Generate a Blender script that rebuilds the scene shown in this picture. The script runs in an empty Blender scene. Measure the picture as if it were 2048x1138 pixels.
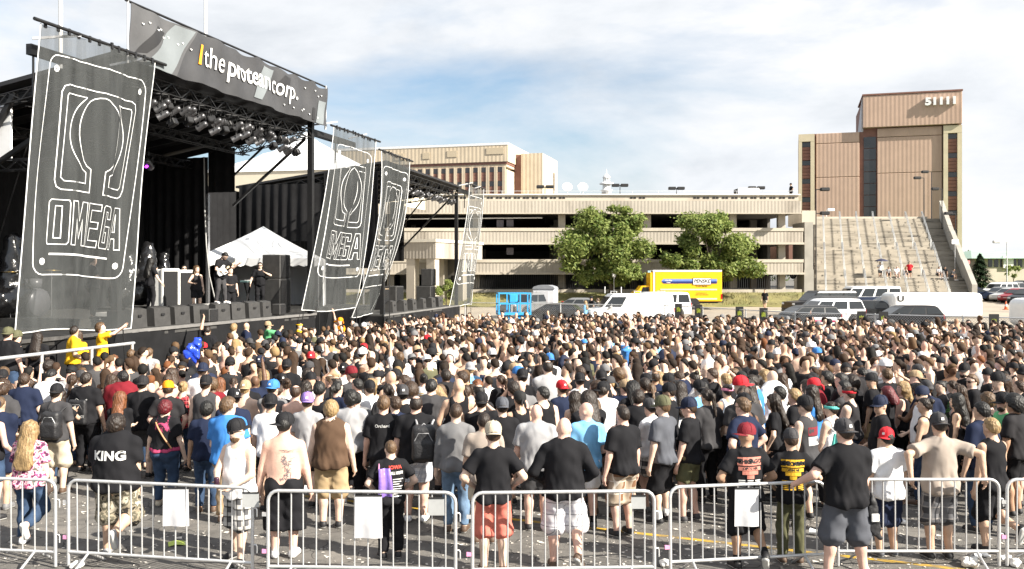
import bpy, math, random, colorsys
import numpy as np
from mathutils import Vector, Matrix, Euler
from mathutils.bvhtree import BVHTree
R = math.radians
rnd = random.Random(7)
nr = np.random.default_rng(11)
S = bpy.context.scene
COL = S.collection

# ------------------------------------------------------------------ camera, sky, sun, exposure
F, CX, HZ, CAMH = 1850.0, 1024.0, 545.0, 3.7        # focal length / horizon in photo pixels, eye height
cam_d = bpy.data.cameras.new('camera'); cam = bpy.data.objects.new('camera', cam_d); COL.objects.link(cam)
cam.location = (0, 0, CAMH); cam.rotation_euler = (R(90), 0, 0)
cam_d.sensor_width = 36; cam_d.lens = F / 2048 * 36; cam_d.shift_y = (HZ - 569) / 2048
cam_d.clip_start = .1; cam_d.clip_end = 4000
S.camera = cam
SUN_AZ, SUN_EL = R(119), R(34)                       # clockwise from +Y
W = bpy.data.worlds.new('World'); S.world = W; W.use_nodes = True
nt = W.node_tree; nt.nodes.clear()
def wn(t, **k):
    n = nt.nodes.new(t)
    for a, b in k.items(): setattr(n, a, b)
    return n
sky = wn('ShaderNodeTexSky', sky_type='NISHITA', sun_disc=False, sun_elevation=SUN_EL, sun_rotation=SUN_AZ)
sky.air_density = 1.0; sky.dust_density = 2.0; sky.ozone_density = 1.5
tc = wn('ShaderNodeTexCoord')
mp = wn('ShaderNodeMapping'); mp.inputs['Scale'].default_value = (1.0, 1.0, 2.6); mp.inputs['Location'].default_value = (3.1, .35, .2)
nt.links.new(tc.outputs['Generated'], mp.inputs[0])
def noise(sc, det, rough, dist=0.0):
    n = wn('ShaderNodeTexNoise'); n.inputs['Scale'].default_value = sc; n.inputs['Detail'].default_value = det
    n.inputs['Roughness'].default_value = rough; n.inputs['Distortion'].default_value = dist
    nt.links.new(mp.outputs[0], n.inputs['Vector']); return n
def ramp(src, stops):
    r = wn('ShaderNodeValToRGB'); e = r.color_ramp.elements
    while len(e) < len(stops): e.new(.5)
    for i, (p, c) in enumerate(stops): e[i].position = p; e[i].color = (*c, 1) if len(c) == 3 else c
    nt.links.new(src, r.inputs[0]); return r
n1 = noise(1.9, 9, .55, .35); n2 = noise(3.7, 10, .6, .2)
cover = ramp(n1.outputs['Fac'], [(.33, (0, 0, 0)), (.53, (1, 1, 1))])
CLW, CLG = 6.9, 4.9
shade = ramp(n2.outputs['Fac'], [(.30, (CLG*.93, CLG*.99, CLG*1.07)), (.5, (CLW*.86, CLW*.89, CLW*.93)), (.66, (CLW, CLW, CLW*1.01))])
mix = wn('ShaderNodeMixRGB'); nt.links.new(cover.outputs[0], mix.inputs[0])
skl = wn('ShaderNodeMixRGB', blend_type='MULTIPLY'); skl.inputs[0].default_value = 1; skl.inputs[2].default_value = (1.15, 1.2, 1.2, 1)
nt.links.new(sky.outputs[0], skl.inputs[1])
nt.links.new(skl.outputs[0], mix.inputs[1]); nt.links.new(shade.outputs[0], mix.inputs[2])
bg = wn('ShaderNodeBackground'); bg.inputs['Strength'].default_value = .062
nt.links.new(mix.outputs[0], bg.inputs[0])
wo = wn('ShaderNodeOutputWorld'); nt.links.new(bg.outputs[0], wo.inputs[0])
sd = bpy.data.lights.new('sun', 'SUN'); sd.energy = 5.0; sd.angle = R(.53); sd.color = (1, .93, .82)
sun = bpy.data.objects.new('sun', sd); COL.objects.link(sun)
to_sun = Vector((math.sin(SUN_AZ)*math.cos(SUN_EL), math.cos(SUN_AZ)*math.cos(SUN_EL), math.sin(SUN_EL)))
sun.rotation_euler = to_sun.to_track_quat('Z', 'Y').to_euler(); sun.location = to_sun * 60
S.view_settings.view_transform = 'Standard'; S.view_settings.look = 'None'
S.view_settings.exposure = 1.32; S.view_settings.gamma = 1; S.view_settings.use_curve_mapping = False
S.render.engine = 'CYCLES'; S.cycles.max_bounces = 5; S.cycles.diffuse_bounces = 2; S.cycles.glossy_bounces = 2
S.cycles.transparent_max_bounces = 10; S.cycles.transmission_bounces = 2; S.cycles.caustics_reflective = False; S.cycles.caustics_refractive = False

# ------------------------------------------------------------------ helpers
def at(u, v, D): return Vector(((u-CX)/F*D, D, CAMH-(v-HZ)/F*D))
def lx(u, D): return (u-CX)/F*D
def lz(v, D): return CAMH-(v-HZ)/F*D
def link(o): COL.objects.link(o); return o
def tag(o, label=None, cat=None, group=None, kind=None):
    if label: o['label'] = label
    if cat: o['category'] = cat
    if group: o['group'] = group
    if kind: o['kind'] = kind
    return o
def empty(name, loc=(0, 0, 0), rz=0.0, label=None, cat=None, group=None):
    o = link(bpy.data.objects.new(name, None)); o.location = loc; o.rotation_euler = (0, 0, rz); o.empty_display_size = .1
    return tag(o, label, cat, group)
_mats = {}
def mat(name, col=(.5, .5, .5), rough=.7, metal=0.0, var=.12, vscale=6.0, bump=.0, bscale=40.0, objcol=False, spec=.5,
        alpha=None, emit=None, stretch=None, stain=None, trans=0.0, vcol=None, streak=None):
    """Principled material: colour (or object colour) x noise variation, optional stains, bump and alpha."""
    if name in _mats: return _mats[name]
    m = bpy.data.materials.new(name); m.use_nodes = True; t = m.node_tree; N = t.nodes; L = t.links
    b = N['Principled BSDF']
    b.inputs['Roughness'].default_value = rough; b.inputs['Metallic'].default_value = metal
    b.inputs['Specular IOR Level'].default_value = spec
    tcn = N.new('ShaderNodeTexCoord'); src = tcn.outputs['Object']
    if stretch:
        mpn = N.new('ShaderNodeMapping'); mpn.inputs['Scale'].default_value = stretch; L.new(src, mpn.inputs[0]); src = mpn.outputs[0]
    if objcol:
        oi = N.new('ShaderNodeObjectInfo'); base = oi.outputs['Color']
    elif vcol:
        at_ = N.new('ShaderNodeAttribute'); at_.attribute_name = vcol; base = at_.outputs['Color']
    else:
        rg = N.new('ShaderNodeRGB'); rg.outputs[0].default_value = (*col, 1); base = rg.outputs[0]
    if var:
        nz = N.new('ShaderNodeTexNoise'); nz.inputs['Scale'].default_value = vscale; nz.inputs['Detail'].default_value = 5; nz.inputs['Roughness'].default_value = .62
        L.new(src, nz.inputs['Vector'])
        mr = N.new('ShaderNodeMapRange'); mr.inputs[1].default_value = .25; mr.inputs[2].default_value = .75
        mr.inputs[3].default_value = 1-var; mr.inputs[4].default_value = 1+var; L.new(nz.outputs['Fac'], mr.inputs[0])
        mx = N.new('ShaderNodeMixRGB'); mx.blend_type = 'MULTIPLY'; mx.inputs[0].default_value = 1
        L.new(base, mx.inputs[1]); L.new(mr.outputs[0], mx.inputs[2]); base = mx.outputs[0]
    if stain:
        sc, thr, scol, amt, sst = stain
        mp2 = N.new('ShaderNodeMapping'); mp2.inputs['Scale'].default_value = sst; L.new(tcn.outputs['Object'], mp2.inputs[0])
        n3 = N.new('ShaderNodeTexNoise'); n3.inputs['Scale'].default_value = sc; n3.inputs['Detail'].default_value = 7; n3.inputs['Roughness'].default_value = .68
        L.new(mp2.outputs[0], n3.inputs['Vector'])
        m3 = N.new('ShaderNodeMapRange'); m3.inputs[1].default_value = thr; m3.inputs[2].default_value = thr+.16; m3.inputs[4].default_value = amt; L.new(n3.outputs['Fac'], m3.inputs[0])
        x3 = N.new('ShaderNodeMixRGB'); x3.inputs[2].default_value = (*scol, 1); L.new(m3.outputs[0], x3.inputs[0]); L.new(base, x3.inputs[1]); base = x3.outputs[0]
    L.new(base, b.inputs['Base Color'])
    if bump:
        nb = N.new('ShaderNodeTexNoise'); nb.inputs['Scale'].default_value = bscale; nb.inputs['Detail'].default_value = 3; L.new(src, nb.inputs['Vector'])
        bp = N.new('ShaderNodeBump'); bp.inputs['Strength'].default_value = bump; bp.inputs['Distance'].default_value = .02
        L.new(nb.outputs['Fac'], bp.inputs['Height']); L.new(bp.outputs[0], b.inputs['Normal'])
    if alpha is not None: b.inputs['Alpha'].default_value = alpha
    if trans: b.inputs['Transmission Weight'].default_value = trans
    if emit:
        b.inputs['Emission Color'].default_value = (*emit[0], 1); b.inputs['Emission Strength'].default_value = emit[1]
    m['_base'] = 1
    _mats[name] = m
    return m
class MB:
    """collects shapes into one mesh; every shape takes a material index m"""
    def __init__(s): s.v = []; s.f = []; s.m = []; s.sm = []
    def add(s, vs, fs, m=0, smooth=False, M=None):
        o = len(s.v)
        if M is not None: vs = [M @ Vector(p) for p in vs]
        s.v += [tuple(p) for p in vs]
        for f in fs: s.f.append(tuple(i+o for i in f)); s.m.append(m); s.sm.append(smooth)
        return s
    def box(s, c, d, m=0, rz=0.0, M=None):
        x, y, z = d[0]/2, d[1]/2, d[2]/2
        vs = [(sx*x, sy*y, sz*z) for sz in (-1, 1) for sy in (-1, 1) for sx in (-1, 1)]
        cr, sr = math.cos(rz), math.sin(rz)
        vs = [(c[0]+a*cr-b*sr, c[1]+a*sr+b*cr, c[2]+e) for a, b, e in vs]
        return s.add(vs, [(0, 2, 3, 1), (4, 5, 7, 6), (0, 1, 5, 4), (2, 6, 7, 3), (0, 4, 6, 2), (1, 3, 7, 5)], m, False, M)
    def span(s, a, b, m=0, M=None):
        return s.box(((a[0]+b[0])/2, (a[1]+b[1])/2, (a[2]+b[2])/2), (abs(b[0]-a[0]), abs(b[1]-a[1]), abs(b[2]-a[2])), m, 0, M)
    def bbox(s, c, d, bv, m=0, rz=0.0, M=None):
        """box with chamfered edges"""
        x, y, z = d[0]/2, d[1]/2, d[2]/2; bv = min(bv, x*.9, y*.9, z*.9)
        vs = []; idx = {}
        for sx in (-1, 1):
            for sy in (-1, 1):
                for sz in (-1, 1):
                    for ax in range(3):
                        p = [sx*x, sy*y, sz*z]
                        for k in range(3):
                            if k != ax: p[k] -= (sx, sy, sz)[k]*bv
                        idx[(sx, sy, sz, ax)] = len(vs); vs.append(p)
        fs = []
        for ax in range(3):
            o = [k for k in range(3) if k != ax]
            for sg in (-1, 1):
                q = []
                for a, b2 in ((-1, -1), (1, -1), (1, 1), (-1, 1)):
                    k = [0, 0, 0]; k[ax] = sg; k[o[0]] = a; k[o[1]] = b2; q.append(idx[(*k, ax)])
                fs.append(tuple(q) if (sg > 0) == (ax != 1) else tuple(q[::-1]))
        for ax in range(3):
            o = [k for k in range(3) if k != ax]
            for a in (-1, 1):
                for b2 in (-1, 1):
                    k0 = [0, 0, 0]; k1 = [0, 0, 0]; k0[o[0]] = k1[o[0]] = a; k0[o[1]] = k1[o[1]] = b2; k0[ax] = -1; k1[ax] = 1
                    fs.append((idx[(*k0, o[0])], idx[(*k0, o[1])], idx[(*k1, o[1])], idx[(*k1, o[0])]))
        for sx in (-1, 1):
            for sy in (-1, 1):
                for sz in (-1, 1): fs.append(tuple(idx[(sx, sy, sz, k)] for k in range(3)))
        cr, sr = math.cos(rz), math.sin(rz)
        vs = [(c[0]+a*cr-b*sr, c[1]+a*sr+b*cr, c[2]+e) for a, b, e in vs]
        return s.add(vs, fs, m, False, M)
    def tube(s, pts, r, n=8, m=0, closed=False, caps=True, smooth=True, M=None):
        pts = [Vector(p) for p in pts]; k = len(pts); vs = []; fs = []
        rs = r if isinstance(r, (list, tuple)) else [r]*k
        up = None
        for i, p in enumerate(pts):
            a = pts[i-1] if (i > 0 or closed) else p; b = pts[(i+1) % k] if (i < k-1 or closed) else p
            t = (b-a); t = t.normalized() if t.length > 1e-9 else Vector((0, 0, 1))
            if up is None: up = Vector((0, 0, 1)) if abs(t.z) < .9 else Vector((1, 0, 0))
            x = t.cross(up); x = x.normalized() if x.length > 1e-6 else t.orthogonal().normalized()
            y = x.cross(t).normalized(); up = y
            for j in range(n):
                an = 2*math.pi*j/n; vs.append(p+(x*math.cos(an)+y*math.sin(an))*rs[i])
        for i in range(k if closed else k-1):
            i2 = (i+1) % k
            for j in range(n):
                j2 = (j+1) % n; fs.append((i*n+j, i*n+j2, i2*n+j2, i2*n+j))
        s.add(vs, fs, m, smooth, M)
        if caps and not closed: s.add(vs, [tuple(range(n))[::-1], tuple((k-1)*n+j for j in range(n))], m, False, M)
        return s
    def bar(s, a, b, w, h, m=0, M=None):
        """rectangular bar from a to b"""
        a, b = Vector(a), Vector(b); t = (b-a).normalized()
        up = Vector((0, 0, 1)) if abs(t.z) < .95 else Vector((0, 1, 0))
        x = t.cross(up).normalized()*w/2; y = x.cross(t).normalized()*h/2
        vs = [a-x-y, a+x-y, a+x+y, a-x+y, b-x-y, b+x-y, b+x+y, b-x+y]
        return s.add(vs, [(3, 2, 1, 0), (4, 5, 6, 7), (0, 1, 5, 4), (1, 2, 6, 5), (2, 3, 7, 6), (3, 0, 4, 7)], m, False, M)
    def prism(s, poly, o, ux, uy, n, m=0, M=None, smooth=False):
        """polygon (2-D) in plane (o,ux,uy) extruded along vector n"""
        o, ux, uy, n = Vector(o), Vector(ux), Vector(uy), Vector(n); k = len(poly)
        a = [o+ux*p[0]+uy*p[1] for p in poly]; b = [p+n for p in a]
        fs = [tuple(range(k))[::-1], tuple(range(k, 2*k))]
        s.add(a+b, fs, m, False, M)
        return s.add(a+b, [(i, (i+1) % k, k+(i+1) % k, k+i) for i in range(k)], m, smooth, M)
    def lathe(s, prof, c, n=16, m=0, sx=1.0, sy=1.0, smooth=True, M=None, caps=False):
        vs = []; fs = []
        for r, z in prof:
            for j in range(n):
                a = 2*math.pi*j/n; vs.append((c[0]+r*math.cos(a)*sx, c[1]+r*math.sin(a)*sy, c[2]+z))
        for i in range(len(prof)-1):
            for j in range(n):
                j2 = (j+1) % n; fs.append((i*n+j, i*n+j2, (i+1)*n+j2, (i+1)*n+j))
        s.add(vs, fs, m, smooth, M)
        if caps: s.add(vs, [tuple(range(n))[::-1], tuple((len(prof)-1)*n+j for j in range(n))], m, False, M)
        return s
    def mesh(s, name, mats):
        me = bpy.data.meshes.new(name); me.from_pydata(s.v, [], s.f)
        for x in (mats if isinstance(mats, (list, tuple)) else [mats]): me.materials.append(x)
        me.polygons.foreach_set('material_index', s.m); me.polygons.foreach_set('use_smooth', s.sm); me.update(); return me
    def build(s, name, mats, parent=None, loc=None, rz=0.0):
        o = link(bpy.data.objects.new(name, s.mesh(name, mats)))
        if parent is not None: o.parent = parent
        if loc is not None: o.location = loc
        if rz: o.rotation_euler = (0, 0, rz)
        return o
def inst(name, me, parent=None, loc=None, rot=None, scale=None, color=None):
    o = link(bpy.data.objects.new(name, me))
    if parent is not None: o.parent = parent
    if loc is not None: o.location = loc
    if rot is not None: o.rotation_euler = rot
    if scale is not None: o.scale = scale
    if color is not None: o.color = (*color[:3], 1)
    return o
def copy_tree(o, parent=None):
    c = o.copy(); link(c); c.parent = parent
    for ch in o.children: copy_tree(ch, c)
    return c
def grid_mesh(name, fn, nu, nv, mats, midx=None, smooth=True):
    vs = [tuple(fn(i/nu, j/nv)) for j in range(nv+1) for i in range(nu+1)]
    fs = [(j*(nu+1)+i, j*(nu+1)+i+1, (j+1)*(nu+1)+i+1, (j+1)*(nu+1)+i) for j in range(nv) for i in range(nu)]
    me = bpy.data.meshes.new(name); me.from_pydata(vs, [], fs)
    for x in (mats if isinstance(mats, (list, tuple)) else [mats]): me.materials.append(x)
    me.polygons.foreach_set('use_smooth', [smooth]*len(fs)); me.update(); return me
def np_mesh(name, V, Fq, mats, smooth=True, midx=None):
    """fast mesh from numpy verts (n,3) and quads/tris (m,k)"""
    me = bpy.data.meshes.new(name); k = Fq.shape[1]
    me.vertices.add(len(V)); me.vertices.foreach_set('co', np.ascontiguousarray(V, dtype=np.float32).ravel())
    me.loops.add(len(Fq)*k); me.loops.foreach_set('vertex_index', np.ascontiguousarray(Fq, dtype=np.int32).ravel())
    me.polygons.add(len(Fq)); me.polygons.foreach_set('loop_start', np.arange(0, len(Fq)*k, k, dtype=np.int32))
    for x in (mats if isinstance(mats, (list, tuple)) else [mats]): me.materials.append(x)
    if midx is not None: me.polygons.foreach_set('material_index', np.ascontiguousarray(midx, dtype=np.int32))
    me.update(calc_edges=True)
    me.polygons.foreach_set('use_smooth', np.full(len(Fq), smooth, dtype=bool)); return me
_txt = {}
def text_mesh(body, size=1.0, bold=0.0, shear=0.0, align='CENTER', spacing=1.0, extrude=0.0):
    """(verts, faces) of lettering from the built-in font, baseline at y=0"""
    cu = bpy.data.curves.new('lettering', 'FONT'); cu.body = body; cu.size = size; cu.offset = bold; cu.shear = shear
    cu.align_x = align; cu.space_character = spacing; cu.resolution_u = 3; cu.extrude = extrude; cu.fill_mode = 'BOTH' if extrude else 'FRONT'
    ob = bpy.data.objects.new('lettering', cu); link(ob)
    dg = bpy.context.evaluated_depsgraph_get(); me = ob.evaluated_get(dg).to_mesh()
    vs = [tuple(v.co) for v in me.vertices]; fs = [tuple(p.vertices) for p in me.polygons]
    bpy.data.objects.remove(ob); bpy.data.curves.remove(cu)
    return vs, fs

# ------------------------------------------------------------------ shared materials
M_steel = mat('galvanised_steel', (.62, .63, .64), .42, .55, .12, 9, .1, 60)
M_black = mat('matt_black', (.012, .012, .013), .6, 0, .3, 5)
M_blackcloth = mat('black_drape', (.011, .011, .012), .85, 0, .35, 2, .3, 6, spec=.2)
M_truss = mat('black_truss_metal', (.02, .02, .021), .45, .3, .2, 8)
M_white = mat('white_paint', (.78, .78, .77), .4, 0, .05, 3)
M_whitefab = mat('white_tent_fabric', (.82, .83, .84), .6, 0, .04, 2, .15, 5)
M_conc = mat('pale_concrete', (.45, .405, .335), .85, 0, .14, .35, .25, 12, stain=(.35, .54, (.26, .225, .175), .55, (.5, .5, .16)))
M_dark = mat('dark_void', (.012, .012, .013), .8, 0, .3, 1)
M_glassdark = mat('dark_glass', (.015, .018, .02), .06, 0, .2, 2, spec=.8)
M_rubber = mat('tyre_rubber', (.018, .018, .018), .85, 0, .2, 20)
M_chrome = mat('bright_metal', (.7, .7, .72), .22, .9, .1, 10)
# ------------------------------------------------------------------ people: bodies and clothes grown from smooth distance fields
def plaid(name, base, c1, c2, s=9.0, w1=.8, w2=.86):
    m = mat(name, base, .85, 0, .05, 30, .4, 30, spec=.2); t = m.node_tree; N = t.nodes; L = t.links
    b = N['Principled BSDF']; src = b.inputs['Base Color'].links[0].from_socket
    tcn = N.new('ShaderNodeTexCoord'); sp = N.new('ShaderNodeSeparateXYZ'); L.new(tcn.outputs['Object'], sp.inputs[0])
    ad = N.new('ShaderNodeMath'); L.new(sp.outputs[0], ad.inputs[0]); L.new(sp.outputs[1], ad.inputs[1])
    for src2, thr, c in ((ad.outputs[0], w1, c1), (sp.outputs[2], w1, c1), (ad.outputs[0], w2, c2), (sp.outputs[2], w2, c2)):
        mu = N.new('ShaderNodeMath'); mu.operation = 'MULTIPLY_ADD'; mu.inputs[1].default_value = s; mu.inputs[2].default_value = .37 if thr == w2 else 0; L.new(src2, mu.inputs[0])
        fr = N.new('ShaderNodeMath'); fr.operation = 'FRACT'; L.new(mu.outputs[0], fr.inputs[0])
        gt = N.new('ShaderNodeMath'); gt.operation = 'GREATER_THAN'; gt.inputs[1].default_value = thr; L.new(fr.outputs[0], gt.inputs[0])
        m7 = N.new('ShaderNodeMath'); m7.operation = 'MULTIPLY'; m7.inputs[1].default_value = .75; L.new(gt.outputs[0], m7.inputs[0])
        x = N.new('ShaderNodeMixRGB'); x.inputs[2].default_value = (*c, 1); L.new(m7.outputs[0], x.inputs[0]); L.new(src, x.inputs[1]); src = x.outputs[0]
    L.new(src, b.inputs['Base Color']); return m
def blotch(name, cols, s=9.0, stretch=(1, 1, 1)):
    m = mat(name, cols[0], .85, 0, .05, 30, .4, 30, spec=.2); t = m.node_tree; N = t.nodes; L = t.links; b = N['Principled BSDF']
    tcn = N.new('ShaderNodeTexCoord'); mp_ = N.new('ShaderNodeMapping'); mp_.inputs['Scale'].default_value = stretch; L.new(tcn.outputs['Object'], mp_.inputs[0])
    nz = N.new('ShaderNodeTexNoise'); nz.inputs['Scale'].default_value = s; nz.inputs['Detail'].default_value = 3; L.new(mp_.outputs[0], nz.inputs['Vector'])
    r = N.new('ShaderNodeValToRGB'); r.color_ramp.interpolation = 'CONSTANT'; e = r.color_ramp.elements
    while len(e) < len(cols): e.new(.5)
    for i, c in enumerate(cols): e[i].position = 0 if i == 0 else .36+.28*i/len(cols); e[i].color = (*c, 1)
    L.new(nz.outputs['Fac'], r.inputs[0]); L.new(r.outputs[0], b.inputs['Base Color']); return m
M_skin = mat('skin', rough=.5, objcol=True, var=.2, vscale=5, bump=.15, bscale=50, spec=.35)
def wrinkle(m, sc=5.5, st=.85):
    t = m.node_tree; N = t.nodes; L = t.links; b = N['Principled BSDF']; tcn = N.new('ShaderNodeTexCoord'); oi = N.new('ShaderNodeObjectInfo')
    ad = N.new('ShaderNodeVectorMath'); L.new(tcn.outputs['Object'], ad.inputs[0]); mu = N.new('ShaderNodeMath'); mu.operation = 'MULTIPLY'; mu.inputs[1].default_value = 37; L.new(oi.outputs['Random'], mu.inputs[0]); L.new(mu.outputs[0], ad.inputs[1])
    mp_ = N.new('ShaderNodeMapping'); mp_.inputs['Scale'].default_value = (1, 1, .6); mp_.inputs['Rotation'].default_value = (.3, .5, 0); L.new(ad.outputs[0], mp_.inputs[0])
    nz = N.new('ShaderNodeTexNoise'); nz.noise_type = 'RIDGED_MULTIFRACTAL'; nz.inputs['Scale'].default_value = sc; nz.inputs['Detail'].default_value = 3.0; nz.inputs['Distortion'].default_value = .8; L.new(mp_.outputs[0], nz.inputs['Vector'])
    bp = N.new('ShaderNodeBump'); bp.inputs['Strength'].default_value = st; bp.inputs['Distance'].default_value = .03; L.new(nz.outputs[0], bp.inputs['Height']); L.new(bp.outputs[0], b.inputs['Normal'])
M_cloth = mat('cloth', rough=.85, objcol=True, var=.12, vscale=5, bump=0, spec=.15); wrinkle(M_cloth)
M_denim = mat('denim', rough=.85, objcol=True, var=.4, vscale=7, spec=.15); wrinkle(M_denim, 8, .5)
M_hair = mat('hair', rough=.48, objcol=True, var=.7, vscale=42, bump=.7, bscale=70, spec=.45, stretch=(1, 1, .28))
M_cap = mat('cap_cloth', rough=.75, objcol=True, var=.12, vscale=20, bump=.3, bscale=60, spec=.25)
M_shoe = mat('shoe_upper', rough=.6, objcol=True, var=.1, vscale=20)
M_sole = mat('shoe_sole', (.55, .55, .53), .7, 0, .2, 30)
M_eyew = mat('eye_white', (.75, .73, .7), .25, 0, 0); M_eyed = mat('eye_iris', (.03, .02, .015), .2, 0, 0)
M_brow = mat('eyebrow', (.05, .032, .02), .8, 0, .2, 60); M_lip = mat('lips', (.38, .17, .14), .5, 0, .1, 40)
M_lens = mat('sunglass_lens', (.008, .008, .009), .08, 0, 0, spec=.8)
M_ink = mat('tattoo_ink', (.13, .12, .13), .6, 0, .3, 40)
M_print = mat('white_print', (.72, .72, .7), .8, 0, .25, 40)
PAT = dict(plaid_bw=plaid('black_white_plaid', (.10, .10, .105), (.62, .6, .57), (.02, .02, .02), 8, .62, .85),
           plaid_brown=plaid('brown_plaid', (.19, .10, .055), (.42, .35, .27), (.75, .7, .62), 6, .6, .93),
           plaid_white=plaid('pale_plaid', (.72, .72, .74), (.42, .44, .5), (.25, .25, .3), 11, .7, .9),
           madras=plaid('white_dark_line_plaid', (.7, .69, .72), (.5, .5, .56), (.06, .06, .08), 7, .8, .93),
           plaid_red=plaid('red_plaid', (.42, .03, .045), (.03, .01, .012), (.55, .2, .2), 12, .6, .9),
           plaid_dark=plaid('charcoal_plaid', (.05, .05, .055), (.16, .16, .17), (.3, .28, .27), 7, .6, .9),
           camo=blotch('urban_camouflage', [(.03, .028, .025), (.30, .26, .19), (.12, .11, .08), (.42, .38, .3)], 8),
           floral=blotch('pink_floral', [(.08, .03, .06), (.62, .10, .26), (.75, .6, .6), (.75, .33, .42), (.12, .13, .1)], 17),
           camo_green=blotch('green_camouflage', [(.05, .06, .03), (.18, .22, .08), (.3, .3, .16), (.1, .08, .05)], 26),
           paisley=blotch('black_white_paisley', [(.02, .02, .03), (.7, .7, .7), (.03, .03, .04), (.65, .65, .68)], 40))
for _m in PAT.values(): wrinkle(_m, 6, .4)
class Field:
    def __init__(s, lo, hi, h, hz=None, zfine=None):
        g = lambda a, b, st: np.arange(a, b+st, st, dtype=np.float32)
        s.x, s.y = g(lo[0], hi[0], h), g(lo[1], hi[1], h)
        if zfine and lo[2] < zfine[0] < hi[2]: s.z = np.concatenate([np.arange(lo[2], zfine[0], hz or h), np.arange(zfine[0], hi[2]+zfine[1], zfine[1])]).astype(np.float32)
        else: s.z = g(lo[2], hi[2], hz or h)
        s.D = np.full((len(s.x), len(s.y), len(s.z)), .5, np.float32); s.h = h
    def sl(s, lo, hi):
        r = [slice(max(0, int(np.searchsorted(a, l))-1), int(np.searchsorted(a, u))+1) for a, l, u in zip((s.x, s.y, s.z), lo, hi)]
        return tuple(r), s.x[r[0]][:, None, None], s.y[r[1]][None, :, None], s.z[r[2]][None, None, :]
    def put(s, r, d, k):
        A = s.D[r]
        if k > 0:
            hh = np.clip(.5+.5*(A-d)/k, 0, 1); s.D[r] = A*(1-hh)+d*hh-k*hh*(1-hh)
        else: s.D[r] = np.minimum(A, d)
    def cap(s, a, b, ra, rb, k=.03, fy=1.0, flat=False, flat0=False):
        a = np.array(a, np.float32); b = np.array(b, np.float32); m = max(ra, rb)+k+.05
        r, X, Y, Z = s.sl(np.minimum(a, b)-m, np.maximum(a, b)+m)
        ab = b-a; iy = 1/fy
        px, py, pz = X-a[0], (Y-a[1])*iy, Z-a[2]; bx, by, bz = ab[0], ab[1]*iy, ab[2]
        L2 = max(bx*bx+by*by+bz*bz, 1e-8); tt = (px*bx+py*by+pz*bz)/L2; t = np.clip(tt, 0, 1)
        d = np.sqrt((px-bx*t)**2+(py-by*t)**2+(pz-bz*t)**2)-(ra+(rb-ra)*t)
        if fy != 1: d = d*(.5+.5*min(fy, iy))
        L = math.sqrt(L2)
        if flat: d = np.maximum(d, (tt-1)*L)
        if flat0: d = np.maximum(d, -tt*L)
        s.put(r, d, k)
    def ell(s, c, rad, k=.02, Mi=None, sub=False):
        c = np.array(c, np.float32); m = max(rad)+k+.05
        if Mi is not None:
            o = np.array(Mi.inverted() @ Vector(c), np.float32); r, X, Y, Z = s.sl(o-m, o+m)
            X, Y, Z = (Mi[0][0]*X+Mi[0][1]*Y+Mi[0][2]*Z+Mi[0][3], Mi[1][0]*X+Mi[1][1]*Y+Mi[1][2]*Z+Mi[1][3], Mi[2][0]*X+Mi[2][1]*Y+Mi[2][2]*Z+Mi[2][3])
        else: r, X, Y, Z = s.sl(c-m, c+m)
        px, py, pz = X-c[0], Y-c[1], Z-c[2]
        k0 = np.sqrt((px/rad[0])**2+(py/rad[1])**2+(pz/rad[2])**2); k1 = np.sqrt((px/rad[0]**2)**2+(py/rad[1]**2)**2+(pz/rad[2]**2)**2)+1e-6
        d = k0*(k0-1)/k1
        if sub: s.D[r] = np.maximum(s.D[r], -d)
        else: s.put(r, d, k)
    def wob(s, amp, f=1.0, seed=0.0):
        X, Y, Z = s.x[:, None, None]*f, s.y[None, :, None]*f, s.z[None, None, :]*f
        s.D += amp*(np.sin(23*X+9*Z+seed)*np.sin(17*Y-13*Z+1.7+seed)+.7*np.sin(41*Z+31*X*np.sign(np.sin(seed+.3))+14*Y+seed*2)*np.sin(15*X+11*Y+seed)).astype(np.float32)
    def nets(s):
        D = s.D; nx, ny, nz = D.shape
        I = D < 0
        I[0] = I[-1] = False; I[:, 0] = I[:, -1] = False; I[:, :, 0] = I[:, :, -1] = False
        D = np.where(I, D, np.maximum(D, 1e-5))
        cnt = np.zeros((nx-1, ny-1, nz-1), np.int8)
        for i in (0, 1):
            for j in (0, 1):
                for k in (0, 1): cnt += I[i:nx-1+i, j:ny-1+j, k:nz-1+k]
        cell = np.argwhere((cnt > 0) & (cnt < 8)); idx = np.full(cnt.shape, -1, np.int32); idx[tuple(cell.T)] = np.arange(len(cell))
        P = np.zeros((len(cell), 3), np.float32); n = np.zeros(len(cell), np.float32)
        cs = [(i, j, k) for i in (0, 1) for j in (0, 1) for k in (0, 1)]
        val = {c: D[cell[:, 0]+c[0], cell[:, 1]+c[1], cell[:, 2]+c[2]] for c in cs}
        for c in cs:
            for ax in range(3):
                if c[ax]: continue
                c2 = list(c); c2[ax] = 1; c2 = tuple(c2); v0, v1 = val[c], val[c2]; w = (v0 < 0) != (v1 < 0)
                t = np.where(w, v0/np.where(w, v0-v1, 1), 0)
                q = np.tile(np.array(c, np.float32), (len(cell), 1)); q[:, ax] = t
                P += q*w[:, None]; n += w
        P /= n[:, None]; V = np.empty_like(P)
        for ax, g in enumerate((s.x, s.y, s.z)):
            i0 = cell[:, ax]; V[:, ax] = g[i0]+(g[i0+1]-g[i0])*P[:, ax]
        Fs = []
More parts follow.
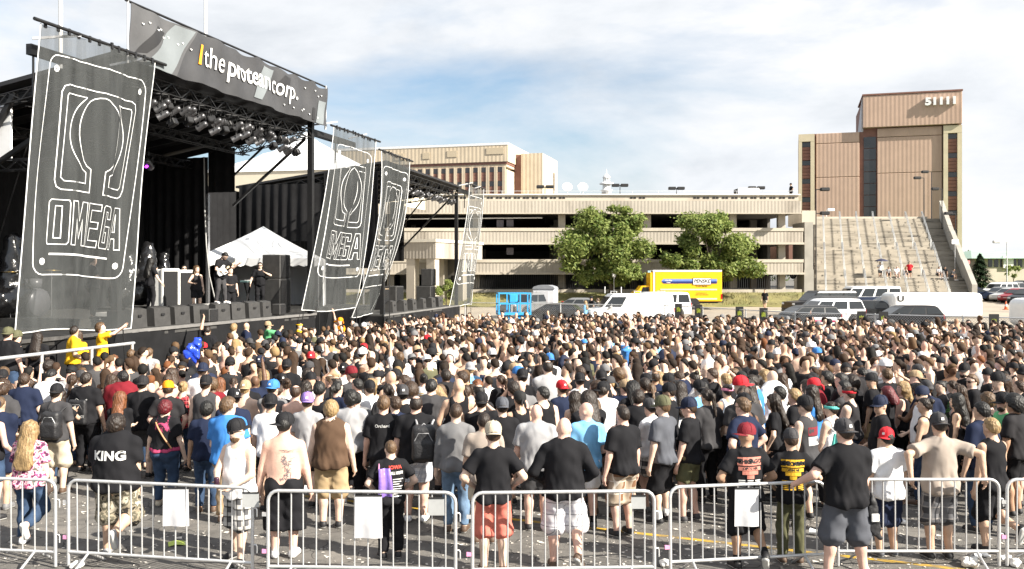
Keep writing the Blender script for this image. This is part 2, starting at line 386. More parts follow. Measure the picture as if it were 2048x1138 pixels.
        for ax in range(3):
            a = [slice(1, -1)]*3; a[ax] = slice(0, -1); b = list(a); b[ax] = slice(1, None)
            A, B = I[tuple(a)], I[tuple(b)]; e = np.argwhere(A != B)
            if not len(e): continue
            e = e+1; e[:, ax] -= 1
            u, v = (ax+1) % 3, (ax+2) % 3
            q = []
            for du, dv in ((-1, -1), (0, -1), (0, 0), (-1, 0)):
                c = e.copy(); c[:, u] += du; c[:, v] += dv; q.append(idx[c[:, 0], c[:, 1], c[:, 2]])
            q = np.stack(q, 1); fl = ~A[tuple((e-np.array([1 if k != ax else 0 for k in range(3)])).T)]
            q[fl] = q[fl][:, ::-1]; Fs.append(q)
        return V, np.concatenate(Fs) if Fs else np.zeros((0, 4), np.int32)
def two_bone(a, t, l1, l2, pole):
    a, t, pole = Vector(a), Vector(t), Vector(pole); d = t-a; L = min(d.length, (l1+l2)*.998); d.normalize()
    x = (l1*l1-l2*l2+L*L)/(2*L); y = math.sqrt(max(l1*l1-x*x, 0)); p = (pole-d*pole.dot(d)); p.normalize()
    return a+d*x+p*y, a+d*L
def sk(**k):
    """skeleton of one pose; facing +Y, 1.75 m tall"""
    g = k.get
    w, fem, belly, limb = g('w', 1.0), g('fem', 0), g('belly', 0.0), g('limb', 1.0)
    lean, twist, dz = g('lean', 0.0), g('twist', 0.0), g('dz', 0.0)
    sway = g('sway', 0.0)
    Rm = Matrix.Rotation(-lean, 4, 'X') @ Matrix.Rotation(twist, 4, 'Z') @ Matrix.Rotation(sway, 4, 'Y')
    T = lambda p: Vector((0, 0, .95+dz))+Rm @ (Vector(p)-Vector((0, 0, .95)))
    s = dict(k); s.update(w=w, fem=fem, belly=belly, limb=limb, T=T, dz=dz)
    sw = (.172 if not fem else .15)*(.42+.58*w)
    hy, hp, hr = g('head', (0, 0, 0))
    piv = T((0, -.005, 1.512)); HM = Matrix.Translation(piv) @ Rm @ Euler((-hp, hr, hy), 'XYZ').to_matrix().to_4x4() @ Matrix.Translation((0, .02, .118)) @ Matrix.Scale(1.08, 4)
    s['HM'] = HM; s['HI'] = HM.inverted(); s['neck'] = (T((0, -.02, 1.43)), piv+Vector((0, .005, .02)))
    for sd, nm in ((-1, 'l'), (1, 'r')):
        sh = T((sd*sw, 0, 1.388+(.05 if g('h'+nm, (0, 0, 0))[2] > 1.5 else 0)))
        tgt = Vector(g('h'+nm, (sd*(.24*w), .05, .80)))
        pole = Vector(g('p'+nm, (sd*.5, -1, -.2)))
        el, wr = two_bone(sh, tgt, .295, .26, pole); s['sh'+nm], s['el'+nm], s['wr'+nm] = sh, el, wr
        hip = Vector((sd*(.085+.012*fem)*(.7+.3*w), 0, .92+dz)); an = Vector(g('a'+nm, (sd*.11, 0, .085)))
        kn, an = two_bone(hip, an, .425, .42, g('k'+nm, (sd*.12, 1, 0))); s['hip'+nm], s['kn'+nm], s['an'+nm] = hip, kn, an
        s['toe'+nm] = g('t'+nm, (sd*.2, 1, 0)); 
    return s
def torso(f, s, e=0.0, k=.05, lower=True, el=None):
    el = e if el is None else el
    T, w, fem, bl = s['T'], s['w'], s['fem'], s['belly']
    f.cap(T((0, 0, 1.17)), T((0, .0, 1.33)), .148*w+e, (.158 if not fem else .14)*w+e, k, .7)
    f.cap(T((0, .005, .99)), T((0, .0, 1.17)), (.142+.03*bl-.012*fem)*w+e, (.145-.018*fem+.02*bl)*w+e, k, .74)
    sw = (.135 if not fem else .11)*(.42+.58*w)
    for sd in (-1, 1): f.cap(T((0, -.01, 1.402)), T((sd*sw, -.005, 1.376)), .07+e, .064+e, k, .95)
    f.cap(T((0, -.015, 1.36)), T((0, -.012, 1.475)), .105+e*1.1, .05+e*1.6, k, .75)
    if bl: f.ell(T((0, .06, 1.07)), (.15*w+e, .1+.05*bl+e, .15), .06)
    if fem:
        for sd in (-1, 1): f.ell(T((sd*.065, .085, 1.26)), (.06+e, .055+e, .06+e), .04)
    if lower:
        dz = s['dz']
        f.cap((-.05, 0, .93+dz), (.05, 0, .93+dz), (.118+.018*fem)*w+el, (.118+.018*fem)*w+el, k, .82)
        for sd in (-1, 1): f.ell((sd*.07*w, -.055, .885+dz), (.085*w+el, .085*w+el, .095+el), .04)
def body_mesh(name, s, h=.02, hd=.012, mats=None, low=False, extras=True):
    pts = [s[a+b] for a in ('sh', 'el', 'wr', 'hip', 'kn', 'an') for b in 'lr']+[s['HM'] @ Vector((0, 0, 0))]
    lo = np.min([list(p) for p in pts], 0)-np.array([.2, .22, .1]); hi = np.max([list(p) for p in pts], 0)+np.array([.2, .24, .2])
    lo[2] = max(lo[2], -.02)
    zf = s['HM'].translation.z-.2
    f = Field(lo, hi, h, h*1.15 if not low else h*1.8, (zf, hd))
    torso(f, s); lb = s['limb']; bl = s['belly']
    f.cap(*s['neck'], .07*(.75+.25*s['w']), .06*(.75+.25*s['w']), .035)
    for n in 'lr':
        f.cap(s['sh'+n], s['el'+n], .052*lb, .041*lb, .04); f.cap(s['el'+n], s['wr'+n], .043*lb, .027*lb, .015)
        d = (s['wr'+n]-s['el'+n]).normalized(); f.cap(s['wr'+n], s['wr'+n]+d*.075, .026, .034, .015)
        f.cap(s['hip'+n], s['kn'+n], (.088+.01*s['fem'])*(.5+.5*s['w'])*(.4+.6*lb), .057*lb, .04); f.cap(s['kn'+n], s['an'+n], .056*lb, .038*lb, .02)
        cm = s['kn'+n].lerp(s['an'+n], .32)+Vector((0, -.018, 0)); f.ell(cm, (.05*lb, .052*lb, .1), .03)
        t = Vector(s['toe'+n]).normalized(); f.cap(s['an'+n]+Vector((0, 0, -.03)), s['an'+n]+t*.13+Vector((0, 0, -.05)), .036, .028, .02)
    Mi = s['HI']
    f.ell((0, 0, .01), (.074, .094, .108), .02, Mi); f.ell((0, .028, -.062), (.056, .062, .058), .03, Mi)
    f.ell((0, .09, -.012), (.013, .026, .026), .012, Mi)
    for sd in (-1, 1): f.ell((sd*.077, -.006, -.012), (.011, .022, .032), .006, Mi)
    if not low: f.ell((0, .082, .032), (.05, .014, .012), .015, Mi)
    V, Q = f.nets(); MI = np.zeros(len(Q), np.int32)
    if extras:
        ex = MB(); HM = s['HM']
        def blob(c, r, m, n=8):
            ex.lathe([(r[0]*max(math.sin(a), .02), -r[2]*math.cos(a)) for a in np.linspace(0, math.pi, 5)], c, n, m, 1, r[1]/r[0], True, HM)
        for sd in (-1, 1):
            blob((sd*.03, .0835, .012), (.0135, .008, .007), 1); blob((sd*.03, .089, .012), (.006, .005, .006), 2)
            ex.bar(*( (HM @ Vector((sd*.013, .092, .033))), (HM @ Vector((sd*.05, .078, .036)))), .008, .008, 3)
        blob((0, .086, -.062), (.022, .008, .007), 4)
        for n in 'lr':
            w_, e_ = s['wr'+n], s['el'+n]; d = (w_-e_).normalized(); sd = -1 if n == 'l' else 1
            side = Vector((0, 1, 0)) - d*d.y; side = side.normalized() if side.length > .05 else Vector((1, 0, 0)); nor = d.cross(side).normalized()*sd
            cur = s.get('curl', .5)
            for i in range(4):
                p = w_+d*.085+side*(.024-.016*i); ln = (.04, .045, .042, .033)[i]
                q = p+d*ln*math.cos(cur*.6)-nor*ln*math.sin(cur*.6); r_ = q+d*ln*.9*math.cos(cur*1.7)-nor*ln*.9*math.sin(cur*1.7)
                ex.tube([p-d*.02, p, q, r_], [.0095, .0095, .0085, .006], 5, 0, caps=False)
            p = w_+d*.02+side*.026; q = p+d*.035+side*.025-nor*.006; ex.tube([p, q, q+d*.03+side*.004-nor*.012], [.011, .0105, .007], 5, 0, caps=False)
        fs = [x if len(x) == 4 else None for x in ex.f]; keep = [i for i, x in enumerate(fs) if x]
        V2 = np.array(ex.v, np.float32); Q2 = np.array([fs[i] for i in keep], np.int32)+len(V)
        V = np.concatenate([V, V2]); Q = np.concatenate([Q, Q2]); MI = np.concatenate([MI, np.array([ex.m[i] for i in keep], np.int32)])
    if mats is None: return V, Q
    return np_mesh(name, V, Q, mats, True, MI)
def top_field(s, kind, h=.019, hem=.86, loose=.0, wr=.006):
    """kind: tee, sleeveless, tank, long, raglan, crop"""
    T = s['T']; pts = [T((-.3*s['w'], -.2, hem-.05)), T((.3*s['w'], .25+.1*s['belly'], 1.5))]+[s[a+b] for a in (('sh', 'el', 'wr') if kind == 'long' else ('sh', 'el')) for b in 'lr']
    pts += [T((.3*s['w'], -.2, hem-.05)), T((-.3*s['w'], .25, 1.5))]
    lo = np.min([list(p) for p in pts], 0)-.13; hi = np.max([list(p) for p in pts], 0)+.13
    f = Field(lo, hi, h); e = .014; w = s['w']; bl = s['belly']; dz = s['dz']; fem = s['fem']
    torso(f, s, e, .05, True, .036)
    hw = (.150+.03*bl-.008*fem+loose)*w
    f.cap(T((0, .0, 1.30)), T((0, .005, hem-.1)), (.157-.018*fem)*w+e*.5, hw+.012, .04, .74+.08*bl)
    if bl: f.cap(T((0, .05, 1.15)), T((0, .07, hem-.1)), .13*w, .13*w+.02*bl, .05, .8)
    if kind in ('tee', 'long', 'raglan'):
        for n in 'lr':
            a, b = s['sh'+n], s['el'+n]; lb = s['limb']
            if kind == 'long':
                f.cap(a, b, .062*lb+.004, .056*lb, .035); f.cap(b, s['wr'+n], .056*lb, .044*lb, .02, flat=True)
            else: f.cap(a+(a-b)*.05, a.lerp(b, .72), .066*lb+.004, .07*lb+.004+loose*.3, .035, flat=True)
    f.wob(wr*.8, .8, s.get('seed', 0)*1.7+hem)
    sd_ = s.get('seed', 0); Xq, Yq, Zq = f.x[:, None, None], f.y[None, :, None], f.z[None, None, :]
    an_ = np.arctan2(Xq, -Yq); f.D += (.0075*np.sin(an_*7+sd_+1.6*np.sin(Zq*9+sd_))*np.clip((1.28-Zq)/.34, 0, 1)+.004*np.sin(an_*15-sd_+22*Zq)*np.clip((1.2-Zq)/.2, 0, 1)+.004*np.sin(34*Zq+26*np.abs(Xq)+sd_)*np.clip((np.abs(Xq)-.03)/.08, 0, 1)).astype(np.float32)
    Zc = f.z[None, None, :]; Xc = f.x[:, None, None]; Yc = f.y[None, :, None]
    if s.get('lean') or dz or s.get('sway'):
        nrm = (T((0, 0, 2))-T((0, 0, 1))); o = T((0, 0, hem)); hz_ = nrm.x*(Xc-o.x)+nrm.y*(Yc-o.y)+nrm.z*(Zc-o.z)
    else: hz_ = Zc-hem+0*Xc
    f.D = np.maximum(f.D, -(hz_+.012*np.sin(13*Xc+2)+.008*np.sin(29*Xc+11*Yc)))
    f.ell(s['neck'][0].lerp(s['neck'][1], .62)+Vector((0, .05, .012)), (.08, .085, .058), 0, sub=True)
    if kind in ('sleeveless', 'tank', 'racer'):
        for n, sd in (('l', -1), ('r', 1)):
            if kind == 'sleeveless': c, r = s['sh'+n]+Vector((sd*.055, 0, -.01)), (.055, .13, .10)
            elif kind == 'tank': c, r = s['sh'+n]+Vector((sd*.02, 0, -.02)), (.07, .16, .15)
            else: c, r = s['sh'+n]+Vector((sd*.005, -.03, -.04)), (.085, .18, .17)
            f.ell(c, r, 0, sub=True)
        f.ell(s['neck'][0]+Vector((0, .02, .05)), (.075, .2 if kind != 'sleeveless' else .09, .075), 0, sub=True)
    return f
def bottom_field(s, kind, h=.02, ln=1.0, loose=0.0):
    dz = s['dz']; pts = [s[a+b] for a in ('hip', 'kn', 'an') for b in 'lr']
    lo = np.min([list(p) for p in pts], 0)-np.array([.2, .24, .14]); hi = np.max([list(p) for p in pts], 0)+np.array([.2, .24, .18])
    f = Field(lo, hi, h); e = .014; w = s['w']; fem = s['fem']
    f.cap((-.05, 0, .93+dz), (.05, 0, .93+dz), (.118+.018*fem)*w+e, (.118+.018*fem)*w+e, .04, .82+.1*s['belly'])
    for sd in (-1, 1): f.ell((sd*.07*w, -.055, .885+dz), (.085*w+e, .085*w+e, .095+e), .04)
    for n in 'lr':
        hp, kn, an = s['hip'+n], s['kn'+n], s['an'+n]; lb = (.5+.5*w)*(.4+.6*s['limb'])
        if kind == 'shorts':
            d = (kn-hp); end = hp+d*(.82 if ln == 1 else ln)
            if ln > 1: end = kn+(an-kn).normalized()*.42*(ln-1)
            if ln > 1:
                f.cap(hp, kn, .1*lb, .094*lb+loose, .035); f.cap(kn, end, .094*lb+loose, .1*lb+loose, .03, flat=True)
            else: f.cap(hp, end, .1*lb, .092*lb+loose, .035, flat=True)
        else:
            f.cap(hp, kn, .098*lb, .072*lb+loose, .035); e2 = an.lerp(kn, .06 if ln == 1 else 1-ln)
            f.cap(kn, e2, .07*lb+loose, .056*lb+loose*1.1, .03, flat=True)
            f.ell(kn.lerp(an, .32)+Vector((0, -.018, 0)), (.066*s['limb']+loose, .069*s['limb']+loose, .13), .03)
    f.wob(.0075, 1.15, s.get('seed', 0)+2.2)
    f.D = np.maximum(f.D, f.z[None, None, :]-(1.03+dz))
    return f
_pc = {}
def mesh_of(key, make):
    if key not in _pc: _pc[key] = make()
    return _pc[key]
BODY_M = [M_skin, M_eyew, M_eyed, M_brow, M_lip]
# ---- heads of hair and hats, in head space (centre of the skull at the origin, facing +Y)
def hair_mesh(kind, h=.011):
    big = kind in ('long', 'longwavy', 'ponytail', 'dreads')
    lo = (-.17, -.2, -.5 if big else -.17); hi = (.17, .17, .2)
    f = Field(lo, hi, h)
    X, Y, Z = f.x[:, None, None], f.y[None, :, None], f.z[None, None, :]
    th = dict(short=.014, buzz=.004, curly=.03, long=.018, longwavy=.026, ponytail=.01, afro=.06, messy=.024, balding=.009, bun=.01, bob=.024, dreads=.024, under=.008).get(kind, .014)
    f.ell((0, -.004, .012), (.077+th, .097+th, .106+th), 0)
    if kind in ('short', 'messy', 'curly', 'afro', 'buzz', 'balding', 'under', 'bun', 'ponytail'):
        # hair line: forehead open, nape cropped
        face = np.maximum(.045-Y*1.0+np.maximum(Z-.045, -.2)*-.0, 0)
        f.D = np.maximum(f.D, Y-.012-np.maximum(Z-.04, 0)*1.7-(.012 if kind in ('messy', 'curly', 'afro') else 0))
        f.D = np.maximum(f.D, np.interp(Y, [-.12, -.06, -.02, .02], [-.065, -.05, -.002, .012])-(.02 if kind in ('curly', 'afro', 'messy') else 0)-Z)
    if kind == 'balding': f.ell((0, .01, .12), (.06, .085, .07), 0, sub=True)
    if kind in ('long', 'longwavy', 'bob', 'dreads'):
        bot = -.16 if kind == 'bob' else (-.36 if kind != 'longwavy' else -.40)
        f.cap((0, -.05, .02), (0, -.155, bot), .092+th*.6, .11+th*.8 if kind != 'long' else .09, .04, .55)
        f.cap((-.05, -.01, .0), (-.075, -.01, bot*.62), .045, .03, .03); f.cap((.05, -.01, .0), (.075, -.01, bot*.62), .045, .03, .03)
        f.D = np.maximum(f.D, np.where(Z < .055, np.minimum(Y-.03+np.abs(Z)*.0, np.maximum(Y-.075, .068-np.abs(X)+np.maximum(-.02-Z, 0)*-.1)), -1)*1.0)
        f.D = np.maximum(f.D, Y-.06-np.maximum(Z-.05, 0)*1.4)
    if kind == 'ponytail':
        f.ell((0, -.12, .03), (.034, .034, .034), .015); f.cap((0, -.135, .02), (.01, -.15, -.26), .035, .018, .02)
    if kind == 'bun': f.ell((0, -.10, .075), (.045, .045, .042), .01)
    if kind in ('curly', 'afro', 'messy', 'longwavy', 'dreads', 'bob'):
        a = .008 if kind in ('curly', 'afro') else .006
        f.D += a*(np.sin(125*X+20*Z+2*np.sin(70*Y))*np.sin(118*Y+9)*np.sin(105*Z+3) if kind != 'longwavy' else .8*np.sin(150*X+3*np.sin(26*Z+30*X))+.45*np.sin(30*Z+40*X+50*Y))
    elif kind in ('long', 'ponytail'): f.D += .004*np.sin(150*X+4*np.sin(18*Z))+.003*np.sin(130*Y)
    else: f.D += (.002 if kind in ('buzz', 'under', 'balding') else .006)*np.sin(150*X+40*Z+2*np.sin(60*Y))*np.sin(130*Y+50*Z)
    V, Q = f.nets(); return np_mesh('hair', V, Q, [M_hair])
def cap_parts():
    c = MB(); c.lathe([(1.0, -.005), (1.0, .03), (.96, .055), (.84, .085), (.62, .108), (.33, .121), (.02, .126)], (0, -.006, .018), 18, 0, .092, .112)
    c.lathe([(1.0, -.005), (.97, -.005)], (0, -.006, .018), 18, 0, .092, .112)
    c.lathe([(.011, 0), (.009, .006), (.001, .007)], (0, -.006, .142), 8, 0)
    for k in range(6):
        a = k*math.pi/3; c.tube([(.094*r*math.cos(a), -.006+.114*r*math.sin(a), z) for r, z in ((1, .04), (.97, .073), (.845, .104), (.625, .127), (.33, .14))], .0022, 4, 0, caps=False)
    b = MB(); N = 10; vs = []
    for side in (0, 1):
        for i in range(N+1):
            t = -1+2*i/N; x = .084*t; y0 = -.006+.112*math.sqrt(max(0, 1-(x/.092)**2)); ln = .075*math.sqrt(max(0, 1-t**4))
            zz = .016-.012*t*t
            vs += [(x, y0-.012, zz+.004*side), (x*1.0, y0+ln, zz-.022*0-.012+.004*side)]
    n2 = 2*(N+1); fs = []
    for i in range(N):
        fs.append((2*i, 2*i+2, 2*i+3, 2*i+1)); fs.append((n2+2*i, n2+2*i+1, n2+2*i+3, n2+2*i+2)); fs.append((2*i+1, 2*i+3, n2+2*i+3, n2+2*i+1))
    b.add(vs, fs, 0, True)
    e = MB(); e.add([(-.022, .107, .045), (.022, .107, .045), (.02, .102, .082), (-.02, .102, .082)], [(0, 1, 2, 3)], 0)
    return c.mesh('crown', M_cap), b.mesh('brim', M_cap), e.mesh('badge', M_print)
def hat_mesh(kind):
    c = MB()
    if kind == 'beanie': c.lathe([(1.0, -.012), (1.06, -.01), (1.07, .02), (1.0, .022), (1.0, .05), (.93, .085), (.75, .115), (.4, .137), (.02, .143)], (0, -.012, .014), 18, 0, .09, .11)
    elif kind == 'bucket': c.lathe([(1.55, -.035), (1.5, -.03), (1.02, .012), (1.0, .05), (.9, .092), (.6, .102), (.02, .104), ], (0, -.006, .03), 20, 0, .093, .112)
    elif kind == 'bandana':
        c.lathe([(1.03, .0), (1.04, .03), (1.0, .06), (.9, .09), (.68, .113), (.35, .126), (.02, .131)], (0, -.006, .012), 18, 0, .09, .11)
        c.tube([(0, -.115, .02), (.02, -.15, -.02), (.03, -.16, -.07)], [.014, .02, .006], 6, 0); c.tube([(0, -.115, .02), (-.02, -.15, -.03), (-.02, -.155, -.08)], [.014, .018, .006], 6, 0)
    elif kind == 'headband': c.lathe([(1.05, .0), (1.07, .02), (1.04, .04), (1.0, .04)], (0, -.006, .022), 18, 0, .09, .11)
    return c.mesh('hat', M_cap)
def glasses_mesh():
    g = MB()
    for sd in (-1, 1):
        g.add([(sd*.008, .106, .022), (sd*.058, .092, .024), (sd*.056, .092, -.006), (sd*.014, .105, -.008), (sd*.008, .100, .022), (sd*.058, .086, .024), (sd*.056, .086, -.006), (sd*.014, .099, -.008)],
              [(0, 1, 2, 3), (7, 6, 5, 4), (0, 4, 5, 1), (1, 5, 6, 2), (2, 6, 7, 3), (3, 7, 4, 0)], 0)
        g.bar((sd*.058, .09, .018), (sd*.084, -.01, .012), .004, .007, 0)
    g.bar((-.01, .104, .02), (.01, .104, .02), .005, .005, 0); return g.mesh('sunglasses', M_lens)
def shoe_mesh(high=False):
    f = Field((-.08, -.13, -.02), (.08, .24, .2), .013); f.cap((0, -.05, .042), (0, .13, .036), .044, .042, .02); f.cap((0, -.04, .06), (0, -.035, .12 if high else .1), .045, .045, .03, flat=True)
    f.ell((0, .06, .06), (.043, .09, .04), .02); f.D = np.maximum(f.D, .004-f.z[None, None, :]); V, Q = f.nets()
    mi = (V[Q].mean(1)[:, 2] < .026).astype(np.int32); return np_mesh('shoe', V, Q, [M_shoe, M_sole], True, mi)
def beard_mesh():
    f = Field((-.1, -.06, -.2), (.1, .14, .06), .011); f.ell((0, .03, -.074), (.062, .066, .06), 0)
    X, Y, Z = f.x[:, None, None], f.y[None, :, None], f.z[None, None, :]
    f.D = np.maximum(f.D, Z+.045+np.where(np.abs(X) > .045, -.04, 0)); f.D = np.maximum(f.D, -(Y-.005)); f.ell((0, .095, -.06), (.02, .02, .01), 0, sub=True)
    f.D += .003*np.sin(120*X)*np.sin(130*Z); V, Q = f.nets(); return np_mesh('beard', V, Q, [M_hair])
SKIN = dict(pale=(.63, .45, .35), tan=(.52, .345, .245), mid=(.38, .23, .15), brown=(.13, .07, .042), pink=(.63, .405, .32))
HAIRC = dict(black=(.008, .007, .006), dark=(.018, .011, .007), brown=(.04, .022, .012), light=(.095, .055, .027), blonde=(.27, .18, .085), red=(.10, .009, .013), ginger=(.15, .055, .02), grey=(.25, .24, .23), purple=(.2, .15, .32))
CLOTH = dict(black=(.012, .012, .014), offblack=(.022, .021, .023), charcoal=(.05, .049, .052), grey=(.16, .16, .165), lgrey=(.33, .33, .34), white=(.75, .75, .76), navy=(.014, .02, .045), blue=(.05, .2, .52), sky=(.18, .42, .68),
             orange=(.85, .30, .01), yellow=(.85, .48, .02), red=(.5, .02, .03), maroon=(.17, .014, .022), tan=(.36, .26, .16), khaki=(.42, .31, .18), green=(.12, .4, .18), teal=(.12, .55, .5), brown=(.09, .055, .035), taupe=(.33, .28, .24),
             denim=(.035, .06, .11), ldenim=(.13, .2, .3), salmon=(.58, .17, .13), olive=(.1, .1, .055), pink=(.7, .25, .35), purple=(.28, .18, .5), beige=(.5, .44, .34), slate=(.085, .09, .105))
def headgear(kind, body, HM, col, name_it=True, hcol=None, badge=True):
    """hair or hat as children of the body mesh; kind like 'short', 'cap_f', 'cap_b', 'beanie', 'long+cap_b'"""
    for kd in kind.split('+'):
        if kd in ('bald', ''): continue
        if kd.startswith('cap'):
            if '+' not in kind: headgear('under', body, HM, HAIRC['dark'], hcol=hcol)
            cr, br, bd = mesh_of('cap', cap_parts)
            rot = dict(cap_f=0, cap_b=math.pi, cap_s=2.2, cap_fs=.5)[kd]
            o = inst('cap', cr, body, color=col); o.matrix_local = HM @ Matrix.Translation((0, 0, .014)) @ Matrix.Rotation(rot, 4, 'Z') @ Matrix.Rotation(-.10 if kd == 'cap_f' else .06, 4, 'X')
            inst('brim', br, o, color=col)
            if badge and rnd.random() < .4: inst('badge', bd, o, scale=(.75, 1.004, .8), loc=(0, .0, .012))
        elif kd in ('beanie', 'bucket', 'bandana', 'headband'):
            if '+' not in kind and kd != 'headband': headgear('under', body, HM, HAIRC['dark'], hcol=hcol)
            o = inst({'bandana': 'bandana', 'headband': 'headband', 'beanie': 'beanie', 'bucket': 'hat'}[kd], mesh_of(kd, lambda: hat_mesh(kd)), body, color=col); o.matrix_local = HM
        elif kd == 'beard':
            o = inst('beard', mesh_of('beard', beard_mesh), body, color=hcol or col); o.matrix_local = HM
        elif kd == 'shades':
            o = inst('sunglasses', mesh_of('shades', glasses_mesh), body); o.matrix_local = HM @ Matrix.Translation((0, .004, -.006))
        else:
            o = inst('hair', mesh_of('hair_'+kd, lambda: hair_mesh(kd)), body, color=hcol or col); o.matrix_local = HM
POSES = dict(
    stand=dict(), stand2=dict(hl=(-.25, .1, .82), hr=(.22, .2, .95), head=(.25, 0, 0), al=(-.14, .05, .085), ar=(.1, -.06, .085)),
    cross=dict(hl=(.10, .24, 1.12), hr=(-.10, .25, 1.15), pl=(-1, -.3, -.6), pr=(1, -.3, -.6), head=(-.2, .05, 0)),
    pocket=dict(hl=(-.2, .1, .9), hr=(.2, .1, .9), pl=(-1, -.6, 0), pr=(1, -.6, 0), head=(.1, .1, 0)),
    look_l=dict(head=(.75, 0, 0), hl=(-.26, .08, .8), hr=(.18, .22, .98), sway=.03), look_r=dict(head=(-.6, 0, 0), hl=(-.15, .25, 1.0), sway=-.03),
    phone=dict(hl=(-.08, .42, 1.5), hr=(.09, .42, 1.52), pl=(-1, .1, -.8), pr=(1, .1, -.8), head=(0, -.1, 0)),
    armup=dict(hr=(.2, .16, 2.0), pr=(1, .1, 0), head=(0, -.15, 0), hl=(-.25, .05, .85)), armup_l=dict(hl=(-.18, .2, 2.0), pl=(-1, .1, 0), head=(0, -.12, 0)),
    hips=dict(hl=(-.2, .02, 1.0), hr=(.2, .02, 1.0), pl=(-1, -.5, .1), pr=(1, -.5, .1)),
    drink=dict(hr=(.16, .32, 1.12), pr=(1, -.5, -.6), head=(.3, 0, 0)))
BUILDS = dict(norm=dict(w=1.12, limb=1.12, belly=.12), slim=dict(w=1.0, limb=1.0), big=dict(w=1.28, limb=1.24, belly=.5), huge=dict(w=1.58, limb=1.42, belly=.95), fem=dict(fem=1, w=1.03, limb=.96), femb=dict(fem=1, w=1.3, limb=1.18, belly=.35))
_sks = {}
def skel(pose, build):
    if (pose, build) not in _sks:
        d = dict(POSES[pose]); b = BUILDS[build]; d.update(b); d['seed'] = len(_sks)*1.37
        if b.get('w', 1) > 1.05:
            for n, sd in (('hl', -1), ('hr', 1)):
                if n not in d: d[n] = (sd*.245*b['w'], .05, .82)
        _sks[(pose, build)] = sk(**d)
    return _sks[(pose, build)]
def person(name, loc, yaw, H, pose='stand', build='norm', skin='pale', top=('tee', 'black'), bot=('shorts', 'charcoal'), gear='short', gcol=None, hcol='dark', shoe='black', label=None, cat='person', group=None, fine=False, feet=True, badge=True, sock=None, parent=None, face_sc=1.0):
    s = skel(pose, build); q = (.0195, .0115) if fine else (.032, .0155)
    me = mesh_of(('body', pose, build, fine), lambda: body_mesh('person_body', s, q[0], q[1], BODY_M))
    o = inst(name, me, None, loc, (0, 0, yaw), (H/1.75,)*3, SKIN[skin] if isinstance(skin, str) else skin)
    tag(o, label, cat, group)
    ch = {}
    if top and top[0] != 'none':
        kd, c = top[0], top[1]; hem = top[2] if len(top) > 2 else .86; ls = top[3] if len(top) > 3 else .012
        pm = PAT.get(c); key = ('top', pose, build, kd, hem, ls, fine, c if pm else 0)
        def mk():
            V, Q = top_field(s, kd, .0205 if fine else .031, hem, ls).nets(); return np_mesh('shirt', V, Q, [pm or M_cloth])
        ch['top'] = inst('tank_top' if kd in ('tank', 'racer') else 'shirt', mesh_of(key, mk), o, color=CLOTH.get(c, (.5, .5, .5)))
    if bot:
        kd, c = bot[0], bot[1]; ln = bot[2] if len(bot) > 2 else 1.0; ls = bot[3] if len(bot) > 3 else (.012 if kd == 'shorts' else 0)
        pm = PAT.get(c); dn = 'denim' in c; key = ('bot', pose, build, kd, ln, ls, fine, c if (pm or dn) else 0)
        def mk2():
            V, Q = bottom_field(s, kd, .025 if fine else .042, ln, ls).nets(); return np_mesh('trousers', V, Q, [pm or (M_denim if dn else M_cloth)])
        ch['bot'] = inst('shorts' if kd == 'shorts' else ('jeans' if dn else 'trousers'), mesh_of(key, mk2), o, color=CLOTH.get(c, (.1, .1, .1)))
    headgear(gear, o, s['HM'], CLOTH.get(gcol, HAIRC.get(gcol, (.02, .02, .02))) if gcol else HAIRC[hcol], hcol=HAIRC[hcol], badge=badge)
    if feet:
        for n in 'lr':
            t = Vector(s['toe'+n]); an = s['an'+n]; kn = s['kn'+n]
            sh = inst('shoe', mesh_of('shoe', shoe_mesh), o, color=CLOTH.get(shoe, (.02, .02, .02)))
            pit = s.get('sp'+n, 0.0)
            sh.matrix_local = Matrix.Translation(an) @ Matrix.Rotation(-math.atan2(t.x, t.y), 4, 'Z') @ Matrix.Rotation(pit, 4, 'X') @ Matrix.Translation((0, .03, -.085))
            if sock:
                d = (kn-an).normalized(); sm = MB().tube([(0, 0, -.02), (0, 0, .1)], [.047, .05], 10, 0, caps=False)
                so = inst('sock', mesh_of('sock', lambda: sm.mesh('sock', M_cloth)), o, color=CLOTH[sock]); so.matrix_local = Matrix.Translation(an) @ d.to_track_quat('Z', 'Y').to_matrix().to_4x4()
    o['_h'] = H
    del o['_h']
    return o, s, ch
def decal(target, vs, fs, cx, cz, material, name='print', parent=None, off=.006, front=False, subdiv=0):
    """lay flat shapes (x right, y up, metres) on the back (or front) of a shirt mesh"""
    me = target.data; bvh = BVHTree.FromPolygons([v.co for v in me.vertices], [p.vertices for p in me.polygons])
    sg = 1 if front else -1; out = []
    for v in vs:
        x = cx+(v[0] if not front else -v[0]); z = cz+v[1]
        h = bvh.ray_cast(Vector((x, sg*1.0, z)), Vector((0, -sg, 0)))[0]
        out.append((x, (h.y if h else (out[-1][1]-sg*off if out else sg*.12))+sg*off, z))
    m = bpy.data.meshes.new(name); m.from_pydata(out, [], fs); m.materials.append(material); m.update()
    return inst(name, m, parent or target)
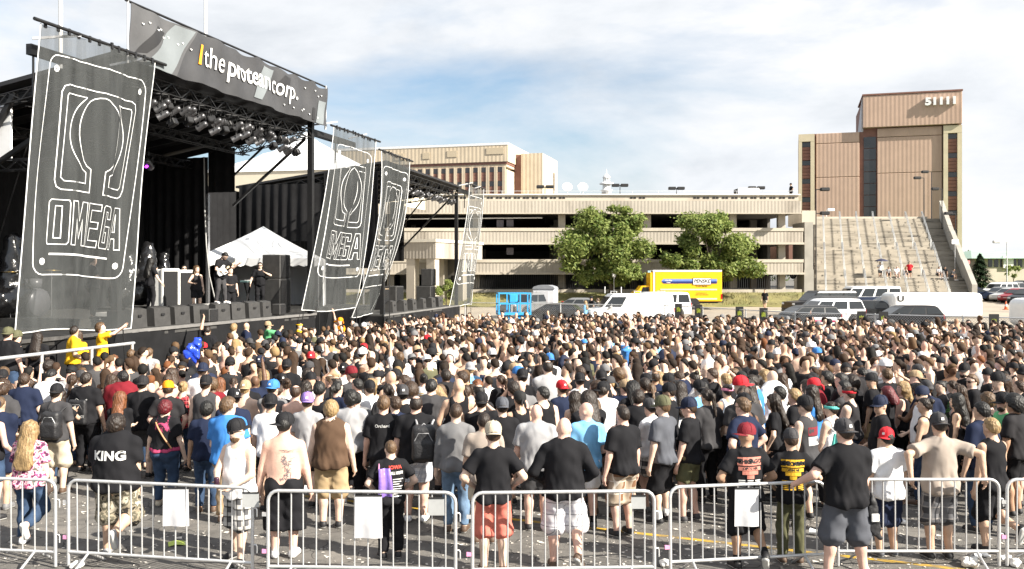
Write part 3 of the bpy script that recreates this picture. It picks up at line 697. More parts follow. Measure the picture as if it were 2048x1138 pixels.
# ------------------------------------------------------------------ ground
def gz(D): return .014*min(max(D-46, 0), 60)
def wave_mat(name, col, period, amt=.25, rough=.8, axis=0, stain=None, var=.1, rot=0.0, bump=.4):
    """ribbed metal / concrete cladding: fine vertical ribs as relief"""
    m = mat(name, col, rough, 0, var, .5, 0, stain=stain); t = m.node_tree; N = t.nodes; L = t.links; b = N['Principled BSDF']
    tcn = N.new('ShaderNodeTexCoord'); sp = N.new('ShaderNodeSeparateXYZ'); L.new(tcn.outputs['Object'], sp.inputs[0])
    ad = N.new('ShaderNodeMath'); L.new(sp.outputs[0], ad.inputs[0]); L.new(sp.outputs[1], ad.inputs[1])
    mu = N.new('ShaderNodeMath'); mu.operation = 'MULTIPLY'; mu.inputs[1].default_value = 2*math.pi/period; L.new(ad.outputs[0], mu.inputs[0])
    si = N.new('ShaderNodeMath'); si.operation = 'SINE'; L.new(mu.outputs[0], si.inputs[0])
    bp = N.new('ShaderNodeBump'); bp.inputs['Strength'].default_value = bump; bp.inputs['Distance'].default_value = period*.12; L.new(si.outputs[0], bp.inputs['Height']); L.new(bp.outputs[0], b.inputs['Normal'])
    return m
M_asph = mat('worn_asphalt', (.125, .118, .108), .9, 0, .4, 2.2, .8, 55, stain=(.8, .5, (.22, .2, .175), .85, (1, 1, 1)))
def add_cracks(m):
    t = m.node_tree; N = t.nodes; L = t.links; b = N['Principled BSDF']; src = b.inputs['Base Color'].links[0].from_socket
    tcn = N.new('ShaderNodeTexCoord'); nz = N.new('ShaderNodeTexNoise'); nz.inputs['Scale'].default_value = 2.2; L.new(tcn.outputs['Object'], nz.inputs['Vector'])
    mx = N.new('ShaderNodeMixRGB'); mx.inputs[0].default_value = .22; L.new(tcn.outputs['Object'], mx.inputs[1]); L.new(nz.outputs['Color'], mx.inputs[2])
    vo = N.new('ShaderNodeTexVoronoi'); vo.feature = 'DISTANCE_TO_EDGE'; vo.inputs['Scale'].default_value = 2.6; L.new(mx.outputs[0], vo.inputs['Vector'])
    lt = N.new('ShaderNodeMath'); lt.operation = 'LESS_THAN'; lt.inputs[1].default_value = .013; L.new(vo.outputs['Distance'], lt.inputs[0])
    m7 = N.new('ShaderNodeMath'); m7.operation = 'MULTIPLY'; m7.inputs[1].default_value = .7; L.new(lt.outputs[0], m7.inputs[0])
    x = N.new('ShaderNodeMixRGB'); x.inputs[2].default_value = (.014, .013, .012, 1); L.new(m7.outputs[0], x.inputs[0]); L.new(src, x.inputs[1]); L.new(x.outputs[0], b.inputs['Base Color'])
add_cracks(M_asph)
M_lot = mat('pale_paving', (.33, .285, .225), .92, 0, .16, .35, .3, 20, stain=(.25, .5, (.17, .15, .125), .55, (1, 1, 1)))
g = MB(); rows = [-30, 46.2, 2500]
for a, b in zip(rows, rows[1:]):
    if a < 46: g.add([(-500, a, 0), (500, a, 0), (500, b, gz(b)), (-500, b, gz(b))], [(0, 1, 2, 3)])
    else:
        g.add([(-500, 46.2, 0), (500, 46.2, 0), (500, 106, gz(106)-.02), (-500, 106, gz(106)-.02)], [(0, 1, 2, 3)])
        g.add([(-2500, 106, gz(106)-.02), (2500, 106, gz(106)-.02), (2500, 2500, gz(106)-.02), (-2500, 2500, gz(106)-.02)], [(0, 1, 2, 3)])
tag(g.build('ground', M_asph), kind='structure')
g = MB(); g.add([(-25, 47, gz(47)+.004), (120, 47, gz(47)+.004), (160, 104, gz(104)+.004), (-60, 104, gz(104)+.004)], [(0, 1, 2, 3)])
tag(g.build('parking_lot', M_lot), kind='structure')
M_grass = mat('dry_grass', (.19, .17, .065), .95, 0, .45, .8, .8, 14, stain=(.3, .5, (.10, .125, .035), .8, (1, 1, 1)))
M_grass2 = mat('green_grass', (.11, .17, .035), .95, 0, .35, .5, .8, 8)
# grass bank in front of the garage
g = MB(); prof = [(84.5, gz(84.5)-.1), (84.5, gz(84.5)+.07), (86.5, .85), (89, 1.45), (91.3, 1.72), (91.5, 1.72), (91.5, 0)]
xs = np.linspace(-22, 29.5, 26)
vs = []; fs = []
for i, x in enumerate(xs):
    for j, (D, z) in enumerate(prof): vs.append((x, D+(.35*math.sin(x*.7)+.2*math.sin(x*1.9) if 0 < j < 4 else 0), z+(.05*math.sin(x*1.3+j) if 1 < j < 5 else 0)))
k = len(prof)
for i in range(len(xs)-1):
    for j in range(k-1): fs.append((i*k+j, (i+1)*k+j, (i+1)*k+j+1, i*k+j+1))
g.add(vs, fs, 0, True); tag(g.build('grass_bank', M_grass), 'dry yellow green grass bank below the parking garage', 'grass', kind='stuff')
# grass tufts on the bank
V = []; Q = []
for i in range(5200):
    x = rnd.uniform(-20, 29); D = rnd.uniform(85.2, 91); z = np.interp(D, [84.5, 86.5, 89, 91.3], [.6, .85, 1.45, 1.72]); a = rnd.uniform(0, 6.28); hh = rnd.uniform(.08, .2); w = .03
    dx, dy = math.cos(a)*w, math.sin(a)*w; lx_, ly_ = rnd.uniform(-.06, .06), rnd.uniform(-.06, .06)
    o = len(V); V += [(x-dx, D-dy, z-.03), (x+dx, D+dy, z-.03), (x+lx_+dx*.2, D+ly_+dy*.2, z+hh), (x+lx_-dx*.2, D+ly_-dy*.2, z+hh)]; Q.append((o, o+1, o+2, o+3))
o = link(bpy.data.objects.new('grass', np_mesh('grass', np.array(V), np.array(Q), [M_grass]))); tag(o, 'tufts of dry grass on the bank by the garage', 'grass', kind='stuff')
g = MB(); g.add([(60, 108, gz(106)+.03), (400, 108, gz(106)+.03), (400, 118, gz(106)+.35), (60, 118, gz(106)+.35)], [(0, 1, 2, 3)]); g.add([(60, 118, gz(106)+.35), (400, 118, gz(106)+.35), (600, 190, gz(106)+.6), (60, 190, gz(106)+.6)], [(0, 1, 2, 3)])
tag(g.build('lawn', M_grass2), kind='structure')
M_yline = mat('yellow_road_paint', (.55, .34, .03), .7, 0, .3, 8, stain=(2.2, .44, (.11, .1, .085), .95, (1, 1, 1)))
a, b = Vector((-3.5, 15.33, .004)), Vector((9.5, 9.9, .004)); n = (b-a).cross(Vector((0, 0, 1))).normalized()*.05
g = MB(); g.add([a-n, b-n, b+n, a+n], [(0, 1, 2, 3)])
tag(g.build('road_marking', M_yline), kind='structure')
g = MB()
for x in (58, 61, 64, 67, 70, 73): g.add([(x-.06, 94, gz(94)+.012), (x+.06, 94, gz(94)+.012), (x+2.4, 99.5, gz(99.5)+.012), (x+2.28, 99.5, gz(99.5)+.012)], [(0, 1, 2, 3)])
tag(g.build('parking_marking', M_white), kind='structure')

# ------------------------------------------------------------------ parking garage
M_rib = wave_mat('ribbed_concrete', (.37, .335, .285), .34, rough=.9, bump=.22, stain=(.3, .53, (.18, .155, .125), .75, (1, 1, .22)))
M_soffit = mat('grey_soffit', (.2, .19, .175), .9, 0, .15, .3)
GD, GX0, GX1 = 92.0, -40.0, lx(1597, 92)
gar = empty('parking_garage', (0, GD, 0), 0, 'long beige concrete parking garage with three open decks', 'building')
def zz(v): return lz(v, GD)
DEP = 34
for i, (vt, vb, vf) in enumerate(((388, 427.5, 418), (456, 489, 478), (518.6, 549, 540))):
    zt, zb, zf = zz(vt), zz(vb), zz(vf)
    m = MB(); x1 = GX1+(0, .25, .25)[i]
    if i == 0:
        m.span((GX0, .0, zz(401.5)), (x1, .45, zt-.12)); m.span((GX0, -.18, zt-.12), (x1+.15, .5, zt), 2)
        m.span((GX0, -.25, zz(426)), (x1+.2, .2, zz(402)), 1); m.span((GX0, -.3, zb-.02), (x1+.25, .6, zz(426)))
    else:
        m.span((GX0, -.22, zt-.32), (x1+.2, .3, zt)); m.span((GX0, -.15, zb+.2), (x1+.15, .25, zt-.322), 1); m.span((GX0, -.28, zb), (x1+.25, .5, zb+.2))
    # end wall return
    m.span((x1-.1, .602 if i == 0 else .502, zb+.06), (x1+.13, DEP, zt-.14), 0)
    m.build('spandrel', [M_conc, M_rib, mat('white_coping', (.72, .69, .62), .8, 0, .1, .4)], gar)
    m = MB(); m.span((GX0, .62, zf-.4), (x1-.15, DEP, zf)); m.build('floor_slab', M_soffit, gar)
sc = MB(); u = 1262
for u in list(range(800, 1130, 18))+[1266, 1284]+list(range(1393, 1592, 19)):
    x = lx(u, GD)
    for dx in (-.17, .17): sc.span((x+dx-.13, -.03, zz(397.5)), (x+dx+.13, .02, zz(394)))
sc.build('scupper', M_dark, gar)['kind'] = 'stuff'
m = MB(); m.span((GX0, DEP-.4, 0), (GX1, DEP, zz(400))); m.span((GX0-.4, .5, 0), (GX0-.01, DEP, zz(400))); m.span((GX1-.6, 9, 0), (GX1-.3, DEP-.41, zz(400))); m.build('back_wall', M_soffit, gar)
for x in list(np.arange(GX0+2, GX1-2, 8.6))+[GX1-1.4]:
    for y in (1.2, 12, 23):
        inst('column', MB().span((x-.35, y-.35, 1.2), (x+.35, y+.35, zz(418)-.42)).mesh('column', M_conc), gar)
m = MB()
for x in np.arange(lx(930, GD), lx(1560, GD), .21): m.box((x, .1, (zz(549)+1.9)/2), (.045, .045, zz(549)-1.9))
m.span((lx(930, GD), .06, 2.1), (lx(1560, GD), .14, 2.16)); m.build('bar_screen', M_black, gar)
m = MB(); m.span((GX0, -.1, 1.2), (GX1+.3, .5, 2.02)); m.build('plinth', M_conc, gar)
m = MB(); m.tube([(lx(780, GD), .9, zz(437)), (lx(1085, GD), .9, zz(434.5))], .07, 6); m.build('pipe', M_white, gar)
m = MB()
for x in np.arange(GX0, GX1, 2.6): m.tube([(x, .25, zz(388)), (x, .25, zz(388)+.32)], .02, 5)
m.tube([(GX0, .25, zz(388)+.32), (GX1, .25, zz(388)+.32)], .02, 5); m.build('rail', M_steel, gar)
for u, v in ((1000, 446), (1020, 502), (1020, 445)):    # level signs on the inner columns
    m = MB(); m.span((lx(u, GD)-.35, 1.0, zz(v)-.35), (lx(u, GD)+.35, 1.08, zz(v)+.35)); m.build('level_sign', mat('faded_sign', (.12, .11, .12), .6), gar)
# bridge block and column between garage and stairs
br = MB(); br.span((lx(1604, 99), 99, lz(449, 99)), (lx(1633, 99), 104, lz(421, 99))); br.span((lx(1621, 97), 98.7, 0), (lx(1630, 97), 101, lz(447, 99)-.01))
br.span((lx(1600, 99), 103, lz(545, 99)), (lx(1628, 99), 112, lz(470, 99)), 1)
o = br.build('concrete_bridge', [M_conc, mat('brick_red_brown', (.16, .085, .065), .9, 0, .2, .6)]); tag(o, 'concrete bridge beam between the garage and the grand stairs', 'bridge')

# ------------------------------------------------------------------ office block behind the garage
M_cream = wave_mat('cream_cladding', (.56, .47, .345), .62, rough=.75, bump=.16, stain=(.2, .6, (.45, .36, .25), .4, (1, 1, .2)))
M_brown = mat('brown_panel', (.20, .095, .07), .7, 0, .18, 1.2)
M_gl = mat('bronze_glass', (.028, .026, .028), .12, 0, .3, .6, spec=.8)
off = empty('office_building', (-.83, 140, 0), R(-15), 'cream office block with brown window bays behind the garage', 'building')
def oz(v, D=140): return lz(v, D)
m = MB(); m.span((-34, 0, 6), (0, 18, oz(338)-.02), 0); m.span((-34, -.25, oz(323)), (.25, 18.2, oz(290))); m.span((-34, -.12, oz(328)), (.1, 18.1, oz(323)-.004), 1); m.span((-34, -.02, oz(333)), (0, 18.05, oz(328)-.004)); m.build('wall', [M_cream, M_brown], off)
m = MB(); m.span((-34, -.3, oz(290)+.002), (.3, 18.3, oz(290)+.35)); m.build('coping', M_white, off)
for x0, x1, v0, v1 in ((-2.5-.6, -.35, 308, 295), (-9.4, -7.8, 311, 298), (-13.4, -12.2, 313, 300), (-18, -16.5, 314, 300)):
    m = MB(); m.span((x0, -.33, oz(v0)), (x1, -.27, oz(v1))); m.build('louvre', mat('louvre_tan', (.50, .42, .30), .8), off)
for k in range(24):
    x = -.62-k*1.29; w = MB(); zt = oz(333)
    w.span((x-.78, -.06, 6.2), (x, .1, zt-.004), 1)
    for j in range(4):
        z1 = zt-.05-j*2.15; w.span((x-.76, -.1, z1-.75), (x-.02, -.055, z1), 0)
        for q in range(3): w.span((x-.76, -.09, z1-.80-q*.44-.38), (x-.02, -.055, z1-.80-q*.44), 1)
    w.build('window', [M_gl, M_brown], off)
    m = MB(); m.span((x+.012, -.2, 6), (x+.50, -.005, zt-.01)); m.build('pilaster', M_cream, off)
m = MB(); m.span((.02, 4.6, 6), (1.2, 6.0, oz(302)), 1); m.span((1.2, 4.2, 6), (4.6, 15, oz(301)), 0); m.span((-.1, 6, 6), (1.3, 17.9, oz(300)), 0); m.build('rear_wing', [M_cream, M_brown], off)
m = MB(); m.span((4.58, 12, 6), (4.7, 12.6, oz(331)), 0); m.build('window', [M_gl], off)

# ------------------------------------------------------------------ tower with the number 51111
M_tan = wave_mat('copper_tan_cladding', (.44, .31, .235), .72, rough=.55, stain=(.09, .5, (.30, .19, .135), .7, (1, 1, .12)), var=.08, bump=.12)
M_creamp = mat('cream_pilaster', (.55, .48, .34), .8, 0, .1, .5)
TD = 170.0
TH = math.atan((1760-CX)/F); TRO = R(-17)
tw = empty('office_tower', (lx(1760, TD), TD, 0), TRO, 'tall tan panelled office tower with white number 51111', 'building')
def tx(u):
    k = (u-CX)/F; ox = lx(1760, TD); return (k*TD-ox)/(math.cos(TRO)-k*math.sin(TRO))
tz = lambda v: lz(v, TD)
m = MB(); m.span((tx(1597), .3, 0), (tx(1924), 20, tz(262))); m.span((tx(1727), .31, tz(262)), (tx(1923), 22, tz(193))); m.build('core', M_brown, tw)
def panel(u0, u1, v0, v1, y=-.2, m_=M_tan, nm='panel', t=.45):
    q = MB(); q.bbox(((tx(u0)+tx(u1))/2, y+t/2, (tz(v0)+tz(v1))/2), (tx(u1)-tx(u0)-.08, t, tz(v0)-tz(v1)-.08), .06); return q.build(nm, m_, tw)
panel(1725, 1923, 192, 256, -1.0, t=1.25); panel(1754, 1884, 257, 275); panel(1754, 1884, 275, 347); panel(1754, 1884, 347, 440)
for v0, v1 in ((262, 283), (283, 352), (352, 440)): panel(1632, 1719, v0, v1)
m = MB(); m.prism([(0, 0), (14, 0), (0, tz(196)-tz(262))], (tx(1727)-.02, .3, tz(262)), (0, 1, 0), (0, 0, 1), (-.3, 0, 0)); m.build('side_wall', mat('pale_grey_metal', (.4, .4, .42), .5, 0, .08, .5), tw)
for k in range(7):
    v0 = 273+k*23.4; q = MB(); q.span((tx(1727.5), .1, tz(v0+22.2)), (tx(1752), .32, tz(v0))); q.build('window', M_gl, tw)
def strip(u0, uw0, uw1, u1, vt, vb):
    m = MB(); m.span((tx(u0), -.6, 0), (tx(uw0), .32, tz(vt+15))); m.span((tx(uw1), -.6, 0), (tx(u1), .32, tz(vt+15))); m.span((tx(u0), -.62, tz(vt+15)+.003), (tx(u1), .33, tz(vt))); m.build('pilaster', M_creamp, tw)
    v = vt+16
    while v < vb:
        q = MB(); q.span((tx(uw0)+.02, -.05, tz(v+9.5)), (tx(uw1)-.02, .29, tz(v)-.03)); q.build('window', M_gl, tw)
        q = MB()
        for j in range(4): q.span((tx(uw0)+.02, -.1, tz(v+10+(j+1)*6.8)+.06), (tx(uw1)-.02, .28, tz(v+10+j*6.8)))
        q.build('brick_panel', M_brown, tw); v += 37.5
strip(1597, 1604, 1621, 1629, 263, 600); strip(1886, 1895, 1914, 1923, 257.5, 600)
vs, fs = text_mesh('51111', 1, .055, 0, 'CENTER', 1.05, .1)
me = bpy.data.meshes.new('number'); me.from_pydata([(v[0]*2.05, v[2]*3, v[1]*1.78) for v in vs], [], fs); me.materials.append(M_white); me.update()
inst('number', me, tw, (tx(1880), -1.35, tz(217)))
# small roof plants
m = MB(); m.span((tx(1724), -1.1, tz(192)+.02), (tx(1924), 12, tz(192)+.3)); m.build('coping', M_brown, tw)

# ------------------------------------------------------------------ grand stairs
M_step = mat('stained_step_shade_concrete', (.34, .305, .25), .9, 0, .2, .5, .3, 10, stain=(.9, .5, (.085, .075, .06), .85, (.22, 1.3, 1.6)))  # stains, stretched level so they also paint the shade lines of the steps
SB = Vector((lx(1630, 92), 92, .8)); SW, RUN, RISE, SK = 15.6, 23.5, lz(437, 115)-.8, 7.6
st = empty('grand_stairs', SB, 0, 'wide weathered concrete outdoor stairs with steel handrails', 'stairs')
def sp_(x, t, lift=0.0):
    """point on the stair slope: x across, t 0..1 up"""
    return Vector((x+SK*t, RUN*t, stair_z(t)+lift))
LAND = [(.0, .22), (.26, .56), (.60, 1.0)]      # flights between landings
def stair_z(t):
    tot = sum(b-a for a, b in LAND); z = 0
    for a, b in LAND:
        z += min(max(t-a, 0), b-a)
    return RISE*z/tot
m = MB(); n = 58; prof = []; tot = sum(b-a for a, b in LAND); t = 0; z = 0
pts = []
for a, b in LAND:
    k = round(n*(b-a)/tot)
    for i in range(k): pts.append((a+(b-a)*i/k, a+(b-a)*(i+1)/k))
dzs = RISE/len(pts); z = 0
for i, (a, b) in enumerate(pts):
    z2 = z+dzs; b2 = pts[i+1][0] if i+1 < len(pts) else 1.0
    A = [(SK*a, RUN*a, z), (SW+SK*a, RUN*a, z), (SW+SK*a, RUN*a, z2), (SK*a, RUN*a, z2), (SW+SK*b2, RUN*b2, z2), (SK*b2, RUN*b2, z2)]
    m.add(A, [(0, 1, 2, 3)], 0); m.add(A, [(3, 2, 4, 5)], 0); z = z2
m.add([(0, 0, 0), (SK, RUN, RISE), (SK, RUN, -1), (0, 0, -1)], [(0, 1, 2, 3)], 0)
m.build('steps', M_step, st)
m = MB(); m.span((SK-1, RUN, -1), (SK+SW+1.4, RUN+5, RISE)); m.span((SK-1, RUN+.6, RISE+.002), (SK+SW-1.2, RUN+1.1, RISE+.3)); m.build('landing', M_conc, st)
# side walls
w = MB(); segs = ((0, .27, 1.1), (.27, .62, 1.2), (.62, 1.0, 1.35))
for a, b, hh in segs:
    A, B = sp_(SW, a), sp_(SW, b); A.z = stair_z(a); B.z = stair_z(b)
    for x0, x1 in ((.02, .55),):
        P = [A+Vector((x0, 0, -3)), B+Vector((x0, 0, -8)), B+Vector((x0, 0, hh+.9)), A+Vector((x0, 0, hh+.6))]
        P2 = [p+Vector((x1-x0, 0, 0)) for p in P]; w.add(P+P2, [(0, 1, 2, 3), (7, 6, 5, 4), (0, 4, 5, 1), (1, 5, 6, 2), (2, 6, 7, 3), (3, 7, 4, 0)])
w.build('side_wall', mat('white_concrete', (.30, .285, .25), .85, 0, .2, .6, stain=(.5, .55, (.2, .185, .155), .6, (1, 1, .4))), st)
w = MB(); w.span((-1.0, .2, -1), (-.05, 2.6, 3.2)); w.span((-.95, .25, 3.2), (-.1, 4.2, lz(445, 93)-.8)); w.build('side_wall', mat('white_concrete'), st)
for i in range(7):
    x = 1.1+i*2.05; r = MB()
    for (a, b) in LAND:
        A, B = sp_(x, a+.01), sp_(x, b-.008)
        for dx in (-.06, .06): r.tube([A+Vector((dx, 0, .0)), A+Vector((dx, 0, 1.0)), B+Vector((dx, 0, 1.0)), B+Vector((dx, 0, 0))], .035, 5)
        k = 4
        for j in range(1, k): P = A.lerp(B, j/k); r.tube([P, P+Vector((0, 0, 1.0))], .03, 5)
    r.build('handrail', mat('pale_galvanised_rail', (.42, .43, .43), .5, .3, .1, 5), st)

# ------------------------------------------------------------------ entrance canopy by the garage
M_cblk = mat('canopy_white', (.68, .64, .55), .8, 0, .06, .5)
cn = empty('entrance_canopy', (lx(871, 82), 82, 0), R(-24), 'flat roofed concrete entrance canopy on square columns', 'canopy')
m = MB(); m.span((-3.6, 0, lz(517, 82)), (0, 9.5, lz(484, 82)), 1); m.span((-3.7, -.1, lz(484, 82)+.003), (.1, 9.6, lz(478, 82)), 0); m.build('roof', [M_cblk, M_rib], cn)
for x, y in ((-2.6, .5), (-.55, .5), (-.55, 6), (-2.6, 6)): MB().span((x-.42, y-.42, 0), (x+.42, y+.42, lz(517, 82)-.003)).build('column', M_conc, cn)
m = MB(); m.span((-3.4, 6.8, 0), (0, 7, lz(517, 82)-.01)); m.build('back_wall', M_soffit, cn)
m = MB(); m.span((-2.0, 6.7, 0), (-1.0, 6.78, 3.4)); m.build('door', M_glassdark, cn)

# ------------------------------------------------------------------ far things: cupola, low green-roofed building, trees
cu = empty('cupola', at(1213, 388, 230), 0, 'small white domed cupola rising behind the garage roof', 'cupola')
m = MB(); m.lathe([(1.2, -14), (1.2, .6), (1.5, .8), (1.5, 1.0), (1.0, 1.1), (.95, 2.4)], (0, 0, 0), 14); m.build('base', M_white, cu)
m = MB(); m.lathe([(1.75, 2.4), (1.75, 2.7), (1.1, 2.9), (.9, 3.0)], (0, 0, 0), 14); m.build('gallery', M_white, cu)
m = MB()
for k in range(8): a = k*math.pi/4; m.box((.72*math.cos(a), .72*math.sin(a), 3.5), (.22, .22, 1.1), 0, a)
m.build('lantern', M_white, cu)
m = MB(); m.lathe([(1.0, 4.0), (.95, 4.25), (.6, 4.7), (.25, 5.0), (.08, 5.2), (.05, 6.0), (.01, 6.2)], (0, 0, 0), 14); m.build('dome', M_white, cu)
lb = empty('low_building', (lx(2040, 190), 190, 0), 0, 'low building with pale green hipped roof beyond the car park', 'building')
lw = lambda u: lx(u, 190)-lx(2040, 190); lzz = lambda v: lz(v, 190)
m = MB(); m.span((lw(1950), 0, 0), (lw(2200), 18, lzz(517))); m.build('wall', M_conc, lb)
for u in range(1976, 2048, 12): m = MB(); m.span((lw(u), -.12, lzz(534)), (lw(u+8), .05, lzz(519))); m.build('window', M_gl, lb)
m = MB(); m.add([(lw(1936), -1.5, lzz(517)), (lw(2220), -1.5, lzz(517)), (lw(2220), 20, lzz(517)), (lw(1936), 20, lzz(517)), (lw(1985), 9, lzz(499)), (lw(2180), 9, lzz(499))], [(0, 1, 5, 4), (1, 2, 5), (2, 3, 4, 5), (3, 0, 4)]); m.build('roof', mat('pale_green_roof', (.30, .42, .34), .6, 0, .1, .6), lb)
m = MB(); m.span((lw(2004), -.6, lzz(536)), (lw(2024), -.1, lzz(512))); m.build('porch', M_white, lb)

M_leaf = mat('tree_leaf', (.12, .178, .042), .6, 0, .45, 1.1, 0, spec=.3)
M_leafy = mat('tree_leaf_light', (.25, .30, .09), .6, 0, .35, 1.3, 0, spec=.3)
M_leafd = mat('evergreen_needle', (.016, .032, .013), .7, 0, .4, 2, 0, spec=.2)
for mm in (M_leaf, M_leafy):      # thin leaves let some light through
    t = mm.node_tree; N = t.nodes; b = N['Principled BSDF']; tl = N.new('ShaderNodeBsdfTranslucent'); mx = N.new('ShaderNodeMixShader'); mx.inputs[0].default_value = .42
    t.links.new(b.inputs['Base Color'].links[0].from_socket, tl.inputs[0]); t.links.new(b.outputs[0], mx.inputs[1]); t.links.new(tl.outputs[0], mx.inputs[2]); t.links.new(mx.outputs[0], N['Material Output'].inputs[0])
M_bark = mat('bark', (.07, .055, .042), .95, 0, .35, 6, .8, 25)
def leaf_cloud(clumps, nleaf, size, seed, flat=.55, shell=.55):
    """many small leaf quads spread through ellipsoidal clumps [(c, r)]"""
    r = np.random.default_rng(seed); n = nleaf; C = np.array([c for c, _ in clumps]); Rr = np.array([q for _, q in clumps]); vol = Rr.prod(1)**.66; pick = r.choice(len(clumps), n, p=vol/vol.sum())
    d = r.normal(size=(n, 3)); d /= np.linalg.norm(d, axis=1)[:, None]; rad = (shell+(1-shell)*r.random(n))*(r.random(n)**.25)
    P = C[pick]+d*Rr[pick]*rad[:, None]*(1+.25*r.normal(size=(n, 1)))
    nrm = d*.5+r.normal(size=(n, 3))*.6+np.array([0, 0, flat]); nrm /= np.linalg.norm(nrm, axis=1)[:, None]
    t = np.cross(nrm, r.normal(size=(n, 3))); t /= np.linalg.norm(t, axis=1)[:, None]; b = np.cross(nrm, t)
    s = size*(.6+.8*r.random(n))[:, None]; V = np.stack([P-t*s, P-b*s*.45, P+t*s, P+b*s*.45], 1).reshape(-1, 3)
    Q = np.arange(4*n).reshape(n, 4); mi = (r.random(n) < .7).astype(np.int32)
    return V, Q, mi
def tree(name, loc, crown, nl, size, seed, label, trunk_r=.2, th=2.6, mats=(M_leaf, M_leafy), ncl=60, group=None, cat='tree'):
    """crown = list of (centre, radius) big lobes; smaller clumps are strewn over them"""
    r = random.Random(seed); o = empty(name, loc, 0, label, cat, group)
    cl = []
    for _ in range(ncl):
        c, q = crown[r.randrange(len(crown))]; d = Vector((r.gauss(0, 1), r.gauss(0, 1), r.gauss(0, 1)+.25)).normalized(); rr = r.uniform(.55, 1.0)
        k = r.uniform(.26, .48)
        cl.append(((c[0]+d.x*q[0]*rr, c[1]+d.y*q[1]*rr, c[2]+d.z*q[2]*rr), (q[0]*k, q[1]*k, q[2]*k*.85)))
    V, Q, mi = leaf_cloud(cl, nl, size, seed); c = inst('crown', np_mesh('crown', V, Q, list(mats), False, mi), o)
    t = MB(); top = Vector((0, 0, th)); t.tube([(0, 0, -.3), (.03, 0, th*.5), top], [trunk_r*1.25, trunk_r, trunk_r*.85], 9)
    for k in range(0, len(cl), 3):
        e = Vector(cl[k][0]); mid = top.lerp(e, .5)+Vector((0, 0, -.25)); t.tube([top+Vector((0, 0, -.2)), mid, e], [trunk_r*.5, trunk_r*.25, .02], 5, caps=False)
    t.build('trunk', M_bark, o); return o
TZ = 1.15
tree('deciduous_tree', (lx(1222, 87), 87, TZ), [((-.8, 0, 5.0), (4.0, 3, 3.4)), ((2.3, 0, 5.9), (2.4, 2.4, 1.9)), ((.2, 0, 2.6), (2.6, 2.2, 1.4)), ((-2.6, 0, 4.0), (1.8, 2, 2.2)), ((.4, .3, 7.2), (2.0, 1.8, 1.4))], 26000, .19, 3, 'big leafy green tree left of the yellow truck', .22, 2.3)
tree('deciduous_tree', (lx(1425, 88), 88, TZ), [((-.6, 0, 5.0), (3.7, 3, 2.9)), ((2.2, 0, 3.9), (2.5, 2.4, 2.2)), ((.4, 0, 2.4), (2.6, 2.2, 1.3)), ((-3.0, 0, 4.4), (1.9, 2, 2.2)), ((.7, .3, 7.0), (1.6, 1.6, 1.4))], 25000, .19, 8, 'big leafy green tree standing behind the yellow truck', .2, 2.4)
tree('shrub', (lx(893, 80), 80, .5), [((0, 0, 1.2), (.95, .9, 1.1)), ((.1, 0, 2.0), (.7, .7, .6))], 3000, .1, 5, 'bright green bush in front of the entrance canopy', .05, .5, mats=(M_leafy, M_leafy), ncl=16, cat='bush')
tree('small_tree', (lx(1273, 120), 120, 8.5), [((0, 0, 2.5), (.75, .75, 1.2))], 900, .13, 6, 'small dark tree top showing above the garage roof', .06, 1.5, ncl=8)
def conifer(loc, H, Rb, n, seed, label):
    r = np.random.default_rng(seed); o = empty('evergreen_tree', loc, 0, label, 'tree'); z = r.random(n)**.75; ang = r.random(n)*6.283; rad = Rb*(1-z)**.8*(.25+.75*r.random(n)**.5)*(1+.28*np.sin(z*38+ang*3))
    P = np.stack([rad*np.cos(ang), rad*np.sin(ang), .5+z*(H-.5)], 1); d = np.stack([np.cos(ang), np.sin(ang), -.35+0*ang], 1)+r.normal(size=(n, 3))*.25; d /= np.linalg.norm(d, axis=1)[:, None]
    b = np.cross(d, np.array([0, 0, 1.0])); s = .32; V = np.stack([P-d*s, P-b*s*.3, P+d*s, P+b*s*.3], 1).reshape(-1, 3)
    inst('crown', np_mesh('crown', V, np.arange(4*n).reshape(n, 4), [M_leafd], False), o); MB().tube([(0, 0, -.2), (0, 0, H*.9)], [.2, .03], 7).build('trunk', M_bark, o)
conifer((lx(1960, 118), 118, 1.0), 5.0, 1.75, 3600, 4, 'dark cone shaped evergreen at the edge of the car park')
tree('distant_tree', (lx(1945, 210), 210, 1), [((0, 0, 4.5), (5, 3, 3)), ((5, 0, 4), (4, 3, 2.2))], 2600, .38, 14, 'rounded tree behind the dark evergreen', .3, 2, mats=(M_leaf, M_leaf), ncl=22)
tree('distant_tree', (lx(2027, 160), 160, 1), [((0, 0, 2.8), (1.4, 1.3, 1.3))], 700, .2, 15, 'small young tree in front of the low building', .08, 1.6, mats=(M_leafy, M_leafy), ncl=9)
V, Q, mi = leaf_cloud([((x, 330+12*math.sin(x), 3.5), (9, 6, 4.2)) for x in np.arange(60, 420, 11)], 5200, .75, 21)
tag(inst('treeline', np_mesh('treeline', V, Q, [M_leaf, M_leafd], False, mi)), 'far line of trees along the horizon', 'trees', kind='stuff')
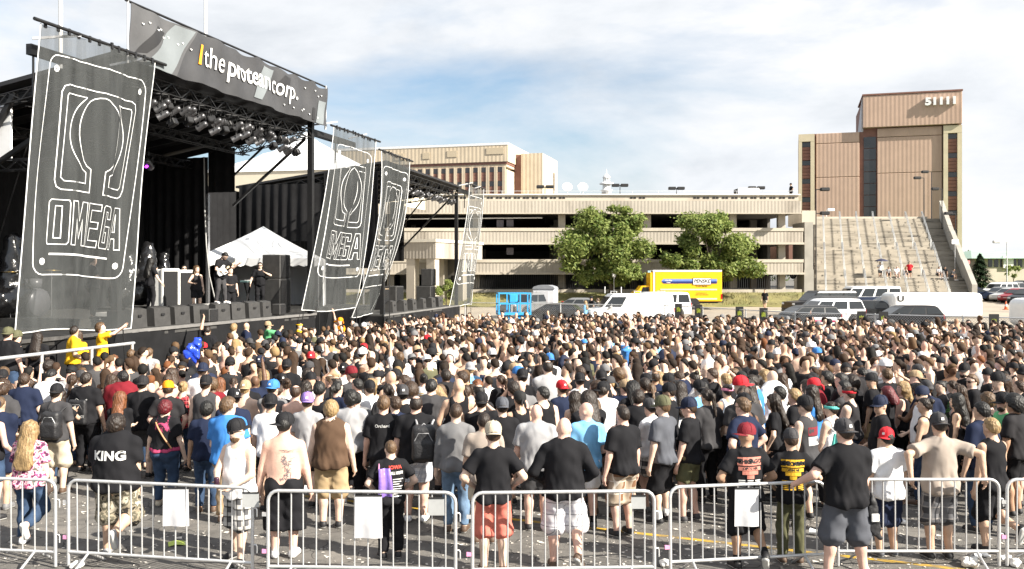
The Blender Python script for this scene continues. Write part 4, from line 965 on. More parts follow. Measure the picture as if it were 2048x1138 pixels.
# ------------------------------------------------------------------ stages
A1 = math.atan2(.967, .2546)
class Frame:
    def __init__(s, ox, oy, ang): s.o = Vector((ox, oy, 0)); s.a = ang; s.ex = Vector((math.cos(ang), math.sin(ang), 0)); s.ey = Vector((-math.sin(ang), math.cos(ang), 0))
    def w(s, x, y, z=0): return s.o+s.ex*x+s.ey*y+Vector((0, 0, z))
    def su(s, u, t=0.0):
        """distance along the front at which the front line (offset t) crosses photo column u"""
        k = (u-CX)/F; o = s.o+s.ey*t; return (k*o.y-o.x)/(s.ex.x-k*s.ex.y)
F1 = Frame(-11.72, 21.6, A1); F2 = Frame(-5.95, 43.5, math.atan2(12.5, 2.71))
M_deck = mat('stage_deck', (.05, .049, .047), .8, 0, .3, 2)
M_lip = mat('deck_edge', (.16, .155, .15), .7, 0, .25, 3)
M_roofd = mat('stage_roof_dark', (.018, .018, .02), .6, 0, .2, 1)
def truss(mb, a, b, w=.3, n=None, r=.022, m=0):
    a, b = Vector(a), Vector(b); t = (b-a).normalized(); up = Vector((0, 0, 1)); x = t.cross(up).normalized() if abs(t.z) < .9 else Vector((1, 0, 0)); y = x.cross(t).normalized()
    cs = [(-1, -1), (1, -1), (1, 1), (-1, 1)]; L = (b-a).length; n = n or max(2, int(L/w/1.4))
    for c in cs: mb.tube([a+x*c[0]*w/2+y*c[1]*w/2, b+x*c[0]*w/2+y*c[1]*w/2], r, 5, m)
    for k in range(4):
        c0, c1 = cs[k], cs[(k+1) % 4]; P = []
        for i in range(n+1):
            c = c0 if i % 2 == 0 else c1; P.append(a+t*L*i/n+x*c[0]*w/2+y*c[1]*w/2)
        for p, q in zip(P, P[1:]): mb.bar(p, q, r*1.2, r*1.2, m)
    return mb
def drape(nm, a, b, z0, z1, parent, depth=.09, per=.42, n=None, mt=M_blackcloth, seed=0):
    """hanging cloth with folds between two plan points"""
    a, b = Vector(a), Vector(b); L = (b-a).length; d = (b-a)/L; nn = Vector((-d.y, d.x, 0)); n = n or int(L/per*6)
    def fn(u, v):
        f = math.sin(u*L/per*6.283+1.3*math.sin(u*L*1.7+seed))*depth*(.5+.5*v)+.05*math.sin(u*L*.9+seed); return a+d*L*u+nn*f+Vector((0, 0, z1+(z0-z1)*v))
    return inst(nm, grid_mesh(nm, fn, n, 5, mt), parent)
st1 = empty('concert_stage', F1.o, F1.a, 'large black roofed concert stage in front of the crowd at its near end', 'stage')
S0, S1 = 3.9, 15.3                     # roofed part of the front
MB().span((-1.5, 0, 1.9), (S1+.2, 9, 2.1)).build('deck', M_deck, st1)
MB().span((-1.5, -.06, 2.02), (S1+.2, -.001, 2.11)).build('deck_edge', M_lip, st1)
MB().span((S0+.5, 1.95, 2.101), (S1-.1, 8.9, 2.36)).build('platform', M_deck, st1)
MB().span((S1+.21, 1.4, 1.95), (S1+7.4, 8.6, 2.2)).build('wing_deck', M_deck, st1)
drape('skirt', (-1.5, -.03, 0), (S1+.2, -.03, 0), 0, 2.03, st1, .035, .8)
drape('skirt', (S1+.2, 0, 0), (S1+.25, 1.5, 0), 0, 2.03, st1, .03, .8); drape('skirt', (S1+.3, 1.36, 0), (S1+7.4, 1.36, 0), 0, 1.96, st1, .05, .7)
RZ = lambda t: 9.35-.175*t
for x, y in ((S0, .15), (S1+.1, .15), (S0, 7.6), (S1+.1, 7.6)):
    m = MB(); m.box((x, y, (RZ(y)+1)/2+.5), (.2, .2, RZ(y)-1)); m.box((x, y, 2.4), (.34, .34, .5)); m.build('post', M_truss, st1)
m = MB(); r = [(S0-.2, -.1, RZ(-.1)+.28), (S1+.3, -.1, RZ(-.1)+.28), (S1+.3, 8, RZ(8)+.28), (S0-.2, 8, RZ(8)+.28)]
m.add([Vector(p)+Vector((0, 0, .12)) for p in r]+[Vector(p) for p in r], [(0, 1, 2, 3), (7, 6, 5, 4), (0, 4, 5, 1), (1, 5, 6, 2), (2, 6, 7, 3), (3, 7, 4, 0)]); m.build('roof', M_roofd, st1)
for k in range(9):
    x = S0+.4+k*(S1-S0-.6)/8; MB().bar((x, .4, RZ(.4)+.1), (x, 7.8, RZ(7.8)+.1), .1, .22).build('roof_beam', M_truss, st1)
for y in (.25, 3.0, 5.6): truss(MB(), (S0, y, RZ(y)-.12-.15*(y > 1)), (S1+.1, y, RZ(y)-.12-.15*(y > 1)), .34 if y < 1 else .28).build('truss', M_truss, st1)
truss(MB(), (S0-.05, .3, RZ(.3)-.1), (S0-.05, 7.6, RZ(7.6)-.1), .28).build('truss', M_truss, st1); truss(MB(), (S1+.12, .3, RZ(.3)-.1), (S1+.12, 3.4, RZ(3.4)-.1), .28).build('truss', M_truss, st1)
m = MB(); m.bar((S1+.1, 3.6, 6.4), (S1+.1, .4, RZ(.4)-.3), .09, .09); m.bar((S1+.1, 3.6, 7.6), (S1+.1, 2.2, RZ(2.2)-.2), .07, .07); m.build('brace', M_truss, st1)
m = MB(); m.bar((S0-.1, 7, 5.2), (S0-.1, .6, RZ(.6)-.6), .12, .12); m.bar((S0-.1, 5.2, 6.2), (S0-.1, 3.4, RZ(3.4)), .14, .14); m.build('brace', M_truss, st1)
truss(MB(), (S0, 1.5, 6.75), (S0, 7.5, 6.75), .3).build('truss', M_truss, st1)
MB().span((S0+.05, 3.7, 6.9), (S0+.12, 7.4, 8.5)).build('side_panel', M_whitefab, st1)
drape('backdrop', (S0-3.5, 7.7, 0), (S1+.1, 7.7, 0), 2.1, 8.2, st1, .1, .6)
drape('side_curtain', (S1+.05, 7.7, 0), (S1+.05, 4.75, 0), 2.2, 8.4, st1, .07, .4); drape('side_curtain', (S1+.04, 4.7, 0), (S1+.04, 3.5, 0), 6.95, 8.75, st1, .03, .5)
drape('side_curtain', (-1.4, 7.6, 0), (S0-1, 7.6, 0), 2.1, 8.1, st1, .1, .6, seed=2)
drape('side_curtain', (S0-.2, 7.4, 0), (S0-.2, 4.6, 0), 2.1, 6.7, st1, .06, .5)
m = MB(); m.box((S1+.05, 4.72, 4.6), (.14, .1, 4.6)); m.build('curtain_pole', M_chrome, st1)
for a, b in (((S0+.2, 3.05, 7.9), (S0+1.1, 6, 2.3)),): MB().tube([a, b], .02, 5).build('cable', M_truss, st1)
m = MB(); s4 = F1.su(408, 4.4); m.tube([(s4, 4.4, 8.3), (s4+.05, 4.4, 6.2), (s4-.15, 4.2, 4.8), (s4-.1, 4.1, 3.6), (s4+.2, 4.0, 2.5)], .03, 5); m.build('cable', mat('grey_cable', (.35, .35, .34), .6), st1)
# rear roof wing at the near side
m = MB(); m.span((S0-5.5, 4.6, 8.35), (S0-.25, 8, 8.6)); m.build('wing_roof', M_roofd, st1)

# stage 2
st2 = empty('concert_stage', F2.o, F2.a, 'second smaller black concert stage further along, its deck in the sun', 'stage')
L2, DZ2, RZ2 = 12.85, 1.72, 8.55
MB().span((-.3, 0, DZ2-.18), (L2, 8, DZ2)).build('deck', M_deck, st2)
MB().span((-.3, -.05, DZ2-.07), (L2, -.001, DZ2+.01)).build('deck_edge', M_lip, st2)
drape('skirt', (-.3, -.03, 0), (L2, -.03, 0), 0, DZ2-.06, st2, .04, .9); drape('skirt', (L2, 0, 0), (L2+.02, 6, 0), 0, DZ2-.06, st2, .04, .9); drape('skirt', (-.3, 6, 0), (-.32, 0, 0), 0, DZ2-.06, st2, .04, .9)
for x, y in ((0, .15), (L2, .15), (0, 7.4), (L2, 7.4)):
    MB().box((x, y, (RZ2-.14*y)/2), (.19, .19, RZ2-.14*y)).build('post', M_truss, st2)
rr = [(-.2, -.1, RZ2+.3), (L2+.3, -.1, RZ2+.3), (L2+.3, 7.6, RZ2-.75), (-.2, 7.6, RZ2-.75)]
m = MB(); m.add([Vector(p)+Vector((0, 0, .1)) for p in rr]+[Vector(p) for p in rr], [(0, 1, 2, 3), (7, 6, 5, 4), (0, 4, 5, 1), (1, 5, 6, 2), (2, 6, 7, 3), (3, 7, 4, 0)]); m.build('roof', M_roofd, st2)
for y in (.2, 3.2): truss(MB(), (0, y, RZ2-.14*y), (L2+.1, y, RZ2-.14*y), .36 if y < 1 else .28).build('truss', M_truss, st2)
truss(MB(), (L2+.05, .3, RZ2-.05), (L2+.05, 3.9, RZ2-.5), .28).build('truss', M_truss, st2); truss(MB(), (0, .3, RZ2-.05), (0, 7.4, RZ2-1), .28).build('truss', M_truss, st2)
for k in range(7): x = .5+k*1.95; MB().bar((x, .4, RZ2+.08), (x, 7.4, RZ2-.9), .1, .2).build('roof_beam', M_truss, st2)
drape('backdrop', (-4.2, 7.5, 0), (L2+.1, 7.5, 0), DZ2, RZ2-.9, st2, .1, .55, seed=4)
drape('side_curtain', (L2+.03, 4.4, 0), (L2+.03, 3.5, 0), 4.4, RZ2-.5, st2, .03, .5); drape('side_curtain', (-.22, 3.0, 0), (-.22, .3, 0), 3.9, RZ2-.1, st2, .05, .5); drape('side_curtain', (-.24, 7.4, 0), (-.24, 3.05, 0), 5.2, RZ2-.62, st2, .06, .5, seed=3)
m = MB(); m.bar((L2+.05, 3.6, 5.2), (L2+.05, .5, RZ2-.3), .09, .09); m.bar((L2+.05, 3.6, 6.6), (L2+.05, 2.3, RZ2-.4), .07, .07); m.build('brace', M_truss, st2)
m = MB(); m.bar((0, 4.5, 3.6), (0, .8, RZ2-.6), .12, .12); m.bar((0, 6.6, 4.2), (0, 3.3, RZ2-.8), .1, .1); m.build('brace', M_truss, st2)
MB().tube([(-.4, -.35, .9), (-.4, -.3, 8.9)], .025, 6).build('rope', M_truss, st2)
# emblem sign on the rear curtain of stage 2
es = MB(); P = F2; k0 = (510-CX)/F
sg = empty('curtain_sign', F2.w(F2.su(510, 7.3), 7.25, lz(412, 48)), F2.a, 'small white and gold emblem plate on the black rear curtain', 'sign')
es = MB(); es.box((0, 0, 0), (1.7, .05, .3), 0); es.build('plate', M_black, sg)
vs, fs = text_mesh('BANDIT', .36, .01, 0); me = bpy.data.meshes.new('lettering'); me.from_pydata([(-v[0]*.0+v[0]*1.05, -.03, v[1]-.13) for v in vs], [], fs); me.materials.append(M_print); me.update()
m = MB()
for dx in (-.82, .82): m.box((dx, -.028, 0), (.03, .02, .3))
m.box((0, -.028, .145), (1.66, .02, .02)); m.box((0, -.028, -.145), (1.66, .02, .02))
for q in (-.66, -.46, -.3, .34, .5, .66): m.box((q, -.028, 0), (.1, .02, .17)); 
for q in (-.6, -.38, .42, .6): m.box((q, -.03, .03), (.07, .02, .03))
m.build('lettering', M_print, sg)
bpy.data.meshes.remove(me)
m = MB(); m.lathe([(.09, 0), (.11, .02), (.001, .03)], (0, 0, 0), 10, 0, M=Matrix.Translation((0, -.03, 0)) @ Matrix.Rotation(R(90), 4, 'X')); m.box((0, -.03, 0), (.14, .03, .26)); m.build('crest', mat('gold_crest', (.45, .33, .1), .5), sg)

# ------------------------------------------------------------------ the Protean banner over the first stage
M_bang = mat('banner_dark_grey', (.045, .046, .05), .7, 0, .25, .7, .5, 3); M_banl = mat('banner_pale_grey', (.17, .19, .2), .7, 0, .1, 1); M_bank = mat('banner_black', (.02, .02, .022), .7, 0, .1, 2)
M_or = mat('banner_orange', (.80, .33, .02), .6, 0, .05, 2)
pb = empty('roof_banner', F1.o, F1.a, 'long grey vinyl banner along the stage roof with white company lettering', 'banner')
B0, B1, BZ0, BZ1 = 3.86, 15.95, 9.5, 11.06
def pbf(x, z, off=0.0):
    """x 0..1 along, z 0..1 up -> local stage point"""
    e = abs(z-.5)*2; w = .05*math.sin(x*38+3*z)+.035*math.sin(x*71+5)+.03*math.sin(x*19+z*6)
    sag = -.10*abs(math.sin(x*math.pi*9))**1.5*max(0, z-.55)/.45*(1 if x > .45 else .25)
    return Vector((B0+(B1-B0)*x, -.32+w*.9-off, BZ0+(BZ1-BZ0)*z+sag+.02*math.sin(x*25)))
inst('fabric', grid_mesh('fabric', lambda u, v: pbf(u, v), 160, 12, M_bang), pb)
def pb_poly(pts, m_, nm, off=.03, n=10):
    """quad (4 pts in banner units 0..1) draped on the banner"""
    def fn(u, v):
        a = Vector(pts[0]).lerp(Vector(pts[1]), u); b = Vector(pts[3]).lerp(Vector(pts[2]), u); p = a.lerp(b, v); return pbf(p.x, p.y, off)
    return inst(nm, grid_mesh(nm, fn, n*2, n, m_), pb)
pb_poly([(.0, .0), (.17, .0), (.255, 1.0), (.0, 1.0)], mat('banner_mid_grey', (.08, .081, .085), .7, 0, .2, .8, .5, 3), 'print', .012, 14)
pb_poly([(.055, 0), (.15, 0), (.245, .97), (.165, .97)], M_banl, 'print', .024); pb_poly([(.025, .18), (.062, .22), (.135, .74), (.095, .78)], M_bank, 'print', .02)
pb_poly([(.53, .1), (.575, .1), (.645, .9), (.585, .9)], M_banl, 'print', .024); pb_poly([(.905, .02), (.95, .02), (.985, .62), (.935, .62)], M_banl, 'print', .024); pb_poly([(.88, .06), (.897, .06), (.905, .36), (.885, .36)], M_bank, 'print', .02); pb_poly([(.66, .55), (.72, .55), (.75, .9), (.70, .9)], M_bank, 'print', .02)
pb_poly([(.255, .36), (.268, .36), (.285, .78), (.27, .78)], M_or, 'print', .035, 4)
def pb_text(body, x0, x1, z0, size, bold):
    vs, fs = text_mesh(body, size, bold, 0, 'LEFT'); H_ = BZ1-BZ0; mx = max(v[0] for v in vs); mn = min(v[0] for v in vs)
    me = bpy.data.meshes.new('lettering'); me.from_pydata([pbf(x0+(x1-x0)*(v[0]-mn)/(mx-mn), z0+v[1]/H_, .045) for v in vs], [], fs); me.materials.append(M_white); me.update(); inst('lettering', me, pb)
pb_text('the', .292, .378, .38, .92, 0); pb_text('protean', .395, .615, .38, .92, .012); pb_text('corp.', .632, .776, .38, .92, .006)
m = MB()
for k in range(44):
    x, z = .03+.94*((k*.618) % 1), .15+.7*((k*.377) % 1)
    if .25 < x < .8 and .25 < z < .8: continue
    c = pbf(x, z, .03); m.add([c+Vector((.055*math.cos(a), -.012 if 0 < i < 4 else 0, .05*math.sin(a))) for i, a in enumerate(np.linspace(math.pi, 2*math.pi, 6))], [tuple(range(6))])
o = m.build('wind_slits', M_white, pb); o['kind'] = 'stuff'
m = MB(); m.tube([pbf(0, 1)+Vector((-.1, .1, .06)), pbf(1, 1)+Vector((.1, .1, .06))], .035, 6); m.tube([pbf(0, 0)+Vector((0, .1, -.08)), pbf(0, 1)+Vector((0, .1, .2))], .03, 6, 1); m.tube([pbf(1, 0)+Vector((0.03, .1, -.08)), pbf(1, 1)+Vector((.03, .1, .1))], .04, 6, 1); m.build('frame', [M_truss, M_white], pb)

# ------------------------------------------------------------------ hanging scrim banners with the outlined emblem
def scrim_mat():
    m = bpy.data.materials.new('grey_scrim'); m.use_nodes = True; t = m.node_tree; N = t.nodes; L = t.links; N.clear()
    out = N.new('ShaderNodeOutputMaterial'); mix = N.new('ShaderNodeMixShader'); tr = N.new('ShaderNodeBsdfTransparent'); df = N.new('ShaderNodeBsdfDiffuse'); df.inputs[0].default_value = (.085, .09, .09, 1); tl = N.new('ShaderNodeBsdfTranslucent'); tl.inputs[0].default_value = (.2, .2, .2, 1)
    m2 = N.new('ShaderNodeMixShader'); m2.inputs[0].default_value = .2; L.new(df.outputs[0], m2.inputs[1]); L.new(tl.outputs[0], m2.inputs[2])
    tcn = N.new('ShaderNodeTexCoord'); mp_ = N.new('ShaderNodeMapping'); mp_.inputs['Scale'].default_value = (2.2, 2.2, .13); mp_.inputs['Rotation'].default_value = (0, .12, 0); L.new(tcn.outputs['Object'], mp_.inputs[0])
    nz = N.new('ShaderNodeTexNoise'); nz.inputs['Scale'].default_value = 1.6; nz.inputs['Detail'].default_value = 5; L.new(mp_.outputs[0], nz.inputs['Vector'])
    mr = N.new('ShaderNodeMapRange'); mr.inputs[1].default_value = .3; mr.inputs[2].default_value = .75; mr.inputs[3].default_value = .42; mr.inputs[4].default_value = .8; L.new(nz.outputs['Fac'], mr.inputs[0]); L.new(mr.outputs[0], mix.inputs[0])  # lighter streaks along the folds are painted in by this opacity noise
    L.new(tr.outputs[0], mix.inputs[1]); L.new(m2.outputs[0], mix.inputs[2]); L.new(mix.outputs[0], out.inputs[0]); return m
M_scrim = scrim_mat()
BW, BH = 4.3, 7.35
def rrect(x0, y0, x1, y1, r):
    P = []
    for cx, cy, a0 in ((x1-r, y0+r, -90), (x1-r, y1-r, 0), (x0+r, y1-r, 90), (x0+r, y0+r, 180)):
        for k in range(5): a = R(a0+k*22.5); P.append((cx+r*math.cos(a), cy+r*math.sin(a)))
    return P+[P[0]]
def arc(cx, cy, rx, ry, a0, a1, n=22): return [(cx+rx*math.sin(R(a0+(a1-a0)*k/n)), cy-ry*math.cos(R(a0+(a1-a0)*k/n))) for k in range(n+1)]
STROKES = [(rrect(.36, .62, 3.94, 6.02, .28), .05)]
cx = 2.2
STROKES.append(([(1.93, 3.92)]+[(1.0, 3.92), (.86, 3.86), (.8, 3.7), (.8, 1.5), (.86, 1.34), (1.0, 1.28), (3.4, 1.28), (3.54, 1.34), (3.6, 1.5), (3.6, 3.7), (3.54, 3.86), (3.4, 3.92), (2.47, 3.92), (2.47, 3.5)]+arc(cx, 2.4, .8, .98, 160, -160, 30)+[(1.93, 3.5), (1.93, 3.92)], .05))
for sg_ in (1, -1):
    q = [(-1.2, 1.5), (-.58, 1.5)]+[(-(1.06*math.sin(R(a))), 2.44-1.1*math.cos(R(a))) for a in np.linspace(34, 146, 18)]+[(-.42, 3.42), (-.42, 3.7), (-1.14, 3.7), (-1.24, 3.62), (-1.24, 1.56), (-1.2, 1.5)]
    STROKES.append(([(cx+sg_*p[0], p[1]) for p in q], .045))
LT, LB = 4.18, 5.28
def let(x, w, poly): STROKES.append(([(x+w*p[0], LT+(LB-LT)*p[1]) for p in poly], .04))
w_ = .52; X0 = .72
let(X0, w_, [(.1, 0), (.95, 0), (1, .06), (1, .94), (.9, 1), (.05, 1), (0, .94), (0, .06), (.1, 0)]); let(X0, w_, [(.34, .14), (.66, .14), (.66, .86), (.34, .86), (.34, .14)])
let(X0+.60, w_*1.15, [(0, 1), (0, 0), (.3, 0), (.5, .45), (.7, 0), (1, 0), (1, 1), (.72, 1), (.72, .4), (.5, .85), (.28, .4), (.28, 1), (0, 1)])
let(X0+1.28, w_*.95, [(0, 0), (1, 0), (1, .15), (.34, .15), (.34, .42), (.9, .42), (.9, .57), (.34, .57), (.34, .85), (1, .85), (1, 1), (0, 1), (0, 0)])
let(X0+1.87, w_, [(1, .3), (1, .06), (.9, 0), (.1, 0), (0, .06), (0, .94), (.1, 1), (.9, 1), (1, .94), (1, .48), (.52, .48), (.52, .62), (.68, .62), (.68, .86), (.33, .86), (.33, .14), (.68, .14), (.68, .3), (1, .3)])
let(X0+2.48, w_*1.05, [(0, 1), (.28, 0), (.74, 0), (1, 1), (.7, 1), (.64, .74), (.36, .74), (.3, 1), (0, 1)]); let(X0+2.48, w_*1.05, [(.4, .58), (.6, .58), (.52, .16), (.48, .16), (.4, .58)])
STROKES.append(([(.82, 5.52), (3.3, 5.52)], .09))
for dx, dy in ((.62, .95), (3.68, .95), (.62, 5.7), (3.68, 5.7)): STROKES.append((arc(dx, dy, .055, .055, 0, 360, 8), .115))
def scrim_banner(frame, s0, t0, ztop, dsl, dsr, dt, label, wid=BW, seed=0.0, fold=0.0, hgt=BH, twist=0.0):
    o = empty('scrim_banner', frame.o, frame.a, label, 'banner', 'scrim banners with outlined emblem')
    def q(x, y, off=0.0):
        a, b = x/BW, y/BH; a2 = a-fold*max(0, a-.66)*(.4+b*.6)
        sx = s0+wid*a2+(dsl*(1-a)+dsr*a)*b**1.25
        tt = t0+dt*b*b+.17*math.sin(a*7+b*2.6+seed)*(.2+b)+.07*math.sin(a*19-b*3.4+seed*2)*(.35+b*.65)+.03*math.sin(a*43+b*6+seed)*(1-.4*b)+twist*(a-.5)*b+(.22*fold*math.sin((a-.6)*14) if a > .66 else 0)
        return Vector((sx, tt-off, ztop-hgt*b+.08*math.sin(a*5+seed)*b*b))
    inst('fabric', grid_mesh('fabric', lambda u, v: q(u*BW, v*BH), 44, 40, M_scrim), o)
    m = MB()
    for pl, w in STROKES:
        w *= .52; P = [Vector((p[0], p[1])) for p in pl]; P2 = [P[0]]
        for a, b in zip(P, P[1:]):
            n = max(1, int((b-a).length/.22)); P2 += [a.lerp(b, k/n) for k in range(1, n+1)]
        cl = (P[0]-P[-1]).length < 1e-4; vs = []
        for i, p in enumerate(P2):
            a = P2[i-1] if i else (P2[-2] if cl else p); b = P2[i+1] if i+1 < len(P2) else (P2[1] if cl else p)
            d1 = (p-a).normalized() if (p-a).length > 1e-6 else (b-p).normalized(); d2 = (b-p).normalized() if (b-p).length > 1e-6 else d1
            t = (d1+d2); t = t.normalized() if t.length > .2 else d1; n = Vector((-t.y, t.x)); k = w/2/max(.45, n.dot(Vector((-d1.y, d1.x))))
            for sg in (-1, 1): c = p+n*k*sg; vs.append(q(c.x, c.y, .012))
        m.add(vs, [(2*i, 2*i+2, 2*i+3, 2*i+1) for i in range(len(P2)-1)], 0, True)
    m.build('print', mat('white_banner_print', (.7, .71, .71), .6, 0, .04, 3), o)
    m = MB(); e = .03
    for k in range(40):
        for sd in (0, BW): pass
    for pts in ([q(0, BH*k/30) for k in range(31)], [q(BW*k/20, BH) for k in range(21)], [q(BW, BH*k/30) for k in range(31)]): m.tube(pts, .018, 4, caps=False)
    m.build('hem', mat('white_banner_print'), o)
    m = MB(); a, b = q(-.1, 0)+Vector((-.15, 0, .05)), q(BW, 0)+Vector((.5, 0, .05)); m.tube([a, b], .045, 7)
    for k in range(12): c = q(BW*(k+.5)/12, 0); m.box((c.x, c.y, c.z+.02), (.07, .05, .16))
    m.build('top_bar', M_truss, o)
    for x in (.15, BW*.45, BW-.2): c = q(x, BH); MB().tube([c, (c.x+.1*(x-2), c.y+.05, max(c.z-1.6, .5))], .02, 4).build('tether', M_truss, o)
    return o
scrim_banner(F1, .5, -.45, 9.62, -.95, -1.35, -.1, 'nearest see-through grey emblem banner, hanging at the near stage end', 4.35, .4, .1)
scrim_banner(F1, 16.3, -.45, 9.55, -2.45, -1.6, .35, 'grey emblem banner hanging just past the near stage roof', 4.25, 1.9, .15)
scrim_banner(F2, -1.9, -.5, 9.15, -1.6, -1.5, 1.1, 'grey emblem banner at the near corner of the second stage', 4.0, 3.1, .2, 7.4, .5)
scrim_banner(F2, L2+1.1, -.3, 9.15, -2.6, .1, .4, 'farthest emblem banner, hanging beyond the second stage corner', 3.7, 5.2, .2, 7.5, .3)
# booms that carry the banners
for fr, s_, t_, z_, ln, lb_ in ((F1, .9, .3, 9.15, 3.6, 'black boom truss carrying the nearest emblem banner'), (F1, S1+.3, .3, 9.3, 4.2, 'black boom arm between stage roof and second emblem banner'), (F2, L2+.3, .2, 8.75, 3.2, 'black boom arm at the far corner of the second stage')):
    o = empty('banner_boom', fr.w(s_, t_), fr.a, lb_, 'boom'); m = MB(); m.bar((0, 0, z_), (ln, 0, z_), .16, .26); m.build('arm', M_truss, o); m = MB(); m.bar((0, -.1, z_+.25), (.9, -.75, z_+.5), .06, .06); m.bar((ln-.8, -.1, z_+.2), (ln-.3, -.75, z_+.45), .06, .06); m.build('strut', M_chrome, o)
    m = MB(); m.tube([(.15, 0, z_-.1), (.15, 0, z_-1.1)], .03, 5); m.tube([(ln*.55, 0, z_-.1), (ln*.55, 0, z_-1.0)], .03, 5); m.build('chain', M_truss, o)
for u, t_, zb, lb_ in ((121, .3, 8.9, 'white mast pole rising beside the nearest emblem banner'), (411, .5, 9.6, 'white mast pole standing up behind the roof banner')):
    s_ = F1.su(u, t_); o = MB().tube([(0, 0, zb), (0, 0, 15.5)], .055, 8).build('mast', M_white, None, F1.w(s_, t_)); tag(o, lb_, 'pole')

# ------------------------------------------------------------------ stage lights under the roof edges
def light_proto(kind):
    o = empty('stage_light', (0, 0, 0)); m = MB(); M90 = Matrix.Translation((0, 0, -.34)) @ Matrix.Rotation(R(62), 4, 'X')
    if kind == 0:
        m.lathe([(.02, .24), (.09, .22), (.115, .14), (.12, -.16), (.135, -.18), (.135, -.2)], (0, 0, 0), 12, 0, M=M90); m.build('housing', mat('lamp_can', (.10, .10, .105), .35, .6, .4, 8), o)
    else:
        m.bbox((0, 0, 0), (.26, .26, .3), .03, 0, 0, M90); m.build('housing', M_truss, o)
    m = MB(); m.lathe([(.12, -.19), (.06, -.182), (.001, -.18)], (0, 0, 0), 12, 0, M=M90); m.build('lens', mat('lamp_lens', (.75, .7, .55), .15, 0, .1, 10) if kind == 0 else M_chrome, o)
    m = MB(); m.tube([(-.14, 0, -.34), (-.14, 0, -.06), (.14, 0, -.06), (.14, 0, -.34)], .014, 5); m.tube([(0, 0, -.06), (0, 0, .1)], .025, 6); m.build('yoke', M_truss, o); return o
NTH = 'first second third fourth fifth sixth seventh eighth ninth tenth eleventh twelfth thirteenth fourteenth fifteenth sixteenth seventeenth eighteenth nineteenth twentieth twenty-first twenty-second twenty-third twenty-fourth twenty-fifth twenty-sixth twenty-seventh twenty-eighth'.split()
def lights(fr, xs, y, z, label, group, seed):
    r = random.Random(seed); protos = []
    for i, x in enumerate(xs):
        k = 0 if r.random() < .72 else 1
        pr = [p for p in protos if p[0] == k]
        if pr: o = copy_tree(pr[0][1])
        else: o = light_proto(k); protos.append((k, o))
        tag(o, label[k]+', %s from the near end' % NTH[i], 'stage light', group); o.location = fr.w(x, y+r.uniform(-.12, .12), z+r.uniform(-.12, .05)); o.rotation_euler = (0, 0, fr.a+r.uniform(-.5, .5)); o.scale = (.85,)*3
xs = []
for c in np.linspace(F1.su(338), F1.su(585), 7): xs += [c-.42, c-.15, c+.12, c+.4]
lights(F1, xs, .3, 8.98, ('silver can spotlight under the near stage roof truss', 'square black lamp under the near stage roof truss'), 'lamps on the near stage truss', 3)
lights(F1, xs[1::2], .05, 8.62, ('silver can in the lower near stage row', 'square lamp in the lower near stage row'), 'lower lamps on the near stage truss', 5)
lights(F2, [q for c in np.linspace(3.6, 11.6, 6) for q in (c-.4, c-.1, c+.2, c+.45)], .2, 8.2, ('silver can spotlight under the second stage roof truss', 'square black lamp under the second stage roof truss'), 'lamps on the second stage truss', 9)
o = light_proto(0); o.name = 'violet_stage_lamp'; tag(o, 'lone lamp with violet glow hanging inside the near stage', 'stage light'); o.location = F1.w(F1.su(297, 3), 3.0, 7.7)
MB().lathe([(.06, 0), (.03, -.02), (.001, -.02)], (0, 0, 0), 10, M=Matrix.Translation((0, -.17, -.44)) @ Matrix.Rotation(R(62), 4, 'X')).build('glow', mat('violet_glow', (.3, .02, .5), .4, emit=((.4, .03, .7), 4)), o)

# ------------------------------------------------------------------ wedges, amps, risers, stacks
M_wedge = mat('monitor_paint', (.042, .041, .04), .65, 0, .3, 5, .2, 50); M_grille = mat('speaker_grille', (.015, .015, .016), .6, .2, .2, 60, .6, 150)
def wedge_proto():
    o = empty('stage_monitor', (0, 0, 0)); m = MB(); m.prism([(0, 0), (.52, 0), (.5, .2), (.2, .5), (.03, .46)], (-.32, 0, 0), (0, 1, 0), (0, 0, 1), (.64, 0, 0)); m.build('cabinet', M_wedge, o)
    m = MB(); m.prism([(.512, .21), (.215, .508), (.225, .518), (.522, .22)], (-.29, 0, 0), (0, 1, 0), (0, 0, 1), (.58, 0, 0)); m.build('grille', M_grille, o)
    m = MB(); m.box((0, -.006, .3), (.14, .012, .06)); m.build('handle', M_black, o); return o
wp = None
ORD = 'first second third fourth fifth sixth seventh eighth ninth tenth'.split()
for fr, us, y, z, sc, nm in ((F1, (280, 326, 366, 404, 447, 478, 510, 535), .32, 2.104, 1.15, 'near'), (F2, (790, 812, 830, 850, 868, 882), .4, DZ2+.004, 1.15, 'second')):
    for i, u in enumerate(us):
        o = wedge_proto() if wp is None else copy_tree(wp); wp = wp or o
        tag(o, '%s floor monitor wedge from the near end of the %s stage edge' % (ORD[i], nm), 'speaker', 'monitor wedges along the %s stage edge' % nm); o.location = fr.w(fr.su(u, y), y, z); o.rotation_euler = (0, 0, fr.a+rnd.uniform(-.12, .12)); o.scale = (sc,)*3
def cab(fr, u, t, z, w, d, h, nm, label, mats=(M_wedge, M_grille), trim=None):
    o = empty(nm, fr.w(fr.su(u, t), t, z), fr.a, label, 'speaker'); m = MB(); m.bbox((0, d/2, h/2), (w, d, h), .03); m.build('cabinet', mats[0], o)
    m = MB(); m.box((0, -.008, h/2), (w*.86, .02, h*.9)); m.build('grille', mats[1], o)
    if trim:
        m = MB()
        for x in (-w/2, w/2): m.box((x, .0, h/2), (.06, .06, h))
        m.box((0, .0, h+.0), (w, .06, .06)); m.box((0, 0, .03), (w, .06, .06)); m.build('trim', trim, o)
    return o
M_tolex = mat('white_tolex', (.72, .72, .7), .6, 0, .06, 4)
